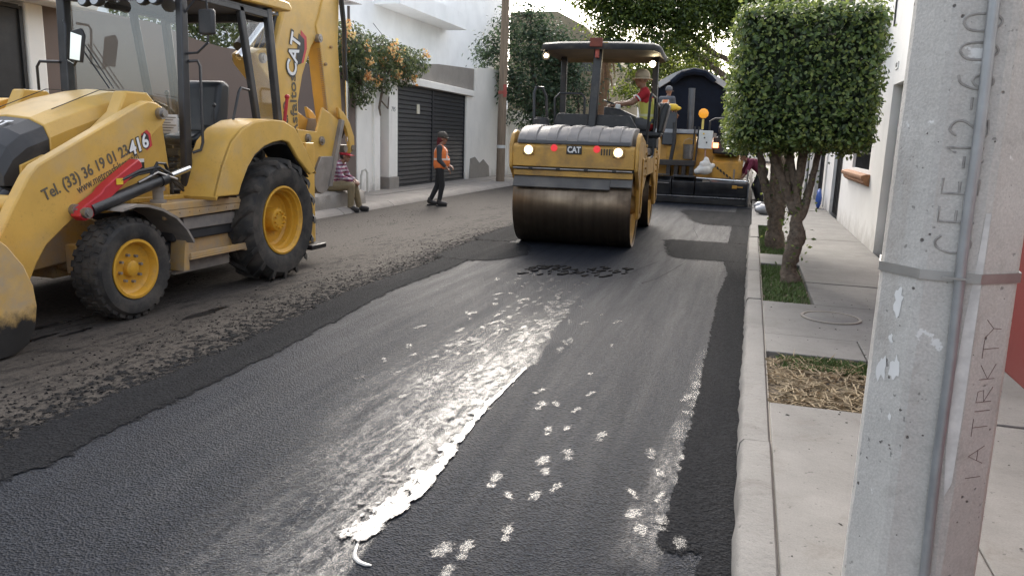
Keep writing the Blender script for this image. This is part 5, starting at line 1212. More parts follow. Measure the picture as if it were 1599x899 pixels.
pillar((xr, 7.69, 1.58), (xr, 7.53, 2.87), .07, .09); pillar((xl, 7.69, 1.45), (xl, 7.53, 2.87), .07, .09)
m_ = B(); m_.box(xl+.05, xr-.04, 6.13, 6.19, 2.74, 2.83); m_.box(xl, xr, 7.54, 7.60, 2.73, 2.83); m_.box(xr-.03, xr+.03, 6.2, 7.55, 2.76, 2.82); m_.box(xl-.03, xl+.03, 6.2, 7.55, 2.76, 2.82); m_.build('cab_header', CABM, bk, bevel=.01)
m_ = B(); m_.prism([(5.92, 2.84), (7.86, 2.88), (7.90, 2.92), (7.84, 2.98), (6.6, 3.04), (6.0, 2.98), (5.88, 2.91)], 'x', xl-.08, xr+.08); m_.build('cab_roof', YEL, bk, bevel=.02)
m_ = B(); m_.box(xl-.03, xr+.03, 6.0, 7.7, 2.815, 2.836); m_.build('roof_lining', CABM, bk, smooth=False)
m_ = B(); m_.add([(xl+.05, 6.145, 1.0), (xr-.035, 6.145, 1.0), (xr-.035, 6.175, 2.74), (xl+.05, 6.175, 2.74)], [(0, 1, 2, 3)]); m_.build('windscreen', GLASS, bk, smooth=False)
m_ = B(); m_.add([(xl, 6.2, 1.45), (xl, 7.28, 1.45), (xl, 7.06, 2.69), (xl, 6.22, 2.69)], [(0, 1, 2, 3)]); m_.build('side_window', CLEAR, bk, smooth=False)
m_ = B(); m_.add([(xr, 7.36, 1.66), (xr, 7.66, 1.66), (xr, 7.54, 2.70), (xr, 7.12, 2.70)], [(0, 1, 2, 3)]); m_.build('side_window', CLEAR, bk, smooth=False)
m_ = B(); m_.box(xr-.30, xr-.05, 6.124, 6.134, 1.53, 1.70); o = m_.build('paper_sign', WHT, bk, smooth=False)
for i in range(6):
    m_ = B(); m_.box(xr-.285, xr-.065-.03*(i % 3), 6.1205, 6.1235, 1.67-i*.024, 1.676-i*.024); m_.build('printed_line', INK, o if False else bk, smooth=False)
m_ = B(); m_.box(xr+.031, xr+.034, 6.47, 6.53, .925, .985); m_.build('step_sticker', WHT, bk, smooth=False)
m_ = B(); m_.box(xr+.034, xr+.036, 6.487, 6.513, .935, .965); m_.build('sticker_text', BLKD, bk, smooth=False)
# seat, console, wheel, levers
SEAT = M('black seat vinyl', (.02, .022, .026), .42, var=.2)
m_ = B(); m_.prism([(7.02, 1.52), (7.14, 1.50), (7.34, 1.62), (7.40, 2.06), (7.30, 2.10), (7.20, 2.06), (7.14, 1.80)], 'x', -6.02, -5.52); m_.build('seat_back', SEAT, bk, bevel=.05, seg=3)
m_ = B(); m_.prism([(6.75, 1.48), (6.78, 1.40), (7.25, 1.38), (7.25, 1.52), (6.9, 1.55)], 'x', -6.02, -5.52); m_.build('seat_cushion', SEAT, bk, bevel=.04, seg=3)
m_ = B(); m_.box(-5.98, -5.56, 6.85, 7.25, 1.28, 1.36)
for i in range(4): m_.box(-5.96+.01*(i % 2), -5.58-.01*(i % 2), 6.87, 7.22, 1.04+i*.06, 1.085+i*.06)
m_.build('seat_base', PLAST, bk, bevel=.012)
m_ = B(); m_.box(-5.55, -5.42, 6.95, 7.35, 1.45, 1.62); m_.tube([(-5.40, 6.95, 1.5), (-5.40, 6.93, 1.72), (-5.40, 6.94, 1.80)], .012, 6); m_.ball((-5.40, 6.94, 1.82), .022); m_.build('arm_console', PLAST, bk, bevel=.015)
m_ = B(); m_.prism([(6.25, 1.0), (6.45, 1.0), (6.55, 1.55), (6.35, 1.62), (6.25, 1.5)], 'x', -5.98, -5.70); m_.prism([(6.2, 1.5), (6.45, 1.56), (6.42, 1.68), (6.2, 1.66)], 'x', -6.3, -5.4); m_.build('dash_console', M('grey cab plastic', (.33, .34, .33), .55), bk, bevel=.02)
m_ = B(); c = Vector((-5.84, 6.58, 1.76)); ax = Vector((0, .45, .9)).normalized(); u_ = Vector((1, 0, 0)); v_ = ax.cross(u_)
m_.tube([c+(u_*math.cos(t)+v_*math.sin(t))*.19 for t in [i*2*math.pi/28 for i in range(28)]], .016, 8, closed=True); m_.cyl(c-u_*.18, c+u_*.18, .012, n=6); m_.cyl(c-ax*.2, c, .03, n=10); m_.build('steering_wheel', PLAST, bk)
m_ = B(); m_.tube([(-5.50, 6.42, 1.60), (-5.49, 6.38, 1.8), (-5.485, 6.36, 1.9)], .011, 6); m_.ball((-5.485, 6.36, 1.91), .024); m_.build('lever', PLAST, bk)
# handles, mirrors, lamps, wiper
m_ = B(); m_.tube([(xr+.04, 6.21, 2.19), (xr+.09, 6.27, 2.20), (xr+.10, 6.29, 2.15), (xr+.10, 6.28, 1.45), (xr+.09, 6.26, 1.38), (xr+.04, 6.2, 1.35)], .014, 8); m_.build('grab_handle', CABM, bk)
m_ = B(); m_.tube([(xr+.03, 7.12, 1.99), (xr+.05, 6.96, 2.0), (xr+.05, 6.92, 1.95), (xr+.05, 6.79, 1.60), (xr+.03, 6.80, 1.5)], .014, 8); m_.build('grab_handle', CABM, bk)
m_ = B(); m_.tube([(xl-.03, 6.1, 2.17), (xl-.22, 6.05, 2.17), (xl-.26, 6.05, 2.12), (xl-.26, 6.05, 1.5), (xl-.05, 6.1, 1.45)], .014, 8); m_.build('grab_handle', CABM, bk)
m_ = B(); m_.tube([(xr+.03, 6.2, 2.26), (xr+.12, 6.24, 2.27), (xr+.21, 6.27, 2.36), (xr+.22, 6.27, 2.42), (xr+.22, 6.27, 2.76), (xr+.12, 6.24, 2.74), (xr+.03, 6.2, 2.62)], .011, 8); m_.build('mirror_arm', CABM, bk)
m_ = B(); m_.box(xr+.13, xr+.30, 6.24, 6.30, 2.43, 2.66); m_.build('mirror', PLAST, bk, bevel=.025, seg=3)
m_ = B(); m_.tube([(xl+.06, 6.10, 2.55), (xl+.14, 6.03, 2.54), (xl+.16, 6.02, 2.5), (xl+.14, 6.02, 2.18), (xl+.25, 6.0, 2.13), (xl+.34, 5.97, 2.2)], .012, 8); m_.build('mirror_arm', CABM, bk)
m_ = B(); m_.prism([(xl+.24, 2.17), (xl+.38, 2.15), (xl+.43, 2.40), (xl+.40, 2.46), (xl+.28, 2.44)], 'y', 5.955, 5.99); o = m_.build('mirror', PLAST, bk, bevel=.012)
m_ = B(); m_.prism([(xl+.255, 2.185), (xl+.37, 2.168), (xl+.415, 2.39), (xl+.29, 2.425)], 'y', 5.948, 5.9545); m_.build('mirror_glass', M('mirror glass', (.9, .92, .95), .03, 1., var=.02), bk, smooth=False)
m_ = B(); m_.tube([(xl+.55, 6.10, 1.93), (xl+.2, 6.11, 2.35)], .008, 6); m_.tube([(xl+.6, 6.10, 1.93), (xl+.27, 6.11, 2.35)], .006, 6); m_.build('wiper', CABM, bk)
for x, amb in ((xl+.2, 1), (xl+.42, 0), (xl+.56, 0), (xr-.40, 1), (xr-.26, 0), (xr-.12, 0)):
    if amb: m_ = B(); m_.box(x-.06, x+.06, 6.02, 6.09, 2.755, 2.815); m_.build('turn_lamp', AMB, bk, bevel=.012)
    else:
        m_ = B(); m_.lathe([(0, -.02), (.055, -.02), (.06, -.01), (.058, .03), (.03, .08), (0, .09)], (x, 6.0, 2.715), (0, 1, -.1), 16, closed=False); lo = m_.build('work_lamp', BLK, bk)
        m_ = B(); m_.lathe([(0, -.026), (.048, -.024)], (x, 6.0, 2.715), (0, 1, -.1), 16, closed=False); m_.build('lamp_lens', LENS, bk)
# decals
XA = -5.85+.8425
slope = (1.70-1.22)/(5.70-4.42)
d_ = Vector((0, 1, (1.72-1.235)/(5.62-4.40))).normalized(); upv = Vector((0, -d_.z, d_.y))
def on_arm(s_, h_): return Vector((XA, 4.42, 1.235))+d_*s_+upv*h_
lettering('Tel. (33) 36 19 01 23', .125, INK, bk, on_arm(.43, -.185), d_, upv, off=BO, bold=.0022, width=.92)
lettering('www.metroasfaltos.com', .10, INK, bk, on_arm(.62, -.275), d_, upv, off=BO, width=.70)
m_ = B(); q = [on_arm(1.06+a, -.20+b_) for a, b_ in ((.02, .075), (.10, .085), (.125, .04), (.10, -.06), (.02, -.075))]; m_.add(q, [tuple(range(5))]); m_.build('badge', REDP, bk, smooth=False)
m_ = B(); q = [on_arm(1.05+a, -.20+b_)+Vector((.0008, 0, 0)) for a, b_ in ((.02, .06), (.085, .068), (.105, .035), (.085, -.045), (.02, -.06))]; m_.add(q, [tuple(range(5))]); m_.build('badge', BLKD, bk, smooth=False)
lettering('416', .16, BLKD, bk, on_arm(1.01, -.20)+Vector((.0012, 0, 0)), d_, upv, off=BO, bold=.012, shear=.12, width=.26)
lettering('416', .155, WHT, bk, on_arm(1.01, -.198)+Vector((.0035, 0, 0)), d_, upv, off=BO, bold=.004, shear=.12, width=.235)
# side shield on the nose
lettering('CAT', .13, WHT, bk, (-5.78, 4.77, 1.578), (1, 0, 0), (0, .92, .35), off=BO, bold=.006)
# ---- boom, dipper stick, rear bucket
BOOM = [(8.45, .85), (8.42, 1.20), (8.52, 1.78), (8.40, 2.14), (8.12, 2.34), (8.08, 2.46), (8.20, 2.52), (8.50, 2.58), (8.60, 2.82), (8.75, 3.15), (8.95, 3.5), (9.2, 3.85), (9.7, 3.95), (9.9, 3.7), (9.86, 3.36), (9.62, 3.0), (9.30, 2.66), (9.09, 2.30), (8.97, 1.95), (8.97, 1.62), (9.14, 1.35), (9.22, 1.0), (9.05, .80)]
m_ = B(); m_.prism(BOOM, 'x', -6.02, -5.68); m_.build('boom', YEL, bk, bevel=.02)
m_ = B(); m_.cyl((-6.06, 8.20, 2.42), (-5.645, 8.20, 2.42), .06, n=20); m_.cyl((-5.65, 8.20, 2.42), (-5.63, 8.20, 2.42), .032, n=16); m_.build('boom_pin', STEEL, bk)
m_ = B(); m_.cyl((-5.85, 8.02, 2.52), (-5.85, 8.78, 3.20), .075, n=18); m_.build('stick_cylinder', BLK, bk)
m_ = B(); m_.cyl((-5.78, 7.9, 2.40), (-5.78, 8.6, 3.02), .045, n=16); m_.cyl((-5.85, 8.75, 3.17), (-5.85, 9.3, 3.7), .045, n=16); m_.build('stick_rod', CHROME, bk)
for i, dx in enumerate((-.12, -.04, .05)):
    m_ = B(); m_.tube([(-5.80+dx, 8.25, 2.35), (-5.80+dx, 8.5, 2.66), (-5.82+dx, 8.62, 2.92), (-5.82+dx, 8.9, 3.4)], .022, 8); m_.build('hose', HOSE, bk)
STK = [(9.40, 2.95), (9.50, 3.12), (9.70, 3.6), (9.9, 3.7), (10.02, 3.45), (10.0, 3.1), (9.97, 2.78), (10.09, 1.60), (10.02, 1.42), (9.82, 1.42), (9.72, 1.60), (9.50, 2.70)]
m_ = B(); m_.prism(STK, 'x', -5.87, -5.66); m_.build('dipper_stick', YEL, bk, bevel=.015)
for i in range(38):                                     # toothed guide on the stick's front edge
    z = 1.66+i*.027; y = 9.715-(z-1.60)*.2*.985; m_ = B(); m_.box(-5.70, -5.655, y-.022, y+.004, z, z+.015)
    if i == 0: to = m_
    else: to.v += [tuple(p) for p in m_.v]; to.f += [tuple(j+8*i for j in f) for f in m_.f]
o = to.build('guide_teeth', YELD, bk, smooth=False); tag(o, kind='stuff')
for (y, z, r_) in ((9.46, 2.80, .055), (9.86, 1.50, .05), (9.60, 2.48, .022), (9.75, 2.72, .02)):
    m_ = B(); m_.cyl((-5.70, y, z), (-5.63, y, z), r_, n=18); m_.cyl((-5.635, y, z), (-5.62, y, z), r_*.55, n=14); m_.build('pivot_pin', YELD if r_ < .03 else STEEL, bk)
for dx in (0, .035):
    m_ = B(); m_.tube([(-5.64+dx, 10.0, 3.4), (-5.63+dx, 10.06, 3.0), (-5.63+dx, 10.06, 2.5), (-5.63+dx, 10.13, 2.0), (-5.66+dx, 10.15, 1.7), (-5.7, 10.1, 1.5)], .02, 8); m_.build('hose', HOSE, bk)
m_ = B(); m_.cyl((-5.60, 10.09, 1.45), (-5.60, 10.09, 2.3), .022, n=12); m_.build('bucket_rod', CHROME, bk)
# lock plate and rear bucket
m_ = B(); m_.prism([(8.80, 1.60), (9.25, 1.58), (9.42, 1.90), (9.86, 1.74), (9.50, .88), (9.20, .92), (9.02, .60), (8.86, .62)], 'x', -5.62, -5.59); m_.prism([(8.80, 1.60), (9.25, 1.58), (9.42, 1.90), (9.86, 1.74), (9.50, .88), (9.20, .92), (9.02, .60), (8.86, .62)], 'x', -6.11, -6.08); m_.build('linkage_plate', YEL, bk, bevel=.008)
for (y, z) in ((9.36, 1.46), (9.02, 1.49)):
    m_ = B(); m_.cyl((-6.1, y, z), (-5.565, y, z), .06, n=18); m_.cyl((-5.57, y, z), (-5.545, y, z), .033, n=14); m_.build('pivot_pin', STEEL, bk)
m_ = B(); m_.prism([(9.84, 1.76), (9.91, 1.74), (9.55, .84), (9.46, .84)], 'x', -6.14, -5.53); m_.build('wear_strip', GREYD, bk, bevel=.01)
lk_o = [(9.80, 1.92), (9.95, 1.86), (10.12, 1.72), (10.25, 1.52), (10.26, 1.34)]; lk_i = [(9.84, 1.78), (9.94, 1.72), (10.04, 1.60), (10.10, 1.45), (10.12, 1.28)]
for x in ((-5.62, -5.57), (-6.12, -6.07)): m_ = B(); m_.band(lk_o, lk_i, 'x', *x); m_.build('bucket_link', YEL, bk, bevel=.01)
m_ = B(); m_.cyl((-6.12, 10.19, 1.36), (-5.55, 10.19, 1.36), .045, n=16); m_.cyl((-6.1, 9.98, 1.35), (-5.56, 9.98, 1.35), .055, n=16); m_.build('link_pin', STEEL, bk)
gb_o = [(9.30, 1.25), (9.18, 1.10), (9.12, .98), (9.12, .87), (9.18, .79), (9.30, .75), (9.42, .78), (9.52, .87), (9.58, 1.02), (9.62, 1.25)]
m_ = B(); m_.band(gb_o, [(a+(9.36-a)*.08, b_+(1.05-b_)*.08) for a, b_ in gb_o], 'x', -6.12, -5.58); m_.build('rear_bucket_shell', STEEL, bk, angle=40)
for x in ((-5.577, -5.55), (-6.15, -6.123)): m_ = B(); m_.prism(gb_o, 'x', *x); m_.build('rear_bucket_side', M('scoured bucket steel', (.30, .275, .25), .6, .4, var=.2, dirt=(.2, .16, .12), damt=.4), bk, bevel=.005)
m_ = B(); m_.prism([(8.2, .45), (8.62, .45), (8.75, .8), (8.7, 1.15), (8.3, 1.25), (8.2, 1.1)], 'x', -6.3, -5.4); m_.build('swing_frame', YELD, bk, bevel=.02)
for s_ in (1, -1):
    m_ = B(); m_.box(*sorted((-5.85+s_*.62, -5.85+s_*.80)), 8.12, 8.30, .25, 1.45); m_.build('stabiliser_leg', YEL, bk, bevel=.012)
    m_ = B(); m_.box(*sorted((-5.85+s_*.55, -5.85+s_*.9)), 8.05, 8.38, .18, .24); m_.build('stabiliser_pad', BLK, bk, bevel=.01)
m_ = B(); m_.tube([(-5.3, 8.05, 1.62), (-5.28, 8.1, 1.95)], .02, 8); m_.ball((-5.28, 8.1, 1.97), .03); m_.build('red_handle', REDP, bk)
# boom lettering
sh = Vector((.0, .0, 0)); xb = -5.676
dv = Vector((0, .30, 1)).normalized(); uv2 = Vector((0, -dv.z, dv.y))
m_ = B(); q = [Vector((xb+.0006, 9.03, 2.60))+dv*a-uv2*b_ for a, b_ in ((-.20, -.02), (-.12, .115), (.08, .145), (.22, .10), (.25, -.05), (.13, -.02), (.0, .05))]; m_.add(q, [tuple(range(7))]); m_.build('badge', REDP, bk, smooth=False)
m_ = B(); q = [Vector((xb+.0012, 8.99, 2.58))+dv*a-uv2*b_ for a, b_ in ((-.20, -.02), (-.12, .10), (.08, .125), (.20, .09), (.22, -.05))]; m_.add(q, [tuple(range(5))]); m_.build('badge', BLKD, bk, smooth=False)
m_ = B(); q = [Vector((xb+.0018, 8.90, 2.55))+dv*a-uv2*b_ for a, b_ in ((-.27, -.10), (-.27, .09), (.26, .075), (.27, -.10))]; m_.add(q, [tuple(range(4))]); 
lettering('CAT', .31, BLKD, bk, (xb+.0024, 8.88, 2.52), dv, uv2, off=BO, bold=.018, width=.58)
lettering('CAT', .30, WHT, bk, (xb+.0050, 8.88, 2.52), dv, uv2, off=BO, bold=.006, width=.53)
lettering('Asfaltos', .21, INK, bk, (xb+.001, 8.86, 1.90), Vector((0, -.04, 1)), Vector((0, -1, 0)), off=BO, width=.78, bold=.003)
lettering('Metro', .19, INK, bk, (xb+.001, 8.66, 1.66), Vector((0, -.04, 1)), Vector((0, -1, 0)), off=BO, width=.55, bold=.003)
# ================================================================ TANDEM ROLLER (local frame: front looks to -y)
RO = (-2.45, 11.40, .037)
rl = empty('road_roller', RO, R(2.5)); tag(rl, 'yellow tandem road roller with lit headlights on the fresh asphalt', 'road roller')
RY = M('roller yellow paint', (.52, .295, .062), .5, var=.14, scale=4, dirt=(.22, .15, .085), damt=.5, dscale=3.5, grime=.9)
def drum_mat():
    m = M('wet drum steel', (.19, .145, .105), .30, .9, var=.2, scale=2.0, streak=(7, .25, .25), dirt=(.06, .042, .03), damt=.5, dscale=1.6); return m
DR = drum_mat()
GREYP = M('grey hood plastic', (.21, .195, .185), .55, var=.15, dirt=(.30, .27, .24), damt=.45)
LIT = M('lit headlamp', (1, .9, .65), .3, emit=(1, .84, .52), estr=25); LITE = M('glowing lamp glass', (1, .85, .6), .3, emit=(1, .62, .24), estr=1.5)
for cy in (0, 3.0):
    t = empty('drum', (0, cy, .62), 0, rl)
    m_ = MB(); m_.lathe([(.60, -.845), (.615, -.858), (.62, -.845), (.62, .845), (.615, .858), (.60, .845), (.595, .845), (.595, -.845)], (0, 0, 0), (1, 0, 0), 72); m_.build('drum_shell', DR, t, angle=30)
    for s_ in (1, -1):
        m_ = MB(); m_.lathe([(0, s_*.80), (.2, s_*.80), (.22, s_*.76), (.56, s_*.78), (.594, s_*.83)], (0, 0, 0), (1, 0, 0), 48, closed=False); m_.build('drum_end', RY, t)
        m_ = MB(); m_.lathe([(0, s_*.87), (.12, s_*.87), (.14, s_*.80)], (0, 0, 0), (1, 0, 0), 24, closed=False); m_.build('hub', RY, t)
        for k in range(8):
            a = k*math.pi/4; m_ = MB(); m_.cyl((s_*.865, .09*math.cos(a), .09*math.sin(a)), (s_*.885, .09*math.cos(a), .09*math.sin(a)), .013, n=6); m_.build('bolt', STEEL, t)
def frame(cy, d):
    """yoke over a drum; d=-1 front, +1 rear"""
    for s_ in (1, -1):
        x = sorted((s_*.875, s_*.93))
        P_ = [(cy+d*.60, 1.13), (cy+d*.62, 1.45), (cy+d*.52, 1.60), (cy+d*.34, 1.66), (cy+d*.1, 1.62), (cy-d*.30, 1.56), (cy-d*.72, 1.44), (cy-d*.72, .95), (cy-d*.36, .80), (cy-d*.20, .42), (cy+d*.16, .42), (cy+d*.22, .86)]
        m_ = MB(); m_.prism(P_, 'x', *x); m_.build('side_plate', RY, rl, bevel=.015)
        for k in range(5):
            m_ = MB(); z = 1.48-k*.11; m_.cyl((s_*.929, cy-d*.45+.04*(k % 2), z), (s_*.955, cy-d*.45+.04*(k % 2), z), .022, n=8); m_.build('bolt', RY, rl)
        m_ = MB(); m_.box(*sorted((s_*.931, s_*.95)), cy-.02, cy+.09, .5, 1.3); m_.build('side_rib', RY, rl, bevel=.006)
    m_ = MB(); m_.box(-.873, .873, *sorted((cy-d*.05, cy-d*.72)), 1.27, 1.42); m_.build('frame_box', RY, rl, bevel=.01)
frame(0, -1); frame(3.0, 1)
# front panel and hood
m_ = MB(); m_.prism([(-.62, 1.15), (-.62, 1.43), (-.58, 1.47), (-.50, 1.47), (-.50, 1.15)], 'x', -.873, .873); m_.build('front_panel', RY, rl, bevel=.012)
m_ = MB(); m_.prism([(-.60, 1.02), (-.60, 1.10), (-.5, 1.10), (-.5, 1.02)], 'x', -.86, .86); m_.build('front_beam', RY, rl, bevel=.008)
m_ = MB(); m_.box(-.84, .84, -.48, .05, 1.12, 1.26); m_.build('dark_underframe', BLK, rl, smooth=False)
m_ = MB(); m_.tube([(-.86, -.625, 1.125), (.85, -.625, 1.125)], .013, 8); m_.tube([(-.55, -.57, 1.20), (.5, -.57, 1.14)], .01, 6); m_.build('spray_bar', STEEL, rl)
for x in (-.6, -.2, .2, .6): m_ = MB(); m_.box(x-.03, x+.03, -.64, -.60, 1.11, 1.145); m_.build('spray_nozzle', BLK, rl, bevel=.005)
hp = [(-.60, 1.475), (-.58, 1.54), (-.50, 1.61), (-.36, 1.68), (-.18, 1.72), (.10, 1.735), (.45, 1.735)]
m_ = MB(); m_.prism(hp+[(.45, 1.44), (-.48, 1.44)], 'x', -.82, .82); m_.build('hood', GREYP, rl, bevel=.02)
for x in (-.62, -.32, -.02, .28, .58):
    m_ = MB(); m_.band([(a-.006, b_+.020) for a, b_ in hp], [(a+.01, b_-.006) for a, b_ in hp], 'x', x-.075, x+.075); m_.build('hood_rib', GREYP, rl, bevel=.012)
m_ = MB(); m_.prism([(-.615, 1.475), (-.60, 1.52), (-.56, 1.545), (-.54, 1.475)], 'x', -.80, .80); m_.build('hood_lip', M('dark grey plastic', (.06, .06, .062), .6), rl, bevel=.008)
# scraper mat hanging on the drum
o_ = [(-.30, 1.185), (-.47, 1.07), (-.57, .96), (-.625, .86)]; m_ = MB(); m_.band([(a-.035, b_+.01) for a, b_ in o_], [(a-.02, b_-.005) for a, b_ in o_], 'x', -.85, .55); m_.build('scraper_mat', M('rubber scraper', (.11, .105, .10), .65, var=.3, scale=3, dirt=(.2, .18, .15), damt=.3), rl, angle=60)
o_ = [(-.30, 1.19), (-.47, 1.075), (-.57, .965), (-.61, .90)]; m_ = MB(); m_.band([(a-.04, b_+.012) for a, b_ in o_], [(a-.026, b_-.003) for a, b_ in o_], 'x', .555, .86); m_.build('scraper_mat', M('rubber scraper', (.11, .105, .10), .65), rl, angle=60)
# lamps and badge
for x in (-.635, .645):
    hl = empty('headlight', (x, -.63, 1.385), 0, rl)
    m_ = MB(); m_.box(-.085, .085, -.02, .02, -.07, .07); m_.build('housing', RY, hl, bevel=.02)
    m_ = MB(); m_.lathe([(0, -.036), (.012, -.035), (.022, -.030)], (0, 0, 0), (0, 1, 0), 20, closed=False); m_.build('bulb', LIT, hl)
    m_ = MB(); m_.lathe([(.0215, -.0302), (.045, -.026), (.062, -.02)], (0, 0, 0), (0, 1, 0), 24, closed=False); m_.build('glass', LITE, hl)
    m_ = MB(); m_.lathe([(.063, -.026), (.072, -.026), (.072, -.02), (.063, -.02)], (0, 0, 0), (0, 1, 0), 20); m_.build('bezel', CHROME, hl)
for i in range(5):
    m_ = MB(); m_.box(.40+i*.038, .418+i*.038, -.628, -.618, 1.34, 1.43); m_.build('vent_slot', BLKD, rl, smooth=False)
for x in (-.27, .34): m_ = MB(); m_.lathe([(0, -.006), (.045, -.006), (.05, 0)], (x, -.622, 1.42), (0, 1, 0), 20, closed=False); m_.build('red_reflector', M('self-glowing red reflector', (.65, .03, .04), .3, emit=(1, .05, .05), estr=.15), rl)  # unlit reflectors; a faint red glow is added to their colour
m_ = MB(); m_.box(-.09, .13, -.634, -.62, 1.34, 1.46); m_.build('badge', BLKD, rl, bevel=.006)
lettering('CAT', .115, WHT, rl, (.02, -.637, 1.40), (1, 0, 0), (0, 0, 1), bold=.004, width=.19)
m_ = MB(); m_.cyl((-.66, .25, 1.72), (-.66, .25, 1.84), .12, n=18); m_.cyl((-.66, .25, 1.84), (-.66, .25, 1.86), .10, n=18); m_.build('air_cleaner', PLAST, rl, bevel=.012)
# platform, black shield, ROPS
m_ = MB(); m_.box(-.82, .90, .75, 2.42, 1.33, 1.44); m_.build('platform', BLK, rl, bevel=.01)
m_ = MB(); m_.box(-.78, .78, .5, .745, 1.3, 1.72); m_.build('water_tank', BLK, rl, bevel=.02)
m_ = MB(); m_.prism([(-.60, 1.74), (.74, 1.74), (.62, 1.93), (-.53, 1.95)], 'y', .80, .90); m_.build('front_shield', BLK, rl, bevel=.015)
m_ = MB(); m_.box(-.55, .6, .9, 1.9, 1.44, 1.70); m_.build('deck_box', BLK, rl, bevel=.015)
m_ = MB(); m_.bar((.03, .72, 1.45), (.085, .80, 3.0), .13, .12, (0, 1, 0)); m_.build('front_pillar', BLK, rl, bevel=.015)
for x in (-.74, .86): m_ = MB(); m_.bar((x, 2.32, 1.40), (x*.99, 2.25, 2.96), .10, .10, (0, 1, 0)); m_.build('rear_pillar', BLK, rl, bevel=.012)
rf = [(-.86, .98), (-.80, .72), (-.5, .58), (0, .54), (.55, .58), (.95, .72), (1.02, .98), (1.02, 2.5), (.93, 2.72), (-.78, 2.72), (-.86, 2.5)]
ROOF = M('canopy grey plastic', (.04, .04, .043), .6, var=.25, dirt=(.16, .14, .11), damt=.35, spec=.25)
def roof_ring(k, z, dy=0): c = (.08, 1.6); return [(c[0]+(a-c[0])*k, c[1]+(b_-c[1])*k, z) for a, b_ in rf]
m_ = MB(); n = len(rf); rings = [roof_ring(.90, 2.95), roof_ring(.975, 2.90), roof_ring(1.0, 2.94), roof_ring(.995, 2.985), roof_ring(.95, 3.015), roof_ring(.5, 3.03)]
m_.add([p for r_ in rings for p in r_], [(i*n+j, i*n+(j+1) % n, (i+1)*n+(j+1) % n, (i+1)*n+j) for i in range(5) for j in range(n)]+[tuple(range(n)), tuple(range(5*n, 6*n))]); m_.build('canopy', ROOF, rl, angle=50)
m_ = MB(); m_.box(-.02, .17, .52, .60, 2.93, 3.06); m_.build('rust_bracket', M('rusty plate', (.16, .045, .03), .8, var=.3), rl, bevel=.008)
m_ = MB(); m_.box(.055, .11, .61, .70, 2.78, 2.92); m_.build('red_tag', M('faded red tag', (.35, .08, .06), .7), rl, bevel=.006)
m_ = MB(); m_.box(.18, .25, .575, .582, 2.95, 3.0); m_.build('yellow_label', M('yellow sticker', (.75, .5, .03), .5), rl, smooth=False)
for x, y, on in ((-.78, .95, 1), (.80, 2.2, 1)):
    wl = empty('work_lamp', (x, y, 2.84), 0, rl)
    m_ = MB(); m_.lathe([(.06, -.02), (.065, .0), (.04, .06), (0, .07)], (0, 0, 0), (0, 1, .1), 16, closed=False); m_.cyl((0, .03, .03), (0, .03, .1), .015, n=6); m_.build('housing', BLK, wl)
    m_ = MB(); m_.lathe([(0, -.024), (.05 if x > 0 else .03, -.018)], (0, 0, 0), (0, 1, .1), 16, closed=False); m_.build('bulb', M('lit work lamp', (1, .9, .7), .3, emit=(1, .82, .5), estr=22 if x > 0 else 22), wl)
# hand rails
def rail(pts, r=.018): m_ = MB(); m_.tube(pts, r, 8); m_.build('handrail', BLK, rl)
rail([(-.88, .75, 1.45), (-.92, .8, 2.25), (-.90, .85, 2.34), (-.80, .88, 2.34), (-.74, .9, 2.2), (-.70, .9, 1.6)], .024)
rail([(-.60, 1.0, 1.7), (-.62, 1.0, 2.18), (-.55, 1.05, 2.27), (-.20, 1.1, 2.27), (-.15, 1.1, 2.2), (-.15, 1.1, 1.7)], .02)
rail([(.88, 1.0, 1.45), (.90, 1.0, 2.22), (.91, 1.06, 2.28), (.92, 1.75, 2.26), (.92, 1.82, 2.18), (.93, 1.82, 1.38), (.92, 1.76, 1.30), (.90, 1.1, 1.26), (.88, 1.02, 1.32)], .022)
rail([(.90, 1.95, 1.4), (.93, 2.0, 2.1), (.93, 2.05, 2.18), (.93, 2.6, 2.16), (.93, 2.66, 2.08), (.93, 2.66, 1.4)], .022)
# operator station turned across the machine
m_ = MB(); m_.prism([(.10, 1.72), (.62, 1.72), (.60, 1.96), (.36, 2.06), (.10, 2.10)], 'y', 1.55, 2.35); m_.build('console', PLAST, rl, bevel=.03)
m_ = MB(); m_.box(.40, .52, 1.545, 1.553, 1.86, 1.94); m_.build('label', WHT, rl, smooth=False)
m_ = MB(); m_.tube([Vector((.20, 1.95, 2.16))+Vector((math.cos(t)*.15, math.sin(t)*.16, -.05*math.cos(t))) for t in [i*2*math.pi/20 for i in range(20)]], .016, 7, closed=True); m_.cyl((.2, 1.95, 2.05), (.2, 1.95, 2.16), .025, n=8); m_.cyl((.06, 1.95, 2.2), (.34, 1.95, 2.12), .012, n=6); m_.build('steering_wheel', PLAST, rl)
m_ = MB(); m_.box(.28, .36, 1.62, 1.70, 2.06, 2.14); m_.build('white_cup_holder', WHT, rl, bevel=.015)
m_ = MB(); m_.prism([(.60, 1.62), (1.02, 1.62), (1.06, 1.70), (.62, 1.74)], 'y', 1.75, 2.25); m_.build('seat_cushion', SEAT, rl, bevel=.03)
m_ = MB(); m_.prism([(.97, 1.68), (1.07, 1.70), (1.16, 2.16), (1.08, 2.20), (1.02, 2.08)], 'y', 1.75, 2.25); m_.build('seat_back', SEAT, rl, bevel=.03)
m_ = MB(); m_.box(.65, .98, 1.8, 2.2, 1.44, 1.615); m_.build('seat_base', PLAST, rl, bevel=.02)
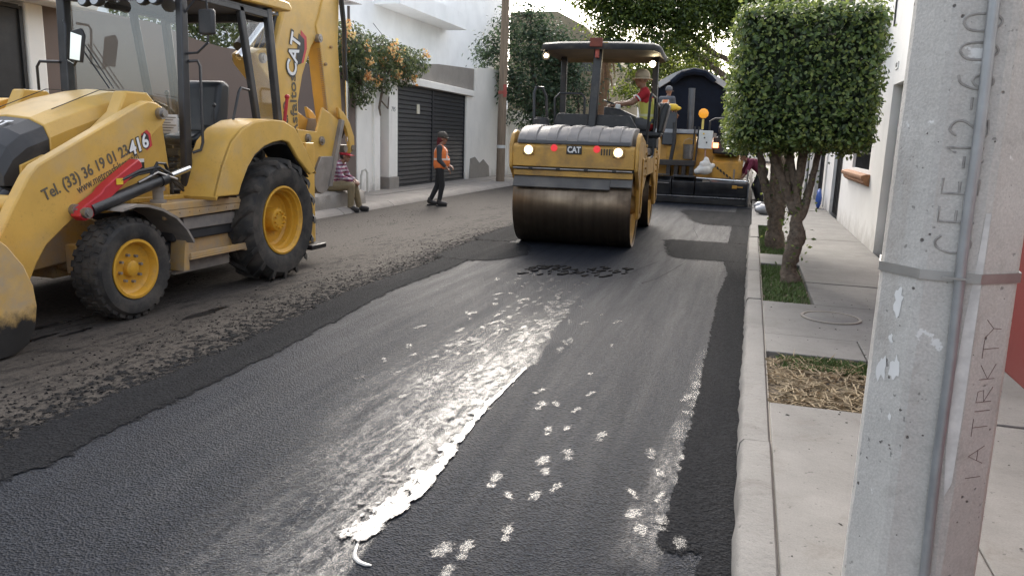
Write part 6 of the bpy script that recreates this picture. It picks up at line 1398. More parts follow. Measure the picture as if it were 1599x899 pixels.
# rear body
m_ = MB(); m_.prism([(2.45, 1.44), (3.55, 1.44), (3.60, 1.62), (3.4, 1.78), (2.45, 1.80)], 'x', -.80, .80); m_.build('rear_hood', RY, rl, bevel=.03)
m_ = MB(); m_.box(-.87, .87, 3.5, 3.62, 1.15, 1.46); m_.build('rear_panel', RY, rl, bevel=.012)
m_ = MB(); m_.box(-.45, .45, .75, 2.25, .55, 1.25); m_.build('articulation_frame', BLK, rl, bevel=.02)
m_ = MB(); m_.box(.70, .93, .80, 2.2, 1.02, 1.30); m_.build('side_sill', RY, rl, bevel=.012)

# ================================================================ PAVER
PO = (-1.75, 21, .037)
pv_ = empty('asphalt_paver', PO); tag(pv_, 'black and yellow asphalt paver laying the mat behind the roller', 'paver')
def Q(): return MB((PO[0], PO[1], 0.037))
SCR = M('oily black steel', (.016, .0165, .019), .33, var=.4, scale=5, dirt=(.07, .065, .06), damt=.3)
PY = M('paver yellow paint', (.52, .27, .035), .5, var=.15, scale=4, dirt=(.2, .13, .07), damt=.45, grime=.9)
m_ = Q(); m_.prism([(20.42, .05), (20.42, .18), (20.5, .24), (21.0, .24), (21.0, .05)], 'x', -3.55, -.02); m_.build('screed_plate', SCR, pv_, bevel=.01)
for (x0, x1, nm) in ((-3.55, -1.95, 'screed_extension'), (-1.93, -1.36, 'screed_centre'), (-1.34, -.02, 'screed_extension')):
    m_ = Q(); m_.prism([(20.52, .25), (20.46, .42), (20.46, .60), (20.60, .70), (21.0, .70), (21.0, .25)], 'x', x0, x1); m_.build(nm, SCR, pv_, bevel=.015)
m_ = Q(); m_.box(-3.5, -.06, 20.40, 20.52, .205, .235); m_.build('tamper_bar', M('polished edge', (.25, .25, .26), .3, .8), pv_, bevel=.006)
m_ = Q(); m_.box(-3.5, -2.0, 20.38, 20.62, .735, .765); m_.box(-1.92, -1.35, 20.40, 20.62, .705, .75); m_.build('walkway', PLAST, pv_, bevel=.006)
m_ = Q(); m_.cyl((-1.32, 20.44, .70), (-.05, 20.44, .66), .022, n=10); m_.build('chrome_rod', CHROME, pv_)
m_ = Q(); m_.cyl((-3.4, 20.42, .56), (-2.0, 20.42, .54), .014, n=8); m_.build('chrome_rod', STEEL, pv_)
m_ = Q(); m_.box(-1.16, -.98, 20.447, 20.457, .60, .66); m_.build('maker_plate', GREYD, pv_, smooth=False)
m_ = Q(); m_.box(-.42, -.30, 20.43, 20.46, .47, .55); m_.cyl((-.3, 20.44, .51), (-.16, 20.44, .51), .015, n=8); m_.build('yellow_valve', PY, pv_, bevel=.006)
for x in (-.04, -3.57): m_ = Q(); m_.prism([(20.3, .04), (21.5, .04), (21.5, .45), (21.0, .7), (20.45, .62), (20.3, .3)], 'x', x, x+.04); m_.build('end_gate', SCR, pv_, bevel=.006)
for x in (-.06, -.4): m_ = Q(); m_.cyl((x, 20.5, .6), (x, 20.5, .95), .02, n=8); m_.build('screw_jack', STEEL, pv_)
# tractor
m_ = Q(); m_.prism([(21.35, .45), (24.0, .45), (24.0, 1.70), (21.9, 1.75), (21.5, 1.60)], 'x', -2.95, -.62); m_.build('tractor_body', PY, pv_, bevel=.02)
m_ = Q(); m_.box(-2.2, -1.45, 21.3, 21.345, 1.1, 1.80); m_.build('rear_panel', PY, pv_, bevel=.01)
m_ = Q(); m_.box(-2.95, -1.3, 21.22, 21.36, 1.82, 1.92); m_.build('deck_edge', M('pale grey deck', (.33, .34, .36), .5), pv_, bevel=.008)
m_ = Q(); m_.box(-2.75, -1.42, 20.9, 21.3, .98, 1.12); m_.build('rear_step', SCR, pv_, bevel=.01)
for x in (-2.1, -1.9, -1.7, -1.5): m_ = Q(); m_.box(x-.05, x+.05, 20.95, 21.3, .72, .975); m_.build('step_support', SCR, pv_, smooth=False)
m_ = Q(); m_.prism([(21.1, .55), (22.6, .55), (22.6, 1.35), (21.5, 1.30), (21.1, 1.12)], 'x', -.98, -.22); m_.build('side_box', PY, pv_, bevel=.02)
ch_ = M('black tyre print', (.03, .028, .026), .7)
for i in range(7): m_ = Q(); x = -.96+i*.085; z = 1.06-i*.062; m_.prism([(x, z), (x+.055, z-.02), (x+.075, z-.10), (x+.02, z-.075)], 'y', 21.088, 21.097); m_.build('chevron', ch_, pv_, smooth=False)
m_ = Q(); m_.prism([(-1.0, 1.32), (-.30, 1.30), (-.40, 1.55), (-.6, 1.72), (-1.0, 1.76)], 'y', 21.05, 22.3); m_.build('side_console', SCR, pv_, bevel=.04)
for i in range(4): m_ = Q(); m_.box(-.98, -.62, 21.02, 21.06, 1.62+i*.05, 1.645+i*.05); m_.build('louvre', SCR, pv_, smooth=False)
m_ = Q(); m_.box(-.9, -.52, 21.2, 21.7, 1.86, 2.02); m_.box(-.85, -.55, 21.6, 21.75, 2.02, 2.35); m_.build('side_seat', SEAT, pv_, bevel=.04)
m_ = Q(); m_.tube([(-1.12, 21.1, 1.8), (-1.12, 21.1, 2.15), (-1.0, 21.15, 2.22), (-.6, 21.2, 2.22), (-.55, 21.2, 1.9)], .025, 8); m_.build('rail', BLK, pv_)
m_ = Q(); m_.box(-1.37, -1.02, 20.95, 21.12, 1.44, 1.90); m_.build('control_box', M('white control cabinet', (.62, .63, .60), .5, var=.06), pv_, bevel=.012)
for (x, z) in ((-1.22, 1.72), (-1.16, 1.60), (-1.25, 1.82)): m_ = Q(); m_.cyl((x, 20.93, z), (x, 20.952, z), .022, n=8); m_.build('knob', M('yellow sticker', (.75, .5, .03), .5) if z > 1.8 else BLK, pv_)
m_ = Q(); m_.box(-1.02, -.93, 20.97, 21.1, 1.72, 1.84); m_.build('junction_box', GREYD, pv_, bevel=.01)
m_ = Q(); m_.box(-1.0, -.86, 20.95, 20.99, 1.47, 1.60); m_.build('tail_lamp', M('lit tail lamp', (.8, .1, .04), .3, emit=(1, .22, .1), estr=2.2), pv_, bevel=.015)
m_ = Q(); m_.tube([(-1.18, 21.02, 1.44), (-1.17, 21.0, 1.2), (-1.2, 20.95, .95), (-1.28, 20.9, .8)], .02, 7); m_.build('cable', M('dusty pink cable', (.35, .22, .17), .7), pv_)
for x in (-1.42, -1.52): m_ = Q(); m_.cyl((x, 21.05, 1.0), (x+.03, 21.1, 2.0), .022, n=8); m_.build('post', BLK, pv_)
bc = empty('beacon', (-1.30+1.75, 21.05-21, 1.9), 0, pv_)
m_ = MB(); m_.cyl((0, 0, 0), (0, 0, .26), .03, n=8); m_.build('stem', M('pale yellow stem', (.7, .55, .15), .5), bc)
m_ = MB(); m_.lathe([(0, -.06), (.10, -.05), (.13, -.02), (.13, .02), (.10, .05), (0, .06)], (0, 0, .40), (0, 1, 0), 10, closed=False); m_.build('lens', M('amber flasher', (.75, .30, .02), .3, emit=(1, .4, .02), estr=.12), bc)
m_ = Q(); m_.cyl((-1.66, 21.7, 1.7), (-1.69, 21.7, 3.0), .085, n=16); m_.lathe([(.07, 0), (.09, 0), (.09, .03), (.07, .03)], (-1.69, 21.7, 2.98), (0, 0, 1), 16); m_.build('exhaust_stack', M('sooty steel pipe', (.10, .105, .115), .45, .5), pv_)
m_ = Q(); m_.box(-2.75, -2.2, 21.4, 22.0, 1.8, 2.6); m_.build('operator_console', PLAST, pv_, bevel=.04)
m_ = Q(); m_.prism([(21.2, 1.5), (21.3, 1.5), (21.42, 2.35), (21.32, 2.38)], 'x', -2.35, -2.0); m_.build('seat_back', SEAT, pv_, bevel=.03)
m_ = Q(); m_.tube([(-2.02, 21.1, 2.1), (-2.0, 21.05, 1.6), (-2.06, 21.02, 1.1)], .05, 8); m_.build('hanging_cloth', BLK, pv_)
m_ = Q(); m_.prism([(24.02, .7), (25.3, .55), (25.35, 1.2), (24.02, 1.5)], 'x', -3.2, -.35); m_.build('hopper', PY, pv_, bevel=.02)
for s_ in (-2.65, -.95): m_ = Q(); m_.prism([(21.7, .05), (24.2, .05), (24.5, .3), (24.3, .62), (21.6, .62), (21.4, .3)], 'x', s_-.17, s_+.17); m_.build('crawler_track', BLK, pv_, bevel=.06)
# things lying on the paver
pc = MB(); pc.lathe([(0, .0), (.125, .0), (.135, .02), (.14, .36), (.15, .38), (.13, .38), (.125, .03), (0, .03)], (0, 0, 0), (0, 0, 1), 24, closed=False)
pail = empty('metal_pail', (-1.62, 21.1, 1.157)); tag(pail, 'grey metal pail standing on the paver step', 'pail'); pc.build('body', STEEL, pail)
for z in (.09, .2, .31): m_ = MB(); m_.lathe([(.128+.02*z, z), (.142+.02*z, z+.01), (.128+.02*z, z+.02)], (0, 0, 0), (0, 0, 1), 24); m_.build('rib', STEEL, pail)
m_ = MB(); m_.tube([(-.145, 0, .35), (-.12, 0, .48), (0, .02, .54), (.12, 0, .48), (.145, 0, .35)], .006, 5); m_.build('handle', STEEL, pail)
bagm = M('white plastic sack', (.66, .63, .57), .6, var=.1, bmp=.5, bscale=14, bdist=.02)
m_ = MB()
for c, r_ in (((0, 0, .12), (.22, .16, .13)), ((.02, 0, .24), (.15, .13, .13)), ((.04, 0, .36), (.08, .08, .10)), ((.17, 0, .22), (.10, .08, .06)), ((-.16, 0, .07), (.1, .12, .08))): m_.ball(c, r_, 12, 8)
m_.v = [tuple(Vector(p)*(1+.10*fbm(p[0]*9, p[1]*9, p[2]*9))) for p in m_.v]
o = remeshed(m_, 'plastic_sack', bagm, None, .02, 3); o.location = (-1.15, 20.62, .79); tag(o, 'crumpled white sack lying on the paver walkway', 'sack')
m_ = MB(); m_.ball((0, 0, .08), (.16, .12, .09), 12, 8); m_.ball((.12, .03, .06), (.1, .08, .06), 10, 6); m_.v = [tuple(Vector(p)*(1+.12*fbm(p[0]*9, p[1]*9, p[2]*9))) for p in m_.v]
o = m_.build('yellow_cloth', M('yellow cloth', (.72, .48, .05), .8), None, angle=80); o.location = (-2.14, 21.35, 2.41); tag(o, 'yellow cloth heaped on the paver seat behind the roller', 'cloth')

# ================================================================ DUMP TRUCK
TO = (-2.0, 28, 0)
tk = empty('dump_truck', TO); tag(tk, 'dump truck with dark tarpaulin over its bed feeding the paver', 'dump truck')
def T(): return MB(TO)
TG = M('pale grey truck body', (.42, .42, .42), .5, .1, var=.1, dirt=(.25, .22, .2), damt=.4)
NAVY = M('dark navy tarpaulin', (.008, .011, .02), .7, spec=.12, var=.3, scale=3, bmp=.3, bscale=6, bdist=.05)
arch = [(-3.05+2.1*i/14, 3.28+.42*math.sin(math.pi*i/14)) for i in range(15)]
m_ = T(); m_.prism([(-3.05, 1.5), (-.95, 1.5)]+list(reversed(arch)), 'y', 25.62, 25.75); m_.build('tailgate_tarp', NAVY, tk, angle=40)
for x in ((-3.16, -3.05), (-.95, -.84)):
    m_ = T(); m_.prism([(25.5, 1.1), (31, 1.1), (31, 3.2), (25.5, 3.35)], 'x', *x); m_.build('bed_side', TG, tk, bevel=.02)
m_ = T(); m_.band([(a, b_+.16) for a, b_ in arch], [(a+( -2-a)*.03, b_-.02) for a, b_ in arch], 'y', 25.45, 25.62); m_.build('tarp_bow', TG, tk, angle=40)
m_ = T(); m_.tube([(-2.62, 25.42, 3.42), (-2.3, 25.40, 3.68), (-1.95, 25.40, 3.76), (-1.6, 25.40, 3.70), (-1.3, 25.42, 3.45)], [.09, .11, .12, .11, .07], 8); m_.build('rolled_tarp', NAVY, tk)
m_ = T(); m_.box(-3.04, -.96, 25.76, 31, 1.1, 3.2); m_.build('bed', TG, tk, smooth=False)
m_ = T(); m_.box(-3.1, -.9, 25.5, 25.61, 1.1, 1.72); m_.build('tailgate', M('whitish steel', (.5, .48, .46), .6, dirt=(.3, .25, .2), damt=.5), tk, bevel=.015)
m_ = T(); m_.box(-1.7, -1.25, 25.44, 25.498, 1.55, 1.95); m_.build('tail_plate', M('whitish steel', (.5, .48, .46), .6), tk, bevel=.01)
m_ = T(); m_.box(-2.6, -1.4, 26, 34, .75, 1.05); m_.build('truck_frame', BLK, tk, smooth=False)
m_ = T(); m_.prism([(31.4, 1.0), (33.8, 1.0), (33.8, 1.9), (33.2, 2.0), (33.0, 2.8), (31.4, 2.8)], 'x', -3.1, -.9); m_.build('truck_cab', TG, tk, bevel=.05)
for y in (27.2, 28.5, 33.0):
    for s_ in (1, -1): wheel(tk, TO, -2.0+s_*.92, y, .52, .52, .28, .29, s_, 34, False)
# pale pickup parked ahead, seen between roller and palm
po_ = (-5.6, 36.5, 0)
pk = empty('parked_car', po_); tag(pk, 'silver white car parked far off behind the roller operator', 'car')
CARP = M('silver car paint', (.55, .56, .57), .3, .3, var=.05, coat=.5)
m_ = MB(po_); m_.prism([(34.4, .45), (38.8, .45), (38.85, .85), (37.9, 1.0), (34.5, .98), (34.35, .8)], 'x', -6.5, -4.75); m_.build('body', CARP, pk, bevel=.08, seg=3)
m_ = MB(po_); m_.prism([(34.7, 1.0), (37.7, 1.0), (36.8, 1.52), (35.2, 1.54)], 'x', -6.38, -4.87); m_.build('cabin', CARP, pk, bevel=.08, seg=3)
m_ = MB(po_); m_.add([(-6.25, 34.74, 1.07), (-5.0, 34.74, 1.07), (-5.1, 35.15, 1.48), (-6.15, 35.15, 1.48)], [(0, 1, 2, 3)]); m_.v = [(a, b_-.04, c) for a, b_, c in m_.v]; m_.build('rear_window', dark_glass, pk, smooth=False)
for y in (35.3, 37.9):
    for s_ in (1, -1): wheel(pk, po_, -5.62+s_*.78, y, .32, .32, .2, .2, s_, 30, False)
for x in (-6.35, -4.9): m_ = MB(po_); m_.box(x-.09, x+.09, 34.33, 34.37, .72, .88); m_.build('tail_lamp', REDP, pk, bevel=.02)
# ================================================================ PEOPLE (local frame: the person faces +y, right hand at +x)
SKIN = M('brown skin', (.26, .135, .085), .55, var=.08)
HAIR = M('dark hair', (.02, .015, .012), .6, var=.3)
def V3(*a): return Vector(a)
def head_parts(m_, hc, f, s_=1.):
    """skull, jaw, neck root, nose, brow, ears; f = facing unit vector (horizontal)"""
    f = Vector(f).normalized(); r_ = Vector((f.y, -f.x, 0)); u = Vector((0, 0, 1))
    m_.ball(hc+u*.02*s_, (.075*s_, .09*s_, .105*s_) if abs(f.y) > .7 else (.09*s_, .075*s_, .105*s_), 12, 9)
    m_.cap(hc+f*.03-u*.06, hc+f*.045-u*.085, .052*s_, .04*s_)
    m_.cap(hc+f*.085+u*.01, hc+f*.105-u*.02, .013, .017); m_.ball(hc+f*.09-u*.06, .017); m_.cap(hc+f*.078+u*.03-r_*.03, hc+f*.078+u*.03+r_*.03, .016)
    for k in (-1, 1): m_.ball(hc+r_*.078*k-u*.01, (.016, .022, .032))
def face_bits(hc, f, parent):
    f = Vector(f).normalized(); r_ = Vector((f.y, -f.x, 0)); u = Vector((0, 0, 1))
    for k in (-1, 1):
        m_ = MB(); m_.ball(hc+f*.083+r_*.032*k+u*.012, .011, 8, 6); m_.build('eye', M('dark eye', (.03, .02, .015), .2), parent)
    m_ = MB(); m_.cap(hc+f*.093-u*.058-r_*.018, hc+f*.093-u*.058+r_*.018, .006); m_.build('mouth', M('lips', (.22, .08, .06), .5), parent)
def hand(m_, wrist, d, nrm, curl=.5):
    """palm along d, back of the hand along nrm; four fingers of different length curled, thumb from the side"""
    d = Vector(d).normalized(); nrm = Vector(nrm); nrm = (nrm-d*nrm.dot(d)).normalized(); s_ = d.cross(nrm)
    for k in (-.028, -.009, .010, .028): m_.cap(wrist+s_*k*.6, wrist+d*.085+s_*k, .016, .013)
    for k, L_ in ((-.030, .058), (-.010, .072), (.010, .076), (.029, .066)):
        a = wrist+d*.088+s_*k; d1 = (d-nrm*curl*.7).normalized(); b_ = a+d1*L_*.5; d2 = (d-nrm*curl*2).normalized(); c = b_+d2*L_*.32; d3 = (d*.4-nrm*curl*2.5).normalized()
        m_.cap(a, b_, .0095, .009); m_.cap(b_, c, .009, .0085); m_.cap(c, c+d3*L_*.25, .0085, .008)
    t0 = wrist+d*.025+s_*.032; t1 = t0+(d*.6+s_*.7-nrm*.3).normalized()*.04; m_.cap(t0, t1, .013, .011); m_.cap(t1, t1+(d-nrm*curl).normalized()*.032, .011, .009)
def person(loc, rz, label, J, shirt, trousers, shoes, sleeves=1., extras=None, group=None, female=False, skin=SKIN, facing=(0, 1, 0), torso=1., long_trousers=True):
    t = empty('person', loc, rz); tag(t, label, 'person', group); J = {k: Vector(v) for k, v in J.items()}
    b = MB(); tw = 1.02 if female else 1.
    def torso_caps(m_, g, top=True):
        p, c, n_ = J['pelvis'], J['chest'], J['neck']; sr, sl = J['sr'], J['sl']; ac = (sr-sl).normalized()
        m_.cap(p-ac*.065*tw, p+ac*.065*tw, .105+g, .105+g); mid = p.lerp(c, .5); m_.cap(mid-ac*.055*tw, mid+ac*.055*tw, .10*tw+g, .10*tw+g)
        m_.cap(p-ac*.05, mid-ac*.05, .1+g); m_.cap(p+ac*.05, mid+ac*.05, .1+g)
        m_.cap(mid-ac*.05, c-ac*.075*tw, .098*tw+g, .108*tw+g); m_.cap(mid+ac*.05, c+ac*.075*tw, .098*tw+g, .108*tw+g); m_.cap(c-ac*.08*tw, c+ac*.08*tw, .11*tw+g)
        m_.cap(c-ac*.08, sl*.8+c*.2, .085+g, .062+g); m_.cap(c+ac*.08, sr*.8+c*.2, .085+g, .062+g); m_.cap(c, n_-Vector((0, 0, .03)), .09+g, .062+g*.5)
        m_.cap(sl, sr, .058+g)
    torso_caps(b, 0)
    b.cap(J['neck']-Vector((0, 0, .05)), J['head']-Vector((0, 0, .05)), .055*tw, .05*tw); head_parts(b, J['head'], facing)
    for s_ in 'rl':
        b.cap(J['s'+s_], J['e'+s_], .052*tw, .041*tw); b.cap(J['e'+s_], J['w'+s_], .04*tw, .028*tw)
        b.cap(J['h'+s_], J['k'+s_], .085*tw, .058*tw); b.cap(J['k'+s_], J['a'+s_], .055*tw, .038*tw); b.cap(J['a'+s_], J['t'+s_], .038, .032)
        d = (J['w'+s_]-J['e'+s_]); hd = J.get('d'+s_, d); hand(b, J['w'+s_], hd, J.get('n'+s_, Vector((0, 0, 1)) if abs(hd.normalized().z) < .8 else Vector((0, 1, 0))), .5)
    body = remeshed(b, 'body', skin, t, .0085, 3); face_bits(J['head'], facing, t)
    m_ = MB(); torso_caps(m_, .016)
    for s_ in 'rl':
        m_.cap(J['s'+s_], J['e'+s_].lerp(J['s'+s_], 1-min(1, sleeves)), .066, .056)
        if sleeves > 1: m_.cap(J['e'+s_], J['e'+s_].lerp(J['w'+s_], min(.97, sleeves-1)), .055, .042)
    remeshed(m_, 'shirt', shirt, t, .012, 3)
    m_ = MB(); p = J['pelvis']; ac = (J['hr']-J['hl']).normalized(); m_.cap(p-ac*.07+Vector((0, 0, .03)), p+ac*.07+Vector((0, 0, .03)), .122*tw)
    lg = .022 if not female else .008
    for s_ in 'rl':
        m_.cap(p+(J['h'+s_]-p)*.8, J['h'+s_], .115*tw, .105*tw); m_.cap(J['h'+s_], J['k'+s_], .092*tw+lg, .06*tw+lg); m_.cap(J['k'+s_], J['a'+s_], .058*tw+lg, .040*tw+lg)
    remeshed(m_, 'trousers', trousers, t, .012, 4)
    for s_ in 'rl':
        m_ = MB(); a, q = J['a'+s_], J['t'+s_]; g = Vector((0, 0, 1)); low = min(a.z, q.z)
        m_.cap(a+Vector((0, 0, .03)), a-Vector((0, 0, .03)), .056, .055); m_.cap(a-Vector((0, 0, .025)), q, .055, .047); m_.cap(a-Vector((0, 0, .03))-(q-a).normalized()*.03, a-Vector((0, 0, .03)), .045)
        remeshed(m_, 'boot', shoes, t, .012, 2)
        m_ = MB(); d = (q-a); d.z = 0; d.normalize(); n_ = Vector((-d.y, d.x, 0)); c0 = a-d*.065; c1 = q+d*.022; zb = low-.06
        m_.prism([tuple((c0+n_*.036).xy), tuple((c1+n_*.03).xy), tuple((c1+d*.018).xy), tuple((c1-n_*.03).xy), tuple((c0-n_*.036).xy)], 'z', zb, zb+.03); m_.build('sole', M('boot sole', (.02, .02, .02), .8), t, bevel=.006)
    return t, J
def cap_hat(t, hc, f, mat, brim=.09, full=False, name='cap', tilt=-.1, k=1.):
    f = Vector(f).normalized(); u = Vector((0, 0, 1)); r_ = Vector((f.y, -f.x, 0)); h = MB()
    n = 20; rings = []
    for (rad, z) in ((1.0, .022), (1.03, .05), (.98, .09), (.80, .125), (.45, .148), (.05, .153)):
        rings.append([hc+f*(.104*rad*math.cos(a))*k+r_*(.088*rad*math.sin(a))*k+u*z for a in [2*math.pi*i/n for i in range(n)]])
    h.add([p for q in rings for p in q], [(i*n+j, i*n+(j+1) % n, (i+1)*n+(j+1) % n, (i+1)*n+j) for i in range(5) for j in range(n)]+[tuple(range(5*n, 6*n))])
    o = h.build(name, mat, t, angle=60); sm = o.modifiers.new('solid', 'SOLIDIFY'); sm.thickness = .004; sm.offset = 1
    h = MB(); q0, q1 = [], []
    for i in range(n+1):
        a = (2*math.pi*i/n) if full else (-1.25+2.5*i/n); ext = brim if full else brim*max(.06, math.cos(a*.95))
        q0.append(hc+f*.104*math.cos(a)*k+r_*.089*math.sin(a)*k+u*.03); q1.append(hc+f*((.104*k+ext)*math.cos(a))+r_*((.089*k+ext*.75)*math.sin(a))+u*(.03+tilt*ext*2))
    h.add(q0+q1, [(i, i+1, n+2+i, n+1+i) for i in range(n)]); o = h.build('brim', mat, o if False else t, angle=80); sm = o.modifiers.new('solid', 'SOLIDIFY'); sm.thickness = .006
def vest(t, J, mat, stripe, g=.034, low=None, belly=0.):
    m_ = MB(); p, c = J['pelvis'], J['chest']; ac = (J['sr']-J['sl']).normalized(); p = p.lerp(c, .12) if low is None else p.lerp(c, low); mid = p.lerp(c, .5)
    for a, b_, r0, r1 in ((p, mid, .112, .112), (mid, c, .112, .12)): m_.cap(a-ac*.06, b_-ac*.06, r0+g*.5, r1+g*.5); m_.cap(a+ac*.06, b_+ac*.06, r0+g*.5, r1+g*.5)
    m_.cap(c-ac*.06, c+ac*.06, .12+g*.5); m_.cap(c-ac*.08, J['sl']*.62+c*.38+Vector((0, 0, .03)), .09+g*.4, .062+g*.4); m_.cap(c+ac*.08, J['sr']*.62+c*.38+Vector((0, 0, .03)), .09+g*.4, .062+g*.4)
    if belly: m_.ball(mid+Vector((0, belly, -.06)), (.13, .11, .16))
    o = remeshed(m_, 'safety_vest', mat, t, .012, 3)
    return o
def vest_mat(name, c, band, z0, z1):
    m = M(name, c, .75, var=.1); nt, b = nodes_of(m); src = b.inputs['Base Color'].links[0].from_socket; co = coords(nt); sep = nt.nodes.new('ShaderNodeSeparateXYZ'); nt.links.new(co, sep.inputs[0])
    mr = N(nt, 'ShaderNodeMath', operation='COMPARE', inp={1: (z0+z1)/2, 2: (z1-z0)/2}); nt.links.new(sep.outputs[2], mr.inputs[0]); out = mixc(nt, mr.outputs[0], src, band)
    ab = N(nt, 'ShaderNodeMath', operation='ABSOLUTE'); nt.links.new(sep.outputs[0], ab.inputs[0]); m2 = N(nt, 'ShaderNodeMath', operation='COMPARE', inp={1: .10, 2: .022}); nt.links.new(ab.outputs[0], m2.inputs[0])
    g2 = N(nt, 'ShaderNodeMath', operation='GREATER_THAN', inp={1: z1}); nt.links.new(sep.outputs[2], g2.inputs[0]); mm = N(nt, 'ShaderNodeMath', operation='MULTIPLY'); nt.links.new(m2.outputs[0], mm.inputs[0]); nt.links.new(g2.outputs[0], mm.inputs[1])
    nt.links.new(mixc(nt, mm.outputs[0], out, band), b.inputs['Base Color']); return m
def plaid():
    m = M('plaid shirt cloth', (.30, .16, .19), .85, var=.1); nt, b = nodes_of(m); co = coords(nt)
    outs = []
    for d, sc in (('Z', 42), ('X', 42), ('Y', 42)):
        w = N(nt, 'ShaderNodeTexWave', wave_type='BANDS', bands_direction=d, inp={'Scale': 4.2, 'Distortion': .6, 'Detail': 1}); nt.links.new(co, w.inputs[0]); outs.append(ramp(nt, w.outputs[0], [(.45, 0), (.6, 1)]))
    c1 = mixc(nt, outs[0].outputs[0], (.50, .45, .47), (.20, .03, .07)); c2 = mixc(nt, outs[1].outputs[0], c1, (.05, .04, .11)); 
    n_ = mixc(nt, .45, c1, c2); n3 = mixc(nt, outs[2].outputs[0], n_, (.33, .12, .16)); nt.links.new(mixc(nt, .35, n_, n3), b.inputs['Base Color']); return m
# seated man on the concrete block, facing the road
BLKY = (12.6, 14.75)
bm_ = MB((-8.35, 13.8, 0)); vv = []; n = 24
for i in range(n+1):
    y = BLKY[0]+(BLKY[1]-BLKY[0])*i/n; prof = [(-9.25, 0), (-7.72+.03*fbm(y*3, 1), 0), (-7.75+.03*fbm(y*3, 2), .2), (-7.79+.03*fbm(y*4, 3), .36+.02*fbm(y*5, 8)), (-7.9, .405+.015*fbm(y*4, 6)), (-9.25, .41)]
    vv += [(a, y, z) for a, z in prof]
bm_.add(vv, [(i*6+j, i*6+(j+1) % 6, (i+1)*6+(j+1) % 6, (i+1)*6+j) for i in range(n) for j in range(6)]+[tuple(range(6)), tuple(range(n*6, n*6+6))])
o = bm_.build('concrete_block', rough_conc, None, angle=50); o.location = (-8.35, 13.8, 0); tag(o, 'rough concrete block the seated man sits on', 'concrete block')
o = blades('weeds', 130, lambda rg: (-8.2-.25*rg.random(), 13.1+.7*rg.random()), .04, .12, M('fresh weed green', (.22, .32, .05), .7, var=.3), z=.40, w=.012); tag(o, 'tuft of bright green weeds on the concrete block', 'weeds', kind='stuff')
SX_, SY_ = -8.05, 13.88
J = dict(pelvis=(0, -.02, .52), chest=(0, .12, .84), neck=(0, .18, 1.00), head=(0, .27, 1.11), sr=(.19, .16, .94), sl=(-.19, .16, .94), er=(.22, .26, .70), el=(-.22, .26, .70), wr=(.07, .44, .62), wl=(-.07, .44, .64),
         hr=(.10, .02, .50), hl=(-.10, .02, .50), kr=(.15, .44, .53), kl=(-.12, .42, .53), ar=(.14, .42, .12), al=(-.13, .52, .10), tr=(.16, .56, .065), tl=(-.12, .68, .065), dr=(-.1, .18, -.12), dl=(.08, .18, -.10))
olive = M('olive work trousers', (.21, .165, .095), .9, var=.12, scale=14, bmp=.3, bscale=16, bdist=.02); bootm = M('dark work boots', (.035, .03, .028), .7, var=.2)
t, JJ = person((SX_, SY_, 0), R(-78), 'man in red cap and plaid shirt sitting on the concrete block', J, plaid(), olive, bootm, 1.9)
cap_hat(t, JJ['head'], (0, 1, 0), M('red cap cloth', (.42, .02, .035), .8), .085)
m_ = MB(); m_.ball(JJ['head']+V3(0, -.03, .0), (.082, .075, .075), 12, 8); m_.build('hair', HAIR, t)
# woman in orange vest standing at the kerb
Jw = dict(pelvis=(0, 0, .90), chest=(0, .02, 1.19), neck=(0, .01, 1.36), head=(0, .05, 1.50), sr=(.165, .0, 1.30), sl=(-.165, .0, 1.30), er=(.21, .0, 1.03), el=(-.20, .04, 1.03), wr=(.17, .17, .86), wl=(-.13, .2, .92),
          hr=(.085, .0, .86), hl=(-.085, .0, .86), kr=(.09, .06, .48), kl=(-.09, -.05, .47), ar=(.09, .0, .105), al=(-.09, -.22, .115), tr=(.10, .14, .06), tl=(-.09, -.08, .06))
blackc = M('black leggings', (.016, .016, .017), .8, var=.2); greyt = M('dark grey sleeve', (.045, .048, .052), .85, var=.15)
t, JJ = person((-6.67, 16.2, 0), R(-72), 'woman in orange safety vest and black leggings standing by the left kerb', Jw, greyt, blackc, bootm, 1.7, female=True)
vest(t, JJ, vest_mat('orange safety vest', (.78, .20, .05), (.72, .58, .50), 1.03, 1.07), None, low=.10, belly=.11, g=.075)
cap_hat(t, JJ['head'], (0, 1, 0), M('dark olive cap', (.06, .05, .04), .8), .08, k=1.05); m_ = MB(); m_.box(-.02, .02, .10, .106, .0, .0)
m_ = MB(); q = JJ['head']; m_.ball(q+V3(0, -.035, .0), (.09, .085, .09), 14, 9); m_.cap(q+V3(0, -.07, -.03), q+V3(0, -.10, -.16), .055, .03); remeshed(m_, 'hair', M('dark red hair', (.10, .012, .015), .6, var=.3), t, .012, 2)
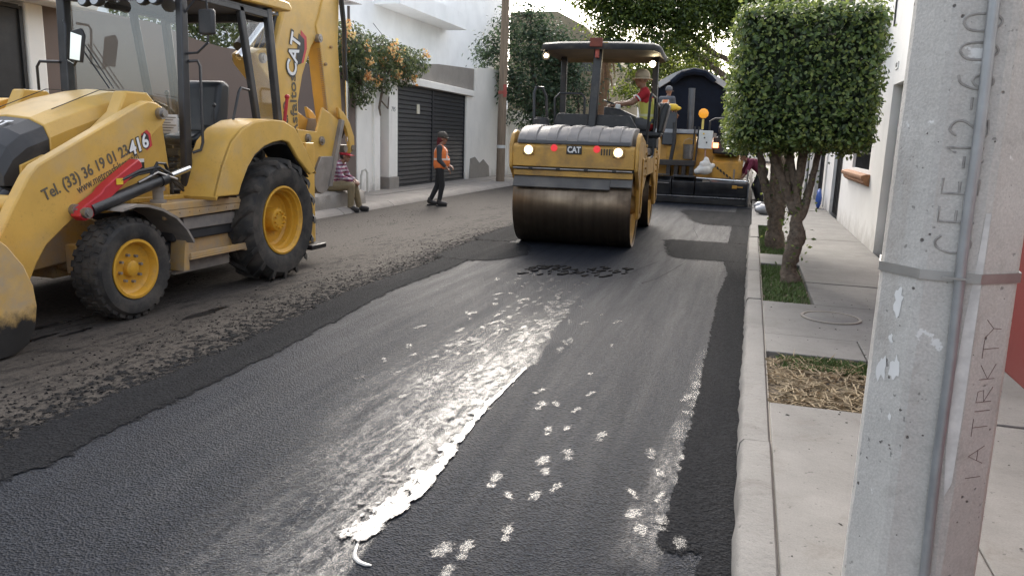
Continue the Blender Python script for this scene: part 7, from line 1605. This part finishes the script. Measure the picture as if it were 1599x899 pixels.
# roller operator seated crosswise, arms on the wheel
Jo = dict(pelvis=(0, 0, .0), chest=(0, .05, .36), neck=(0, .09, .54), head=(0, .13, .68), sr=(.20, .08, .47), sl=(-.20, .08, .47), er=(.27, .30, .33), el=(-.24, .28, .30), wr=(.14, .53, .30), wl=(-.12, .50, .27),
          hr=(.10, .05, -.02), hl=(-.10, .05, -.02), kr=(.14, .46, .0), kl=(-.14, .46, .0), ar=(.12, .46, -.40), al=(-.12, .46, -.40), tr=(.13, .62, -.44), tl=(-.13, .62, -.44))
rc, rs_ = math.cos(R(2.5)), math.sin(R(2.5))
def roller_pt(x, y, z): return (RO[0]+x*rc-y*rs_, RO[1]+x*rs_+y*rc, RO[2]+z)
redc = M('red shirt', (.42, .02, .03), .85, var=.1)
t, JJ = person(roller_pt(.80, 2.0, 1.85), R(2.5+98), 'roller operator in tan hat, red shirt and yellow vest gripping the wheel', Jo, redc, M('grey work trousers', (.10, .10, .105), .9), bootm, .55)
t.scale = (1.06, 1.06, 1.06)
vest(t, JJ, vest_mat('yellow safety vest', (.62, .58, .12), (.66, .63, .40), .10, .14), None, low=.05)
cap_hat(t, JJ['head'], (0, 1, 0), M('tan bucket hat', (.50, .42, .31), .85), .055, True, 'bucket_hat', -.25, 1.08)
for s_ in 'rl':
    m_ = MB(); a, e = JJ['s'+s_], JJ['e'+s_]; m_.cyl(a.lerp(e, .50), a.lerp(e, .58), .064, .062, 12); m_.build('white_cuff', WHT, t)
# second worker on the paver, seen from behind
Jp = dict(pelvis=(0, 0, .95), chest=(0, .03, 1.28), neck=(0, .05, 1.46), head=(0, .08, 1.60), sr=(.19, .0, 1.40), sl=(-.19, .0, 1.40), er=(.25, .05, 1.13), el=(-.24, .08, 1.14), wr=(.20, .22, 1.0), wl=(-.16, .25, 1.02),
          hr=(.10, 0, .90), hl=(-.10, 0, .90), kr=(.11, .03, .50), kl=(-.10, .02, .50), ar=(.11, .0, .10), al=(-.10, .0, .10), tr=(.12, .14, .06), tl=(-.11, .14, .06))
greys = M('grey work shirt', (.10, .105, .12), .85, var=.1); navy_t = M('navy work trousers', (.025, .03, .045), .9)
t, JJ = person((-2.40, 22.3, 1.36), R(-25), 'worker in orange vest on the paver seen behind the roller operator', Jp, greys, navy_t, bootm, 1.3)
vest(t, JJ, vest_mat('orange back vest', (.75, .25, .10), (.68, .55, .42), 1.10, 1.15), None)
cap_hat(t, JJ['head'], (0, 1, 0), M('grey cap cloth', (.14, .14, .15), .8), .07)
# worker in maroon bending beside the screed, half hidden by the tree trunks
Jm = dict(pelvis=(0, -.05, .82), chest=(0, .22, 1.05), neck=(0, .36, 1.15), head=(0, .47, 1.22), sr=(.18, .30, 1.10), sl=(-.18, .30, 1.10), er=(.22, .40, .82), el=(-.22, .42, .82), wr=(.14, .52, .60), wl=(-.14, .54, .62),
          hr=(.10, -.04, .78), hl=(-.10, -.04, .78), kr=(.13, .10, .44), kl=(-.12, .08, .44), ar=(.13, -.02, .10), al=(-.12, -.06, .10), tr=(.14, .12, .06), tl=(-.13, .08, .06))
t, JJ = person((.26, 21.35, .06), R(105), 'worker in maroon shirt bending over beside the paver screed', Jm, M('maroon shirt', (.13, .015, .04), .85, var=.12), M('dark trousers', (.03, .028, .03), .9), bootm, 1.2)
cap_hat(t, JJ['head'], (0, 1, 0), M('dark cap', (.03, .03, .04), .8), .07)
# small things by the far kerb
m_ = MB()
for c, r_ in (((0, 0, .10), (.2, .14, .11)), ((.14, .05, .09), (.12, .1, .09)), ((-.1, .08, .16), (.1, .1, .1))): m_.ball(c, r_, 12, 8)
m_.v = [tuple(Vector(p)*(1+.14*fbm(p[0]*9, p[1]*9, p[2]*9))) for p in m_.v]
o = remeshed(m_, 'crumpled_sheet', M('silver grey sheet', (.4, .4, .41), .35, .4, bmp=.5, bscale=12, bdist=.02), None, .018, 2); o.location = (.34, 17.4, .13); tag(o, 'crumpled silvery sheet lying on the pavement beyond the tree trunks', 'litter')
m_ = MB(); m_.ball((0, 0, .35), (.10, .22, .36), 12, 9); m_.ball((0, .12, .62), (.08, .1, .12), 10, 7); m_.v = [tuple(Vector(p)*(1+.10*fbm(p[0]*7, p[1]*7, p[2]*7))) for p in m_.v]
o = m_.build('blue_bag', M('blue plastic cloth', (.03, .09, .34), .5, var=.15), None, angle=80); o.location = (1.62, 19.9, .13); o.scale = (.7, .7, .62); tag(o, 'blue cloth bag hanging by the far dark door', 'bag')
m_ = MB(); m_.tube([(0, 0, .02), (.02, .0, .42), (.06, .0, .55), (.16, .0, .58), (.22, .0, .5), (.22, 0, .02)], .025, 8); o = m_.build('bent_pipe', M('painted white pipe', (.55, .52, .46), .6), None); o.location = (-9.05, 16.95, .115); o.rotation_euler = (0, 0, R(70)); tag(o, 'bent white pipe standing by the pillar beside the seated man', 'pipe')
m_ = MB(); m_.prism([(0, 0), (.3, 0), (.3, .12), (.22, .2), (.05, .18)], 'y', 0, .3); o = m_.build('broken_brick', terracotta, None, bevel=.02); o.location = (-7.9, 26.0, .11); tag(o, 'broken orange brick at the foot of the wooden pole', 'brick')
